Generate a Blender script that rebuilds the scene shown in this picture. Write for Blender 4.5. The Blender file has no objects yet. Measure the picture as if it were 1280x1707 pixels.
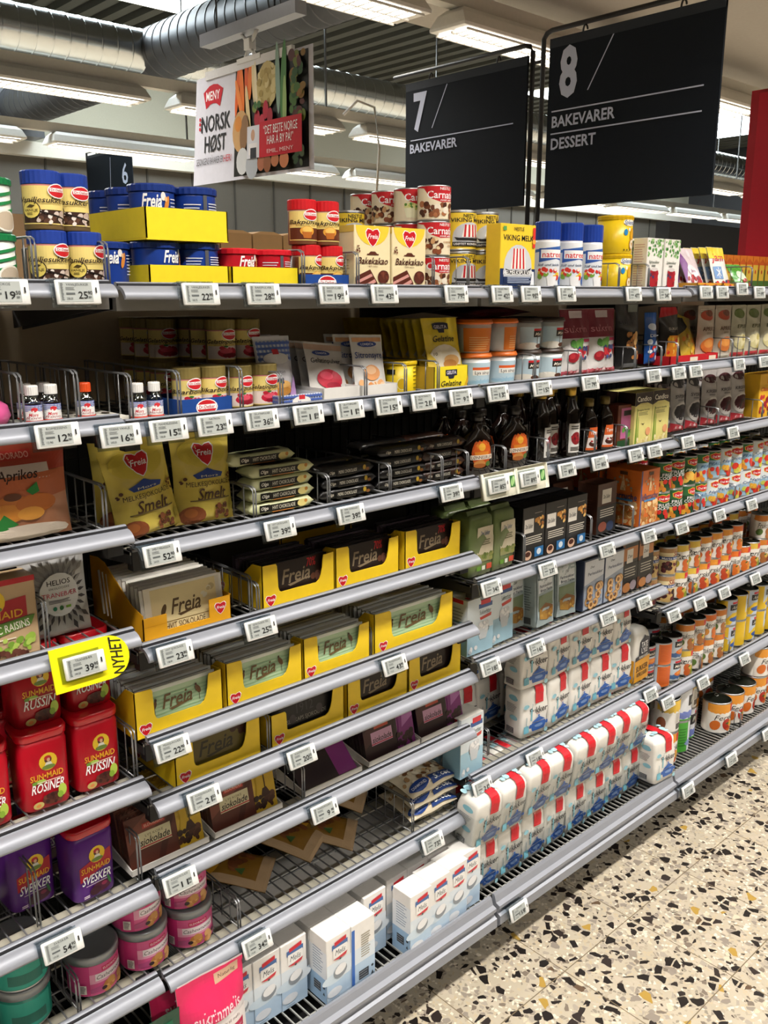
import bpy, math, random
from mathutils import Vector, Matrix, noise
SC = bpy.context.scene
COL = SC.collection
PI = math.pi
random.seed(7)

# ---------------------------------------------------------------- camera, exposure, world
cam_d = bpy.data.cameras.new('camera')
cam_d.sensor_fit = 'VERTICAL'; cam_d.sensor_height = 36.0
cam_d.lens = 1500.0 / 1707.0 * 36.0
cam_d.clip_start = 0.05
cam = bpy.data.objects.new('camera', cam_d); COL.objects.link(cam)
# columns of the camera frame in the store's axes: X along the shelves, Y into them, Z up
_r = Vector((0.734392, -0.678726, 0.0)); _f = Vector((0.659633, 0.713734, -0.235517)).normalized()
_u = _r.cross(_f).normalized()
cam.matrix_world = Matrix(((_r.x, _u.x, -_f.x, -0.6864), (_r.y, _u.y, -_f.y, -1.382), (_r.z, _u.z, -_f.z, 1.69), (0, 0, 0, 1)))
SC.camera = cam
SC.view_settings.view_transform = 'Standard'; SC.view_settings.look = 'None'
SC.view_settings.gamma = 1.0; SC.view_settings.exposure = 0.0; SC.view_settings.use_curve_mapping = False
SC.cycles.max_bounces = 6; SC.cycles.diffuse_bounces = 2; SC.cycles.glossy_bounces = 3
SC.cycles.transparent_max_bounces = 12; SC.cycles.transmission_bounces = 5
SC.cycles.caustics_reflective = False; SC.cycles.caustics_refractive = False
SC.cycles.sample_clamp_indirect = 4.0
SC.cycles.use_denoising = True
W = bpy.data.worlds.new('world'); SC.world = W; W.use_nodes = True
W.node_tree.nodes['Background'].inputs[0].default_value = (0.6, 0.65, 0.7, 1)
W.node_tree.nodes['Background'].inputs[1].default_value = 0.02
LAMP = 25.5        # watts of light leaving each louvred luminaire
LAMP_COL = (1.0, 0.94, 0.86)

# ---------------------------------------------------------------- materials
def lin(h):
    h = h.lstrip('#')
    out = []
    for i in (0, 2, 4):
        c = int(h[i:i + 2], 16) / 255.0
        out.append(c / 12.92 if c <= 0.04045 else ((c + 0.055) / 1.055) ** 2.4)
    return tuple(out) + (1.0,)
MATS = {}
def mat(col, rough=0.45, metal=0.0, var=0.06, scale=60.0, bump=0.0, coat=0.0, spec=0.5):
    """painted / printed / metal surface: base colour broken up a little by noise"""
    key = (col, rough, metal, var, scale, bump, coat, spec)
    if key in MATS: return MATS[key]
    m = bpy.data.materials.new('surface_' + col.lstrip('#')); m.use_nodes = True
    nt = m.node_tree; b = nt.nodes['Principled BSDF']
    tc = nt.nodes.new('ShaderNodeTexCoord'); nz = nt.nodes.new('ShaderNodeTexNoise')
    nz.inputs['Scale'].default_value = scale; nz.inputs['Detail'].default_value = 2.0
    nt.links.new(tc.outputs['Object'], nz.inputs['Vector'])
    c = lin(col)
    mx = nt.nodes.new('ShaderNodeMix'); mx.data_type = 'RGBA'
    mx.inputs[6].default_value = tuple(x * (1 - var) for x in c[:3]) + (1,)
    mx.inputs[7].default_value = tuple(min(1, x * (1 + var)) for x in c[:3]) + (1,)
    nt.links.new(nz.outputs['Fac'], mx.inputs[0]); nt.links.new(mx.outputs[2], b.inputs['Base Color'])
    b.inputs['Roughness'].default_value = rough; b.inputs['Metallic'].default_value = metal
    b.inputs['Specular IOR Level'].default_value = spec
    if coat: b.inputs['Coat Weight'].default_value = coat
    if bump:
        bp = nt.nodes.new('ShaderNodeBump'); bp.inputs['Strength'].default_value = bump; bp.inputs['Distance'].default_value = 0.004
        nt.links.new(nz.outputs['Fac'], bp.inputs['Height']); nt.links.new(bp.outputs['Normal'], b.inputs['Normal'])
    MATS[key] = m
    return m
def ink(col): return mat(col, 0.42, 0, 0.04, 90)
def foil(col): return mat(col, 0.28, 0.0, 0.10, 45, 0.35, 0.3)
def metal(col, r=0.35): return mat(col, r, 0.9, 0.05, 30)
def emit(name, col, s):
    m = bpy.data.materials.new(name); m.use_nodes = True; nt = m.node_tree
    b = nt.nodes['Principled BSDF']; b.inputs['Base Color'].default_value = tuple(col) + (1,)
    tc = nt.nodes.new('ShaderNodeTexCoord'); wv = nt.nodes.new('ShaderNodeTexNoise'); wv.inputs['Scale'].default_value = 4
    mr = nt.nodes.new('ShaderNodeMapRange'); mr.inputs[3].default_value = 0.94 * s; mr.inputs[4].default_value = 1.06 * s
    nt.links.new(tc.outputs['Object'], wv.inputs['Vector']); nt.links.new(wv.outputs['Fac'], mr.inputs[0])
    nt.links.new(mr.outputs[0], b.inputs['Emission Strength']); b.inputs['Emission Color'].default_value = tuple(col) + (1,)
    return m
def clear(name, tint, alpha, rough=0.12):
    """thin clear plastic or glass: mostly see-through, with a glossy skin"""
    key = (name, tint)
    if key in MATS: return MATS[key]
    m = bpy.data.materials.new(name); m.use_nodes = True; nt = m.node_tree
    out = nt.nodes['Material Output']; nt.nodes.remove(nt.nodes['Principled BSDF'])
    tr = nt.nodes.new('ShaderNodeBsdfTransparent'); tr.inputs[0].default_value = lin(tint)
    gl = nt.nodes.new('ShaderNodeBsdfGlossy'); gl.inputs['Roughness'].default_value = rough
    lw = nt.nodes.new('ShaderNodeLayerWeight'); lw.inputs[0].default_value = 0.25
    mp = nt.nodes.new('ShaderNodeMapRange'); mp.inputs[3].default_value = alpha; mp.inputs[4].default_value = min(1, alpha + 0.35)
    tc = nt.nodes.new('ShaderNodeTexCoord'); nz = nt.nodes.new('ShaderNodeTexNoise'); nz.inputs['Scale'].default_value = 40
    bp = nt.nodes.new('ShaderNodeBump'); bp.inputs['Strength'].default_value = 0.4; bp.inputs['Distance'].default_value = 0.004
    nt.links.new(tc.outputs['Object'], nz.inputs['Vector']); nt.links.new(nz.outputs['Fac'], bp.inputs['Height'])
    nt.links.new(bp.outputs['Normal'], gl.inputs['Normal'])
    mix = nt.nodes.new('ShaderNodeMixShader')
    nt.links.new(lw.outputs['Fresnel'], mp.inputs[0]); nt.links.new(mp.outputs[0], mix.inputs[0])
    nt.links.new(tr.outputs[0], mix.inputs[1]); nt.links.new(gl.outputs[0], mix.inputs[2])
    nt.links.new(mix.outputs[0], out.inputs['Surface'])
    MATS[key] = m
    return m

# ---------------------------------------------------------------- mesh builder
class MB:
    def __init__(s): s.v = []; s.f = []; s.fm = []; s.fs = []; s.slots = []
    def add(s, vs, fs, m, smooth=False):
        if m not in s.slots: s.slots.append(m)
        k = s.slots.index(m); o = len(s.v)
        s.v.extend(tuple(p) for p in vs)
        for f in fs: s.f.append(tuple(i + o for i in f)); s.fm.append(k); s.fs.append(smooth)
        return s
    def box(s, x0, x1, y0, y1, z0, z1, m):
        v = [(x0, y0, z0), (x1, y0, z0), (x1, y1, z0), (x0, y1, z0), (x0, y0, z1), (x1, y0, z1), (x1, y1, z1), (x0, y1, z1)]
        return s.add(v, [(0, 3, 2, 1), (4, 5, 6, 7), (0, 1, 5, 4), (1, 2, 6, 5), (2, 3, 7, 6), (3, 0, 4, 7)], m)
    def loft(s, rings, m, smooth=True, cap0=True, cap1=True, mats=None):
        n = len(rings[0])
        base = [p for r in rings for p in r]
        for i in range(len(rings) - 1):
            fs = [(i * n + j, i * n + (j + 1) % n, (i + 1) * n + (j + 1) % n, (i + 1) * n + j) for j in range(n)]
            if i == 0: s_o = len(s.v); s.add(base, [], m)
            mm = mats[i] if mats else m
            if mm not in s.slots: s.slots.append(mm)
            k = s.slots.index(mm)
            for f in fs: s.f.append(tuple(q + s_o for q in f)); s.fm.append(k); s.fs.append(smooth)
        k0 = s.slots.index(mats[0] if mats else m); k1 = s.slots.index(mats[-1] if mats else m)
        if cap0: s.f.append(tuple(s_o + j for j in reversed(range(n)))); s.fm.append(k0); s.fs.append(False)
        if cap1: s.f.append(tuple(s_o + (len(rings) - 1) * n + j for j in range(n))); s.fm.append(k1); s.fs.append(False)
        return s
    def lathe(s, prof, m, n=28, mats=None, cx=0, cy=0, cap0=True, cap1=True):
        rings = [[(cx + r * math.cos(2 * PI * j / n), cy + r * math.sin(2 * PI * j / n), z) for j in range(n)] for r, z in prof]
        return s.loft(rings, m, True, cap0, cap1, mats)
    def rbox(s, w, d, z0, z1, r, m, n=3, ch=0.0012, taper=1.0, cx=0, cy=0, mats=None):
        def ring(z, ins, k=1.0): return [(cx + x * k, cy + y * k, z) for x, y in rrect(w - 2 * ins, d - 2 * ins, max(r - ins, 0.0003), n)]
        return s.loft([ring(z0, ch), ring(z0 + ch, 0), ring(z1 - ch, 0, taper), ring(z1, ch, taper)], m, n > 1, True, True, mats)
    def prism(s, pts, a0, a1, m, axis='y', smooth=False):
        """outline pts extruded along axis; pts are (x,z) for y, (y,z) for x, (x,y) for z"""
        def p(q, a): return (q[0], a, q[1]) if axis == 'y' else ((a, q[0], q[1]) if axis == 'x' else (q[0], q[1], a))
        n = len(pts)
        v = [p(q, a0) for q in pts] + [p(q, a1) for q in pts]
        s.add(v, [(j, (j + 1) % n, n + (j + 1) % n, n + j) for j in range(n)], m, smooth)
        return s.add(v, [tuple(reversed(range(n))), tuple(range(n, 2 * n))], m)
    def tube(s, path, r, m, n=6, closed=False):
        P = [Vector(p) for p in path]; rings = []
        for i, p in enumerate(P):
            a = P[i - 1] if i > 0 or closed else P[i]; b = P[(i + 1) % len(P)] if i < len(P) - 1 or closed else P[i]
            t = (b - a).normalized(); q = t.cross(Vector((0, 0, 1)))
            if q.length < 0.1: q = t.cross(Vector((0, 1, 0)))
            q.normalize(); w = t.cross(q)
            rings.append([tuple(p + q * (r * math.cos(2 * PI * j / n)) + w * (r * math.sin(2 * PI * j / n))) for j in range(n)])
        if closed: rings.append(rings[0])
        return s.loft(rings, m, True, not closed, not closed)
    def grid(s, fn, nu, nv, m, smooth=True, mfn=None):
        vs = [fn(i / nu, j / nv) for j in range(nv + 1) for i in range(nu + 1)]
        o = len(s.v); s.add(vs, [], m)
        for j in range(nv):
            for i in range(nu):
                mm = mfn((i + .5) / nu, (j + .5) / nv) if mfn else m
                if mm not in s.slots: s.slots.append(mm)
                a = o + j * (nu + 1) + i
                s.f.append((a, a + 1, a + nu + 2, a + nu + 1)); s.fm.append(s.slots.index(mm)); s.fs.append(smooth)
        return s
    def build(s, name, parent=None, loc=None):
        me = bpy.data.meshes.new(name); me.from_pydata(s.v, [], s.f)
        for m in s.slots: me.materials.append(m)
        me.polygons.foreach_set('material_index', s.fm); me.polygons.foreach_set('use_smooth', s.fs)
        me.update()
        o = bpy.data.objects.new(name, me); COL.objects.link(o)
        if parent: o.parent = parent
        if loc: o.location = loc
        return o
def rrect(w, d, r, n=3):
    out = []
    for cx, cy, a0 in ((w / 2 - r, -d / 2 + r, -90), (w / 2 - r, d / 2 - r, 0), (-w / 2 + r, d / 2 - r, 90), (-w / 2 + r, -d / 2 + r, 180)):
        for k in range(n + 1):
            a = math.radians(a0 + 90 * k / n); out.append((cx + r * math.cos(a), cy + r * math.sin(a)))
    return out

# ---------------------------------------------------------------- things, labels, copies
LABELS = {}
def tag(o, label, cat, group=None, kind=None):
    o['label'] = label; o['category'] = cat
    if group: o['group'] = group
    elif 'group' in o: del o['group']
    if kind: o['kind'] = kind
    LABELS.setdefault(label, set()).add(group)
    return o
def struct(o): o['kind'] = 'structure'; return o
def kids(o): return list(o.children)
def copy_tree(o, parent=None):
    c = o.copy(); COL.objects.link(c)
    if parent: c.parent = parent
    for ch in kids(o): copy_tree(ch, c)
    return c
USED = set()
def put(o, x, y, z, label, cat=None, group=None, rz=0.0, rx=0.0, ry=0.0, sc=None):
    """first call moves the thing itself, every further call a copy of it and its parts"""
    if o.name in USED: o = copy_tree(o)
    USED.add(o.name)
    o.location = (x, y, z); o.rotation_euler = (rx, ry, rz)
    if sc: o.scale = sc
    return tag(o, label, cat or o.get('category', 'package'), group)

# ---------------------------------------------------------------- printing
TXT = {}
def tmesh(t, b, i):
    k = (t, b, i)
    if k in TXT: return TXT[k]
    cu = bpy.data.curves.new('txt', 'FONT'); cu.body = t; cu.size = 1.0; cu.resolution_u = 2
    cu.align_x = 'CENTER'; cu.offset = 0.012 * b; cu.shear = 0.3 * i
    ob = bpy.data.objects.new('txt', cu); me = ob.to_mesh()
    vs = [(v.co.x, v.co.y) for v in me.vertices]; fs = [tuple(p.vertices) for p in me.polygons]
    ob.to_mesh_clear(); bpy.data.objects.remove(ob); bpy.data.curves.remove(cu)
    if not vs: vs = [(0, 0)]; fs = []
    xs = [v[0] for v in vs]; w = (max(xs) - min(xs)) or 1; c = (max(xs) + min(xs)) / 2
    vs = [((x - c) / 0.72, y / 0.72) for x, y in vs]
    TXT[k] = (vs, fs, w / 0.72)
    return TXT[k]
def R(c, x0, y0, x1, y1): return ('R', c, x0, y0, x1, y1)
def El(c, x, y, rx, ry, rot=0): return ('E', c, x, y, rx, ry, rot)
def P(c, *pts): return ('P', c, pts)
def T(c, x, y, h, t, w=None, b=1, i=0, rot=0): return ('T', c, x, y, h, t, w, b, i, rot)
def Bl(cols, x0, y0, x1, y1, n, r, seed=1): return ('B', cols, x0, y0, x1, y1, n, r, seed)
def Ln(c, x0, y0, x1, y1, n, h): return ('L', c, x0, y0, x1, y1, n, h)
def heart(c, x, y, w, h): return P(c, *[(x + w * a, y + h * b) for a, b in ((0, -.5), (.22, -.32), (.45, .05), (.5, .3), (.36, .48), (.12, .44), (0, .36), (-.12, .44), (-.36, .48), (-.5, .3), (-.45, .05), (-.22, -.32))])
def draw(mb, ops, Wd, Hd, mp, step=9.0, lay0=0):
    """ops in fractions of a Wd x Hd face; mp(u, v, layer) puts a point of that face on the thing's surface"""
    lay = lay0
    for o in ops:
        lay += 1; k = o[0]
        if k == 'R':
            _, c, x0, y0, x1, y1 = o
            nu = max(1, math.ceil(abs(x1 - x0) * Wd / step)); nv = max(1, math.ceil(abs(y1 - y0) * Hd / step))
            mb.grid(lambda u, v: mp((x0 + (x1 - x0) * u) * Wd, (y0 + (y1 - y0) * v) * Hd, lay), nu, nv, ink(c), False)
        elif k in 'EB':
            els = [o[1:]] if k == 'E' else []
            if k == 'B':
                _, cols, x0, y0, x1, y1, n, r, seed = o; rg = random.Random(seed)
                for q in range(n):
                    rr = r * rg.uniform(.7, 1.2)
                    els.append((cols[q % len(cols)], rg.uniform(x0, x1), rg.uniform(y0, y1), rr / Wd, rr * rg.uniform(.65, 1) / Hd, rg.uniform(0, 3)))
            for q, (c, x, y, rx, ry, rot) in enumerate(els):
                if q: lay += 0.12
                n = 16; rs = max(1, math.ceil(max(rx * Wd, ry * Hd) / step)); pts = [(x * Wd, y * Hd)]
                cr, sr = math.cos(rot), math.sin(rot)
                for q2 in range(1, rs + 1):
                    for j in range(n):
                        a = 2 * PI * j / n; ex = rx * Wd * math.cos(a) * q2 / rs; ey = ry * Hd * math.sin(a) * q2 / rs
                        pts.append((x * Wd + ex * cr - ey * sr, y * Hd + ex * sr + ey * cr))
                fs = [(0, 1 + j, 1 + (j + 1) % n) for j in range(n)]
                for q2 in range(rs - 1):
                    a = 1 + q2 * n; fs += [(a + j, a + n + j, a + n + (j + 1) % n, a + (j + 1) % n) for j in range(n)]
                mb.add([mp(p[0], p[1], lay) for p in pts], fs, ink(c))
        elif k == 'P':
            _, c, pts = o
            if step > 1: mb.add([mp(x * Wd, y * Hd, lay) for x, y in pts], [tuple(range(len(pts)))], ink(c))
            else:   # vertical strips, fine enough to follow a curved surface
                Q = [(x * Wd, y * Hd) for x, y in pts]; xa, xb = min(q[0] for q in Q), max(q[0] for q in Q)
                us = sorted({round(q[0], 6) for q in Q} | {round(xa + (xb - xa) * t / max(1, math.ceil((xb - xa) / step)), 6) for t in range(max(1, math.ceil((xb - xa) / step)) + 1)})
                def cuts(x):
                    r = []
                    for e in range(len(Q)):
                        (ax, ay), (bx, by) = Q[e], Q[(e + 1) % len(Q)]
                        if (ax <= x < bx) or (bx <= x < ax): r.append(ay + (by - ay) * (x - ax) / (bx - ax))
                    return sorted(r)
                for ua, ub in zip(us, us[1:]):
                    if ub - ua < 1e-6: continue
                    ca_, cb_ = cuts(ua + (ub - ua) * 1e-4), cuts(ub - (ub - ua) * 1e-4)
                    if len(ca_) != len(cb_): continue
                    for e in range(0, len(ca_) - 1, 2):
                        nv = max(1, math.ceil(max(ca_[e + 1] - ca_[e], cb_[e + 1] - cb_[e]) / step))
                        vs = []
                        for t in range(nv + 1):
                            vs.append(mp(ua, ca_[e] + (ca_[e + 1] - ca_[e]) * t / nv, lay)); vs.append(mp(ub, cb_[e] + (cb_[e + 1] - cb_[e]) * t / nv, lay))
                        mb.add(vs, [(2 * t, 2 * t + 1, 2 * t + 3, 2 * t + 2) for t in range(nv)], ink(c))
        elif k == 'T':
            _, c, x, y, h, t, w, b, i, rot = o
            vs, fs, tw = tmesh(t, b, i)
            sy = h * Hd; sx = sy
            if w: sx = w * Wd / tw
            cr, sr = math.cos(rot), math.sin(rot)
            q = [(px * sx, (py - .5) * sy) for px, py in vs]
            mb.add([mp(x * Wd + a * cr - d * sr, y * Hd + a * sr + d * cr, lay) for a, d in q], fs, ink(c))
        elif k == 'L':
            _, c, x0, y0, x1, y1, n, h = o; rg = random.Random(n)
            for q in range(n):
                yy = y0 + (y1 - y0) * (q + .5) / n; xe = x1 - (x1 - x0) * rg.uniform(0, .3)
                nu = max(1, math.ceil(abs(xe - x0) * Wd / step))
                mb.grid(lambda u, v: mp((x0 + (xe - x0) * u) * Wd, (yy + h * (v - .5)) * Hd, lay), nu, 1, ink(c), False)
EPS = 0.00035
def eps(l): return EPS + 0.00012 * l
def front_map(w, y, z0=0.0): return lambda u, v, l: (u - w / 2, y - eps(l), z0 + v)
def left_map(d, x, z0=0.0): return lambda u, v, l: (x - eps(l), d / 2 - u, z0 + v)
def top_map(w, d, z): return lambda u, v, l: (u - w / 2, v - d / 2, z + eps(l))
def cyl_map(r, a0, arc, z0=0.0): 
    return lambda u, v, l: ((r + eps(l) * 1.6) * math.sin((u - arc / 2) / r + a0), -(r + eps(l) * 1.6) * math.cos((u - arc / 2) / r + a0), z0 + v)
def printed(parent, jobs, name=None):
    for k, (ops, w, h, mp, step) in enumerate(jobs):
        mb = MB(); draw(mb, ops, w, h, mp, step)
        o = mb.build(name or ['front_print', 'side_print', 'top_print'][k], parent)
    return o
# ================================================================ the store
def terrazzo():
    m = bpy.data.materials.new('terrazzo_floor'); m.use_nodes = True; nt = m.node_tree; L = nt.links; N = nt.nodes.new
    b = nt.nodes['Principled BSDF']; b.inputs['Roughness'].default_value = 0.38
    tc = N('ShaderNodeTexCoord')
    def layer(prev, scale, off, keep, edge, cols):
        mp = N('ShaderNodeMapping'); mp.inputs['Location'].default_value = (off, off * 1.7, 0); L.new(tc.outputs['Object'], mp.inputs[0])
        nz = N('ShaderNodeTexNoise'); nz.inputs['Scale'].default_value = 30; L.new(mp.outputs[0], nz.inputs['Vector'])
        ad = N('ShaderNodeMix'); ad.data_type = 'VECTOR'; ad.inputs[0].default_value = 0.012; L.new(mp.outputs[0], ad.inputs[4]); L.new(nz.outputs['Color'], ad.inputs[5])
        v1 = N('ShaderNodeTexVoronoi'); v1.voronoi_dimensions = '2D'; v1.inputs['Scale'].default_value = scale; L.new(ad.outputs[1], v1.inputs['Vector'])
        v2 = N('ShaderNodeTexVoronoi'); v2.voronoi_dimensions = '2D'; v2.feature = 'DISTANCE_TO_EDGE'; v2.inputs['Scale'].default_value = scale; L.new(ad.outputs[1], v2.inputs['Vector'])
        sp = N('ShaderNodeSeparateColor'); L.new(v1.outputs['Color'], sp.inputs[0])
        # random chip size: the edge margin grows with the cell's own random number
        ma = N('ShaderNodeMath'); ma.operation = 'MULTIPLY_ADD'; ma.inputs[1].default_value = 0.16; ma.inputs[2].default_value = edge; L.new(sp.outputs[1], ma.inputs[0])
        gt = N('ShaderNodeMath'); gt.operation = 'GREATER_THAN'; L.new(v2.outputs['Distance'], gt.inputs[0]); L.new(ma.outputs[0], gt.inputs[1])
        kp = N('ShaderNodeMath'); kp.operation = 'LESS_THAN'; kp.inputs[1].default_value = keep; L.new(sp.outputs[0], kp.inputs[0])
        mu = N('ShaderNodeMath'); mu.operation = 'MULTIPLY'; L.new(gt.outputs[0], mu.inputs[0]); L.new(kp.outputs[0], mu.inputs[1])
        cr = N('ShaderNodeValToRGB'); cr.color_ramp.interpolation = 'CONSTANT'; e = cr.color_ramp.elements
        e[0].color = lin(cols[0][1]); e[0].position = 0
        e[1].position = cols[1][0]; e[1].color = lin(cols[1][1])
        for p, c in cols[2:]: q = e.new(p); q.color = lin(c)
        L.new(sp.outputs[2], cr.inputs[0])
        mx = N('ShaderNodeMix'); mx.data_type = 'RGBA'; L.new(mu.outputs[0], mx.inputs[0]); L.new(prev, mx.inputs[6]); L.new(cr.outputs[0], mx.inputs[7])
        return mx.outputs[2]
    nz = N('ShaderNodeTexNoise'); nz.inputs['Scale'].default_value = 9; nz.inputs['Detail'].default_value = 6; L.new(tc.outputs['Object'], nz.inputs['Vector'])
    mx = N('ShaderNodeMix'); mx.data_type = 'RGBA'; mx.inputs[6].default_value = lin('#a89e8a'); mx.inputs[7].default_value = lin('#beb5a3'); L.new(nz.outputs['Fac'], mx.inputs[0])
    c = mx.outputs[2]
    c = layer(c, 120, 3.1, .5, .03, [(0, '#b7a98f'), (.3, '#d9d0be'), (.55, '#a79c8a'), (.75, '#8d8577'), (.92, '#4a4038')])
    c = layer(c, 66, 9.7, .38, .04, [(0, '#b9ae9c'), (.22, '#a2998c'), (.42, '#c9bda6'), (.55, '#776c60'), (.68, '#8f867b'), (.88, '#2a2421')])
    c = layer(c, 40, 17.3, .24, .05, [(0, '#1a1513'), (.62, '#2b2320'), (.75, '#8b8277'), (.86, '#5d4a38'), (.93, '#a8893f')])
    # 30 cm tiles: thin dark joints
    sx = N('ShaderNodeSeparateXYZ'); L.new(tc.outputs['Object'], sx.inputs[0]); js = []
    for k, off in ((0, -1.29 + 9.0), (1, 0.252 + 9.0)):
        a = N('ShaderNodeMath'); a.operation = 'ADD'; a.inputs[1].default_value = off; L.new(sx.outputs[k], a.inputs[0])
        d = N('ShaderNodeMath'); d.operation = 'PINGPONG'; d.inputs[1].default_value = 0.15; L.new(a.outputs[0], d.inputs[0])
        l = N('ShaderNodeMath'); l.operation = 'LESS_THAN'; l.inputs[1].default_value = 0.0013; L.new(d.outputs[0], l.inputs[0]); js.append(l.outputs[0])
    mxx = N('ShaderNodeMath'); mxx.operation = 'MAXIMUM'; L.new(js[0], mxx.inputs[0]); L.new(js[1], mxx.inputs[1])
    fin = N('ShaderNodeMix'); fin.data_type = 'RGBA'; fin.inputs[7].default_value = lin('#6f624c'); L.new(mxx.outputs[0], fin.inputs[0]); L.new(c, fin.inputs[6])
    L.new(fin.outputs[2], b.inputs['Base Color'])
    return m
X0, X1, Y0, Y1, ZC = -6.0, 17.0, -9.0, 8.6, 4.5
m_ceil = mat('#55554f', .8); m_soffit = mat('#a39c93', .8); m_wall = mat('#a09d8e', .8); m_pan = mat('#57524b', .7); m_trim = mat('#d8d4ca', .6)
struct(MB().box(X0, X1, Y0, Y1, -.06, 0, terrazzo()).build('floor'))
b = MB().box(X0, X1, 2.2, Y1, ZC, ZC + .05, m_ceil)
k = X0
while k < X1: b.box(k, k + .11, 2.2, Y1, ZC - .07, ZC, m_ceil); k += .24
struct(b.build('ceiling'))
struct(MB().box(X0, X1, Y0, 2.2, 3.02, ZC + .05, m_soffit).build('ceiling_soffit'))
struct(MB().box(X0, X1, Y1, Y1 + .1, 3.2, ZC + .05, m_wall).box(X0, X1, Y1 - .12, Y1, 4.12, ZC, mat('#a3a192', .8)).build('wall_back'))
b = MB().box(X0, X1, Y1 + .02, Y1 + .1, 0, 3.2, m_pan)
for i in range(37): b.box(X0 + .6 * i, X0 + .6 * i + .02, Y1 + .005, Y1 + .02, 0, 3.2, mat('#3c3833', .8))
struct(b.build('wall_back_panelling'))
struct(MB().box(X0, X1, Y1 - .1, Y1 + .02, 3.1, 3.24, m_trim).build('trim_1'))
struct(MB().box(X0 - .1, X0, Y0, Y1, 0, ZC, m_wall).build('wall_left'))
struct(MB().box(X1, X1 + .1, Y0, Y1, 0, ZC, mat('#2b2c30', .7)).build('wall_right'))
struct(MB().box(X0, X1, Y0 - .1, Y0, 0, ZC, m_wall).build('wall_front'))
# dark service zone at the far end of the store
struct(MB().box(11.5, X1, 2.2, 2.35, 2.45, 3.0, mat('#26282c', .7)).box(10.2, X1, 5.0, 5.2, 2.1, 2.6, mat('#222327', .7)).build('trim_2'))
# roof lights over the ducts
m_sky = emit('rooflight_glass', (.86, .97, 1.0), 14.0)
for i, (a, c) in enumerate(((.5, 5.4), (10.0, 15.5))):
    struct(MB().box(a, c, 5.8, 7.3, ZC - .085, ZC - .075, m_sky).box(a - .05, c + .05, 5.75, 7.35, ZC - .075, ZC - .06, m_trim).build('window_%d' % (i + 1)))

# ---- ceiling luminaires on their tracks
m_hous = mat('#e9e6df', .45); m_louv = emit('lit_louvre', LAMP_COL, 5.0)
lamp_d = bpy.data.lights.new('lamp', 'AREA'); lamp_d.shape = 'RECTANGLE'; lamp_d.size = 1.22; lamp_d.size_y = .17
lamp_d.energy = LAMP; lamp_d.color = LAMP_COL; lamp_d.spread = math.radians(128)
def ceiling_light():
    b = MB(); L = 1.3
    rings = []
    for z, w, e in ((-.012, .205, 0), (0, .21, 0), (.05, .15, .02), (.075, .10, .05)):
        rings.append([(x, y, z) for x, y in ((-L / 2 + e, -w / 2), (L / 2 - e, -w / 2), (L / 2 - e, w / 2), (-L / 2 + e, w / 2))])
    b.loft(rings, m_hous, False)
    o = b.build('ceiling_light')
    e = MB()
    for s in (-1, 1): e.box(-L / 2 + .04, L / 2 - .04, s * .048 - .036, s * .048 + .036, -.0165, -.0135, m_louv)
    e.build('louvre', o)
    g = MB()
    for i in range(25): 
        x = -L / 2 + .06 + i * (L - .12) / 24
        g.box(x - .0035, x + .0035, -.088, .088, -.024, -.0175, m_hous)
    for y in (-.09, 0, .09): g.box(-L / 2 + .03, L / 2 - .03, y - .004, y + .004, -.026, -.0175, m_hous)
    g.build('louvre_blades', o)
    la = bpy.data.objects.new('lamp', lamp_d); COL.objects.link(la); la.parent = o; la.location = (0, 0, -.0285)
    return o
cl = ceiling_light()
ROWS = ((-.85, 'over the aisle in front of the shelves'), (-3.1, 'one aisle away behind the viewer'), (1.55, 'above the next aisle under the grey soffit'), (3.85, 'beyond the grey soffit'), (5.7, 'under the dark duct'))
ORD = ['first', 'second', 'third', 'fourth', 'fifth', 'sixth', 'seventh', 'eighth', 'ninth', 'tenth', 'eleventh', 'twelfth', 'thirteenth']
for r, (yy, where) in enumerate(ROWS):
    t = MB().box(-3.7, 15.5, yy - .03, yy + .03, 2.885, 2.95, m_trim)
    if r > 2:
        for xx in [q - 1.4 for q in range(-1, 15, 3)]: t.box(xx - .006, xx + .006, yy - .006, yy + .006, 2.95, 4.43, metal('#777777'))
    else: t.box(-2, -1.9, yy - .05, yy + .05, 2.94, 3.0195, m_trim).box(3.6, 3.7, yy - .05, yy + .05, 2.94, 3.0195, m_trim).box(9, 9.1, yy - .05, yy + .05, 2.94, 3.0195, m_trim)
    tag(t.build('lighting_track'), 'pale lighting track ' + where, 'track', 'lighting tracks')
    for i in range(12 if r != 1 else 10):
        put(cl, -2.96 + 1.5 * i, yy, 2.81, 'white louvred strip light, %s of its row %s' % (ORD[i], where), 'light', 'ceiling strip lights')

# ---- ducts
def duct(p0, p1, r, m, label, name='ventilation_duct'):
    P0, P1 = Vector(p0), Vector(p1); n = int((P1 - P0).length / .12); b = MB(); path = []; q = (P1 - P0).normalized()
    a = q.cross(Vector((0, 0, 1))).normalized(); c = q.cross(a); rings = []
    for i in range(n):
        for t, rr in ((.0, r), (.03, r), (.45, r), (.88, r), (.90, r), (.91, r * 1.02), (.98, r * 1.02), (.99, r)):
            pt = P0 + (P1 - P0) * ((i + t) / n)
            rings.append([tuple(pt + a * (rr * math.cos(2 * PI * j / 28)) + c * (rr * math.sin(2 * PI * j / 28))) for j in range(28)])
    b.loft(rings, m, True)
    return tag(b.build(name), label, 'duct', 'ventilation ducts')
silver = mat('#cfd4d6', .24, 1.0, .05, 30); darkd = mat('#55565a', .42, .6, .1, 20)
duct((-3, 5.45, 3.5), (3.06, 5.45, 3.5), .16, silver, 'shiny silver spiral duct running into the dark duct')
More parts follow.
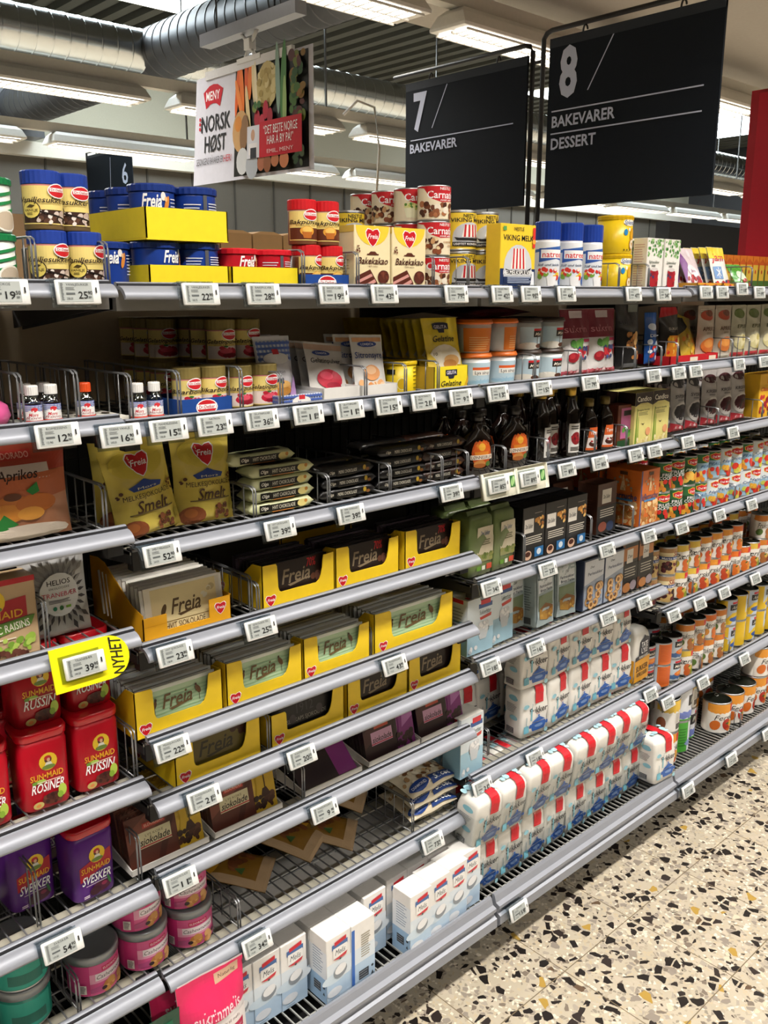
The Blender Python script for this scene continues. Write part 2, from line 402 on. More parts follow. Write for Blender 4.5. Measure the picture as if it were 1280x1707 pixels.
duct((3.34, 5.45, 3.5), (15, 5.45, 3.5), .16, silver, 'shiny silver spiral duct past the dark duct, reaching the red panel')
duct((3.2, 2.6, 3.5), (3.2, 8.2, 3.5), .195, darkd, 'wide dark grey spiral duct crossing over the silver one')
tag(MB().box(2.95, 3.45, 8.2, 8.46, 3.24, 3.75, darkd).build('duct_end_box'), 'dark grey box where the wide duct meets the wall', 'duct')

# ---- aisle number boards
m_board = mat('#1b2027', .7, spec=.12); m_fr = mat('#1a1a1c', .45)
def sign_board(w, h, ops, name='aisle_sign'):
    """board in the plane x = const, facing -x; local u runs to -y"""
    o = MB().box(-.004, .004, -w / 2, w / 2, 0, h, m_board).box(-.0045, .0045, -w / 2, w / 2, h - .026, h, mat('#33383f', .6, spec=.15)).build(name)
    mp = lambda u, v, l: (-.0046 - eps(l) * 2, w / 2 - u, v)
    printed(o, [(ops, w, h, mp, 9)])
    return o
def hooks(o, w, h, n=2):
    for i in range(n):
        y = w * (.28 - .56 * i / max(1, n - 1)); b = MB()
        b.tube([(0, y + .008 * math.sin(t), h + .012 + .018 * (1 - math.cos(t)) - .03) for t in [x * .5 for x in range(10)]], .003, m_fr, 5); b.build('hook', o)
lt = '#c3cbe2'
s8 = [T(lt, .13, .80, .28, '8', .115, 3), P(lt, (.255, .665), (.262, .665), (.405, .945), (.398, .945)), R(lt, .03, .572, .92, .580),
      T(lt, .235, .515, .066, 'BAKEVARER', .40, 2), R(lt, .03, .440, .92, .448), T(lt, .18, .385, .066, 'DESSERT', .29, 2)]
s7 = [T(lt, .135, .785, .27, '7', .12, 3), P(lt, (.24, .64), (.247, .64), (.375, .935), (.368, .935)), R(lt, .05, .566, .91, .574), T(lt, .255, .51, .068, 'BAKEVARER', .42, 2)]
XS = 1.70
o8 = sign_board(.56, .485, s8); hooks(o8, .56, .485); o8.location = (XS, .178, 1.95)
tag(o8, 'dark hanging aisle board with a large 8 over two white words', 'sign')
o7 = sign_board(.54, .44, s7); hooks(o7, .54, .44); o7.location = (XS, .812, 1.965)
tag(o7, 'dark hanging aisle board with a large 7 over one white word', 'sign')
b = MB()
for s, yp in ((-1, .485), (1, .525)):
    b.tube([(XS, yp, 1.66), (XS, yp, 2.44 if s < 0 else 2.415), (XS, yp + s * .012, 2.455 if s < 0 else 2.43), (XS, yp + s * .03, 2.46 if s < 0 else 2.435), (XS, yp + s * .62, 2.46 if s < 0 else 2.435)], .0075, m_fr, 8)
b.tube([(XS, .485, 2.38), (XS, .525, 2.38)], .005, m_fr).tube([(XS, .485, 1.80), (XS, .525, 1.80)], .005, m_fr)
tag(b.build('sign_frame'), 'black tubular double frame carrying the boards 7 and 8', 'frame')
s6 = [T(lt, .84, .44, .46, '6', None, 1), P(lt, (.5, 0), (.508, 0), (.545, .85), (.537, .85))]
o6 = sign_board(1.0, .44, s6); hooks(o6, 1., .44); o6.location = (4.0, 7.93, 2.70)
tag(o6, 'far dark hanging aisle board with a 6', 'sign')
b = MB()
b.tube([(4, 8.44, 0), (4, 8.44, 3.17), (4, 7.40, 3.17)], .012, m_fr)
tag(b.build('sign_frame'), 'thin black frame holding the far board 6', 'frame')

# ---- autumn poster on its ceiling rail
XP = 1.0
def poster():
    w, h = .60, .325
    def S(u, v, off=0.0):   # u 0..1 towards -y, v 0..1 up ; the sheet sags and curls a little
        cur = .035 * (1 - v) * (1 - u) ** 2 + .012 * math.sin(PI * u) * (1 - v)
        return (-cur - off, w / 2 - u * w + .012 * (1 - v) * (u - .6), v * h + .0 * u)
    o = MB().grid(lambda u, v: S(u, v), 16, 8, mat('#d3d5e2', .45)).build('hanging_poster')
    mp = lambda u, v, l: S(u / w, v / h, .0006 + .0003 * l)
    red = '#c2182b'
    ops = [R('#191b18', .375, .03, .965, .975), P(red, (.105, .70), (.075, .855), (.13, .905), (.17, .915), (.21, .905), (.262, .855), (.235, .70), (.20, .735), (.17, .742), (.14, .735)),
           T('#ffffff', .168, .815, .085, 'MENY', .13, 1), T('#23262b', .20, .565, .155, 'NORSK', .27, 1), T('#23262b', .20, .375, .155, 'HØST', .20, 1),
           R(red, .045, .51, .06, .54), R(red, .045, .555, .06, .585), R(red, .045, .60, .06, .63),
           T('#3a3d44', .155, .215, .065, 'SESONGENS RÅVARER ER', .25, 0), T(red, .32, .215, .065, 'HER!', .07, 0),
           # vegetables
           El('#e8651a', .40, .80, .016, .24, -.10), El('#ee7a22', .44, .78, .018, .26, .12), El('#e05a12', .48, .82, .017, .22, .06), El('#f08a3a', .42, .70, .016, .2, .35), El('#ef7a1e', .51, .86, .016, .18, .0),
           El('#e9d7a8', .54, .84, .013, .2, .1), El('#e3cf9c', .50, .56, .016, .26, .16), El('#efe2c0', .565, .76, .012, .24, .10),
           El('#c9b877', .655, .77, .082, .20), Bl(['#b9a45e', '#d9cb92', '#a8924c'], .59, .62, .72, .92, 26, .012, 3),
           El('#8fb0a0', .745, .80, .018, .3, .05), El('#4f8a4a', .79, .76, .022, .34, -.05), El('#9ec27a', .80, .56, .016, .25, 0),
           El('#c9a06a', .445, .42, .07, .185), El('#8b6a4a', .475, .40, .035, .16, -.1), El('#d48a3a', .425, .49, .03, .07),
           El('#b3263a', .585, .50, .024, .075), El('#c22f48', .625, .46, .022, .07), El('#b8203a', .655, .56, .022, .08), El('#a81c34', .69, .50, .022, .07), El('#c8344a', .60, .40, .022, .05), El('#bb2a40', .65, .39, .022, .05),
           Bl(['#2f5a2a', '#47702e', '#6b7a2a', '#5a2f2a', '#8a6a2a'], .86, .42, .955, .95, 40, .014, 9), Bl(['#3a6a30', '#7a8a3a'], .57, .56, .62, .63, 5, .01, 5),
           El('#cdd2d6', .475, .15, .05, .12), El('#aeb6bf', .555, .10, .05, .12), El('#a5674a', .63, .11, .03, .07), El('#8f5a3a', .68, .1, .03, .08), El('#b5714a', .74, .12, .03, .06), El('#c47a50', .81, .11, .035, .07), Bl(['#2f4a2a', '#4a5a3a'], .88, .06, .95, .2, 10, .012, 4),
           # red quote panel with a photographed cook
           P(red, (.62, .155), (.945, .155), (.945, .46), (.62, .46)), R('#d7dbe6', .52, .16, .62, .44), El('#caa287', .568, .36, .016, .05), R('#e8e8ec', .535, .19, .602, .29), R('#2a2f38', .55, .16, .598, .25),
           T('#ffffff', .785, .385, .075, '“DET BESTE NORGE', .26, 0), T('#ffffff', .785, .295, .075, 'HAR Å BY PÅ!”', .2, 0), T('#e9c9c9', .785, .20, .035, 'EMIL, MENY', .2, 0)]
    printed(o, [(ops, w, h, mp, .05)])
    MB().box(-.006, .006, -.21, .24, h - .012, h + .012, mat('#e4e6ea', .35)).build('top_strip', o)
    g = MB(); wht = mat('#eef0f0', .3)
    g.tube([(0, -.03, h + .01), (0, -.005, h + .04), (0, -.012, h + .06), (0, -.04, h + .085), (0, -.035, h + .115), (0, .035, h + .115), (0, .04, h + .085), (0, .012, h + .06), (0, .005, h + .04), (0, .03, h + .01)], .006, wht, 7)
    g.box(-.008, .008, -.06, .06, h + .004, h + .018, wht); g.box(-.012, .012, -.014, .014, h + .035, h + .065, wht)
    g.build('hanger_clip', o)
    return o
o = poster(); o.location = (XP, 1.028, 2.032)
tag(o, 'curling autumn vegetable poster with a red quote panel, hung from a rail', 'poster')
b = MB().box(XP - .02, XP + .02, .78, 1.27, 2.44, 2.475, mat('#9da2ad', .35, .3)).tube([(XP, .9, 2.475), (XP, .9, 3.02)], .003, m_fr, 5).tube([(XP, 1.2, 2.475), (XP, 1.2, 3.02)], .003, m_fr, 5)
tag(b.build('hanging_rail'), 'grey metal rail above the autumn poster', 'rail')
tag(MB().tube([(1.15, .78, 2.20), (1.17, .74, 2.235), (1.2, .70, 2.215), (1.21, .69, 2.10), (1.2, .7, 1.9), (1.18, .72, 1.72)], .004, mat('#e8e8e2', .4), 6).build('white_cable'), 'thin white cable looping up behind the poster', 'cable')

# ---- red header panel far down the run
b = MB().box(3.02, 3.5, .02, .47, 1.7015, 2.475, mat('#b01328', .45)).box(3.005, 3.02, .02, .43, 1.7015, 2.46, mat('#c4162e', .45))
tag(b.build('display_header'), 'tall plain red display panel standing beyond the shelf goods', 'display')

# ================================================================ the shelving run
BAY = [-.885, 0.0, .885, 1.77, 2.655, 3.54]
LIPS = [(1.711, 1.498, 1.31, 1.126, .838, .624, .42), (1.708, 1.487, 1.276, 1.09, .912, .787, .638, .41), (1.708, 1.487, 1.271, 1.018, .812, .49), (1.713, 1.493, 1.277, 1.01, .726, .427), (1.713, 1.493, 1.277, 1.01, .726, .427)]
NAMES = ['raisin bay', 'chocolate bay', 'sugar bay', 'tinned fruit bay', 'bay past the tinned fruit']
m_rail = mat('#9599a3', .42, .2, .03, 20, spec=.4); m_groove = mat('#26272b', .6); m_wire = mat('#8b8d90', .35, .6); m_steel = mat('#8d8b88', .4, .4, .06, 8)
m_bar = mat('#a9a597', .5); m_black = mat('#141416', .6); m_dark = mat('#2a2a2b', .65); m_tan = mat('#b3a48c', .6, 0, .12, 12)
RAIL = [(.006, 0), (0, .001), (-.004, -.001), (-.006, -.005), (-.014, -.006), (-.022, -.0095), (-.028, -.0145), (-.0315, -.0205), (-.0315, -.0255), (-.027, -.027), (-.024, -.021), (-.014, -.012), (.004, -.011)]
def rail_mesh(b, x0, x1): 
    b.prism([(y, z) for y, z in RAIL], x0, x1, m_rail, "x", True)
    return b.box(x0, x1, -.0078, -.0035, -.0058, -.0012, m_groove)
DEPTH = .40
for s in range(5):
    x0, x1 = BAY[s] + .006, BAY[s + 1] - .006
    for r, z in enumerate(LIPS[s]):
        top = r == 0
        sh = bpy.data.objects.new('shelf', None); COL.objects.link(sh); sh.location = ((x0 + x1) / 2, .2, z); w = (x1 - x0) / 2
        tag(sh, ('solid grey metal shelf at the top of the %s' if top else ORD[r] + ' wire shelf from the top of the %s') % NAMES[s], 'shelf', 'shelves of the run')
        b = MB(); rail_mesh(b, -w, w); o = b.build('price_rail', sh); o.location = (0, -.2, 0)
        b = MB()
        if top:
            b.box(-w, w, -.198, DEPTH - .2, -.045, -.012, m_steel); b.build('shelf_plate', sh)
        else:
            n = int(2 * w / .027)
            for i in range(n + 1):
                x = -w + .01 + i * (2 * w - .02) / n; b.box(x - .0013, x + .0013, -.196, DEPTH - .2, -.0155, -.0128, m_wire)
            for y in (-.194, -.10, 0, .1, DEPTH - .202): b.box(-w, w, y - .0015, y + .0015, -.0186, -.0156, m_wire)
            b.build('wire_deck', sh)
            b = MB().box(-w, w, -.186, -.148, -.026, -.0215, m_bar).box(-w, w, -.03, -.0, -.026, -.0215, m_bar); b.build('cross_bars', sh)
        for sx in (-1, 1):
            b = MB().prism([(-.185, -.02), (-.185, -.042), (DEPTH - .2, -.085), (DEPTH - .2, -.02)], sx * w - (.004 if sx > 0 else 0), sx * w + (.004 if sx < 0 else 0), m_dark, 'x'); b.build('bracket', sh)
        if r > 0:
            for sx in (-1, 1):
                MB().box(sx * (w - .016) - .014, sx * (w - .016) + .014, -.19, -.17, -.055, -.016, m_black).build('end_clip', sh)
    # base deck
    bs = bpy.data.objects.new('base_shelf', None); COL.objects.link(bs); bs.location = ((x0 + x1) / 2, .15, 0); w = (x1 - x0) / 2
    tag(bs, 'low base shelf with ribbed grey kick rail under the ' + NAMES[s], 'shelf', 'shelves of the run')
    K = [(-.098, .188), (-.104, .189), (-.107, .184), (-.112, .168), (-.124, .164), (-.124, .155), (-.116, .150), (-.117, .141), (-.127, .136), (-.128, .112), (-.122, .105), (-.108, .105), (-.108, .15), (-.098, .165)]
    b = MB().prism([(y - .15 + .012, z) for y, z in K], -w, w, m_rail, 'x'); b.build('kick_rail', bs)
    MB().box(-w, w, -.17, -.15, 0, .105, m_black).build('toe_kick', bs)
    b = MB(); n = int(2 * w / .02)
    for i in range(n + 1):
        x = -w + .008 + i * (2 * w - .016) / n; b.box(x - .0015, x + .0015, -.244, .27, .160, .164, mat('#b9b9b4', .4, .4))
    for y in (-.238, -.21, -.1, 0, .1, .2): b.box(-w, w, y - .0018, y + .0018, .1562, .160, mat('#b9b9b4', .4, .4))
    b.build('wire_deck', bs)
    MB().box(-w, w, -.24, .27, .11, .113, m_black).build('shade_sheet', bs)  # black sheet standing in for the shade in the void under the deck
    # back of the bay
    b = MB().box(-w - .006, w + .006, 0, .012, .02, 1.46, m_black).box(-w - .006, w + .006, 0, .012, 1.46, 1.69, m_tan)
    bp_ = b.build('back_panel'); bp_.location = ((x0 + x1) / 2, .432, 0)
    tag(bp_, 'back panel of the %s, tan above black' % NAMES[s], 'panel', 'back panels of the run')
    b = MB()
    for i in range(int(2 * w / .03)): b.box(-w + .015 + i * .03, -w + .017 + i * .03, -.004, -.001, .2, 1.45, m_dark)
    for i in range(12): b.box(-w, w, -.0025, -.001, .25 + i * .1, .252 + i * .1, m_dark)
    b.build('wire_mesh', bp_)
for i, x in enumerate(BAY):
    b = MB().box(-.016, .016, 0, .05, 0, 1.72, m_black)
    o = b.build('upright'); o.location = (x, .446, 0); 
    tag(o, 'black steel upright ' + ('ending the run' if i in (0, 5) else 'between the %s and the %s' % (NAMES[i - 1], NAMES[i])) + ('' if i != 5 else ' by the red panel'), 'upright', 'uprights of the run')
# shelf on the far side of the run, carrying brown cartons
b = MB().box(-.885, 3.54, .505, .93, 1.655, 1.69, m_steel)
tag(b.build('rear_shelf'), 'grey top shelf on the far side of the run behind the back panels', 'shelf')

# ---- wire dividers
def divider(h, L=.33, name='wire_divider', n=9):
    b = MB(); rr = .0022
    for s in (-.003, .003) if n else (0,):
        b.tube([(s, L, 0), (s, L, h), (s, .012, h), (s, .003, h - .004), (s, 0, h - .012), (s, 0, 0)], rr * .8, m_wire, 5)
    for i in range(1, n): b.tube([(0, L * i / n, 0), (0, L * i / n, h)], rr * .7, m_wire, 4)
    b.tube([(0, 0, .004), (0, L, .004)], rr * .7, m_wire, 4)
    return b.build(name)
DV = {}
def div(x, y, z, h, label, L=.33):
    k = (round(h, 3), L)
    if k not in DV: DV[k] = divider(h, L)
    return put(DV[k], x, y, z, label, 'divider', 'wire dividers')

# ---- electronic price labels
m_esl = mat('#eceeee', .35); m_scr = mat('#a9adab', .4)
def price_label(price, small, name, frame=None):
    w, h = .070, .036; big, dec = price.split('.')
    b = MB().rbox(w, .008, -h / 2, h / 2, .0035, m_esl, 2); o = b.build('price_label')
    ops = [R('#aab0ae', .06, .09, .80, .91), Ln('#3a3d3d', .09, .14, .155, .86, 14, .03), T('#33373a', .47, .80, .105, name, min(.5, .052 * len(name)), 0), Ln('#6d7273', .2, .56, .42, .70, 3, .02), R('#5a5f60', .20, .38, .40, .46), T('#2f3335', .27, .22, .10, small, .14, 0),
           T('#1a1c1e', .575, .37, .30, big, .105 * len(big), 1), T('#1a1c1e', .735, .46, .15, dec, .10, 1), Ln('#555a5b', .69, .24, .79, .32, 2, .025), R('#222426', .865, .45, .90, .68)]
    printed(o, [(ops, w, h, lambda u, v, l: (u - w / 2, -.004 - eps(l), v - h / 2), 9)], 'screen')
    c = MB().box(-w / 2 - .005, w / 2 - .006, .0045, .0062, -h / 2 - .004, h / 2 + .004, clear('clear_clip', '#dfe6ea', .12)).box(-w / 2 - .005, w / 2 - .01, .0062, .02, h / 2 + .001, h / 2 + .003, clear('clear_clip', '#dfe6ea', .12)); c.build('clear_holder', o)
    if frame == 'leaf':
        f = MB().rbox(.122, .003, -.031, .031, .009, mat('#efeedd', .5), 3, .0005, cx=.012, cy=.0075); fo = f.build('leaf_surround', o)
        printed(fo, [([R('#2f6b35', .80, .3, .96, .75), El('#a6cf8a', .88, .53, .05, .2, -.4), R('#2f6b35', .872, .3, .884, .75)], .122, .062, lambda u, v, l: (u - .049, .0058 - eps(l), v - .031), 9)])
    if frame == 'new':
        yl = mat('#f4ee12', .4)
        pts = [(-.052, -.036)] + [(.045 + .036 * math.cos(a), .036 * math.sin(a)) for a in [math.radians(-90 + 15 * q) for q in range(13)]] + [(-.052, .036)]
        f = MB().prism(pts, .006, .009, yl, 'y'); fo = f.build('yellow_surround', o)
        printed(fo, [([T('#2a2a18', .5, .5, .72, 'NYHET', .95, 1, 1)], .070, .030, lambda u, v, l: (.058 - (v - .015), .0058 - eps(l), u - .035), 9)])
    return o
# ================================================================ goods
def carton(name, w, d, h, col, front=(), left=(), top=(), r=.0015, rough=.42, extra=None):
    m = mat(col, rough) if isinstance(col, str) else col
    o = MB().rbox(w, d, 0, h, r, m, 1, .0008).build(name)
    jobs = []
    if front: jobs.append((front, w, h, front_map(w, -d / 2), 9))
    if left: jobs.append((left, d, h, left_map(d, -w / 2), 9))
    if top: jobs.append((top, w, d, top_map(w, d, h), 9))
    if jobs: printed(o, jobs)
    return o
m_tin = metal('#b9bbbd', .3); m_lid = mat('#2c2f26', .3, .7); m_ring = metal('#c9c9c4', .3)
def ring_pull(parent, r, z, ang=.6):
    b = MB(); c, s = math.cos(ang), math.sin(ang)
    b.tube([(c * r * .55 + r * .2 * math.cos(t) * c - r * .13 * math.sin(t) * s, s * r * .55 + r * .2 * math.cos(t) * s + r * .13 * math.sin(t) * c, z + .002) for t in [k * PI / 6 for k in range(12)]], .0011, m_ring, 5, True)
    b.box(c * r * .82 - .003, c * r * .82 + .003, s * r * .82 - .003, s * r * .82 + .003, z, z + .002, m_ring)
    return b.build('ring_pull', parent)
def can(name, r, h, col, ops, arc, rot=-.35, lid=None, pull=False, bands=(), rough=.38):
    """tin: rims, paper label with bands (v0, v1, colour), lid, printed arc of ops"""
    m = mat(col, rough)
    prof = [(r * .95, 0), (r, .001), (r, .0035), (r * .985, .0045)]; mats = [m_tin] * 3
    zs = sorted({.0045, h - .0045} | {h * v for bnd in bands for v in bnd[:2]}); zs = [min(max(z, .0045), h - .0045) for z in zs]
    for a, c in zip(zs, zs[1:]):
        mm = m
        for v0, v1, col2 in bands:
            if (a + c) / 2 > v0 * h and (a + c) / 2 < v1 * h: mm = mat(col2, rough)
        prof.append((r * .985, c)); mats.append(mm)
    prof += [(r, h - .0035), (r, h - .001), (r * .96, h)]; mats += [m_tin] * 3
    b = MB().lathe(prof, m, 32, mats, cap1=False); o = b.build(name)
    l = MB().lathe([(r * .96, h), (r * .93, h - .003), (r * .5, h - .0028), (.0005, h - .0026)], lid or m_tin, 32, cap0=False).build('lid', o)
    if pull: ring_pull(l, r, h - .002)
    if ops: printed(o, [(ops, arc, h, cyl_map(r * .985, rot, arc), .0045)])
    return o
def jar(name, r, prof, m, lidprof, lidm, ops=(), arc=.06, h=.08, rot=-.35, lr=None, n=32):
    """canister or bottle: lathed body, separate lid, wrapped print"""
    o = MB().lathe(prof, m, n, cap1=True).build(name)
    if lidprof:
        b = MB(); rings = []
        for rr, z in lidprof:
            rings.append([((rr * (1.012 if j % 2 else .99)) * math.cos(2 * PI * j / 48), (rr * (1.012 if j % 2 else .99)) * math.sin(2 * PI * j / 48), z) for j in range(48)])
        b.loft(rings, lidm, False).build('lid', o)
    if ops: printed(o, [(ops, arc, h, cyl_map(lr or r, rot, arc), .0045)])
    return o
def sst(a, b, x):
    t = min(1, max(0, (x - a) / (b - a))); return t * t * (3 - 2 * t)
def pouch(name, w, h, d, m, ops=(), seal=.07, flat=.5, seed=1, wr=.0022, side=None, gus=.55, backm=None, stepd=.007, eps0=.0011):
    def S(u, v, sg=-1):
        t = min(1, gus + 1.8 * v) * (1 - sst(flat, 1 - seal, v)) * math.sqrt(min(1, max(0, v) / .045))
        c = max(0, 1 - abs(2 * u - 1) ** 2.6)
        n = noise.noise(Vector((u * 4 + seed * 7.1, v * 5, sg * 3.0))) * wr * (1.0 if 0.03 < u < .97 else .4)
        n += noise.noise(Vector((u * 9, v * 3 + seed * 3.3, sg))) * wr * .5 * sst(.5, .95, v)
        return ((u - .5) * w * (1 - .05 * math.sin(PI * v)) + .3 * n, sg * (d / 2 * t * c + .0006) + n * (1 if sg < 0 else -.6), v * h)
    b = MB().grid(lambda u, v: S(u, v, -1), 18, 24, m).grid(lambda u, v: S(1 - u, v, 1), 10, 14, backm or m)
    o = b.build(name)
    if ops:
        def mp(u, v, l):
            x, y, z = S(u / w, v / h); return (x, y - eps0 - .00016 * l, z)
        printed(o, [(ops, w, h, mp, stepd)])
    return o
def sugar_bag(name, w, d, h, m, ops, left=(), rc=.016, seed=1, wr=.003, cr=.009, fold=0):
    def N(p, k=1.0): return noise.noise(Vector(p) * 28 + Vector((seed * 5.3, 0, 0))) * wr * k
    rings = []
    zs = [(0, .006), (.004, 0)] + [(h * t, -.0015 * math.sin(PI * t)) for t in (.15, .3, .45, .6, .75)] + [(h - rc + rc * math.sin(a), rc * (1 - math.cos(a))) for a in [math.radians(x) for x in (0, 25, 50, 70, 88)]]
    for z, ins in zs:
        ring = []
        for x, y in rrect(w - 2 * ins, d - 2 * ins, max(cr - ins * .2, .003), 3):
            p = (x, y, z); k = N(p); f = 1 + k / max(.02, math.hypot(x, y)); ring.append((x * f, y * f, z + (k * .8 if z > .01 else 0)))
        # extra points along the long faces keep the wrinkles soft
        full = []
        for i, q in enumerate(ring):
            nx = ring[(i + 1) % len(ring)]; full.append(q)
            if i % 4 == 3:
                for t in (.33, .66):
                    p = Vector(q).lerp(Vector(nx), t); k = N((p.x, p.y, p.z * 1.0)) * 1.0
                    full.append((p.x, p.y + (k if abs(p.y) > abs(p.x) * d / w else 0), p.z))
        rings.append(full)
    o = MB().loft(rings, m, True).build(name)
    if fold: MB().prism([(-.016, h - .002), (.014, h - .002), (.012, h + .007), (-.010, h + .009)], -w * .44, w * .44, m, 'x').build('top_fold', o)
    def pathpt(u, s):
        x = u - w / 2
        if s < h - rc: y, z = -d / 2 - .0015 * math.sin(PI * max(0, s) / h), s
        elif s < h - rc + rc * PI / 2: a = (s - h + rc) / rc; y, z = -d / 2 + rc * (1 - math.cos(a)), h - rc + rc * math.sin(a)
        else: y, z = -d / 2 + rc + (s - h + rc - rc * PI / 2), h
        return x, y, z
    def mp(u, v, l):
        x, y, z = pathpt(u, v); k = max(0, N((x, y, z)))
        fr = 1 if v < h - rc else 0
        e = .0014 + .00016 * l + k * .9
        return (x, y - e * (1 if v < h - rc else (.6 if v < h + .01 else 0)), z + (e + .001 if v > h - rc else 0))
    jobs = [(ops, w, h, mp, .009)]
    if left: jobs.append((left, d, h, lambda u, v, l: (-w / 2 - .0022 - .00012 * l, d / 2 - u, v), 9))
    printed(o, jobs)
    return o
def open_tray(name, w, d, h, m, ops=(), t=.0022, left=(), hb=None):
    hb = hb or h
    b = MB().box(-w / 2, w / 2, -d / 2, d / 2, 0, t, m).box(-w / 2, w / 2, -d / 2, -d / 2 + t, t, h, m).box(-w / 2, w / 2, d / 2 - t, d / 2, t, hb, m)
    for s in (-1, 1):
        b.prism([(-d / 2, t), (d / 2, t), (d / 2, hb), (-d / 2, h)], s * w / 2 - (t if s > 0 else 0), s * w / 2 + (t if s < 0 else 0), m, 'x')
    o = b.build(name); jobs = []
    if ops: jobs.append((ops, w, h, front_map(w, -d / 2), 9))
    if left: jobs.append((left, d, h, left_map(d, -w / 2), 9))
    if jobs: printed(o, jobs)
    return o
def cut_tray(name, w, d, m, hl=.092, hr=.088, low=.03, side_h=.055, ops=(), left=()):
    """display tray whose front panel is cut away in the middle"""
    pts = [(-w / 2, 0), (w / 2, 0), (w / 2, hr), (w * .345, hr * .985)]
    pts += [(w * .335 - w * .10 * (1 - math.cos(a)), low + (hr * .93 - low) * (1 - math.sin(a))) for a in [math.radians(x) for x in (5, 25, 45, 65, 90)]]
    pts += [(-w * .24 + w * -.05 * math.sin(a), low + (hl * .45 - low) * (1 - math.cos(a))) for a in [math.radians(x) for x in (10, 45, 90)]]
    pts += [(-w * .30, hl * .93), (-w * .315, hl * .985), (-w / 2, hl)]
    t = .0018
    b = MB().prism(pts, -d / 2, -d / 2 + t, m, 'y').box(-w / 2, w / 2, -d / 2, d / 2, 0, t, m).box(-w / 2, w / 2, d / 2 - t, d / 2, 0, side_h * 1.5, m)
    for s, hh in ((-1, hl), (1, hr)):
        b.prism([(-d / 2, t), (d / 2, t), (d / 2, side_h), (-d * .1, side_h), (-d * .32, hh * .97), (-d / 2, hh)], s * w / 2 - (t if s > 0 else 0), s * w / 2 + (t if s < 0 else 0), m, 'x')
    o = b.build(name)
    jobs = [(list(ops), w, .1, front_map(w, -d / 2), 9)]
    if left: jobs.append((left, d, .1, left_map(d, -w / 2), 9))
    printed(o, jobs)
    return o
def freia_heart(x, y, s, W_, H_, txt='#ffffff'):
    return [heart('#ffffff', x, y, s * 1.12 / W_, s * 1.05 / H_), heart('#c81424', x, y, s / W_, s * .95 / H_), T(txt, x, y + .08 * s / H_, .26 * s / H_, 'Freia', .74 * s / W_, 1, 1)]
def slab(name, w, h, d, col, ops=(), crimp=None, rough=.35):
    """upright chocolate bar: wrapped slab, crimped ends"""
    m = foil(col)
    b = MB().rbox(w * .93, d, 0, h, .002, m, 1, .001)
    for s in (-1, 1): b.box(s * w * .465 - .0005, s * w * .5 + .0005, -.0012, .0012, .001, h - .001, foil(crimp or col)) if s > 0 else b.box(-w * .5, -w * .464, -.0012, .0012, .001, h - .001, foil(crimp or col))
    if crimp: b.box(-w * .462, w * .462, -d * .52, d * .52, h - .004, h + .0006, foil(crimp))
    o = b.build(name)
    if ops: printed(o, [(ops, w * .93, h, front_map(w * .93, -d / 2), 9)])
    return o
def flow_bar(name, w, d, h, col, ops=(), top=(), seed=1):
    """bar lying flat in a flow wrap with flattened ends"""
    m = foil(col); n = 14; rings = []
    for i in range(n + 1):
        t = i / n; x = (t - .5) * w; k = sst(0, .07, t) * (1 - sst(.93, 1, t)); k = .12 + .88 * k
        wob = noise.noise(Vector((t * 9, seed, 0))) * .0012
        rings.append([(x, y * (.96 + .04 * k), h / 2 + z * k + wob) for y, z in rrect(d, h, h * .35, 2)])
    o = MB().loft(rings, m, True).build(name); jobs = []
    if ops: jobs.append((ops, w * .84, h * .8, lambda u, v, l: (u - w * .42, -d / 2 - .0012 - .00012 * l, h * .1 + v), 9))
    if top: jobs.append((top, w * .84, d, lambda u, v, l: (u - w * .42, v - d / 2, h + .0012 + .00012 * l), 9))
    if jobs: printed(o, jobs)
    return o
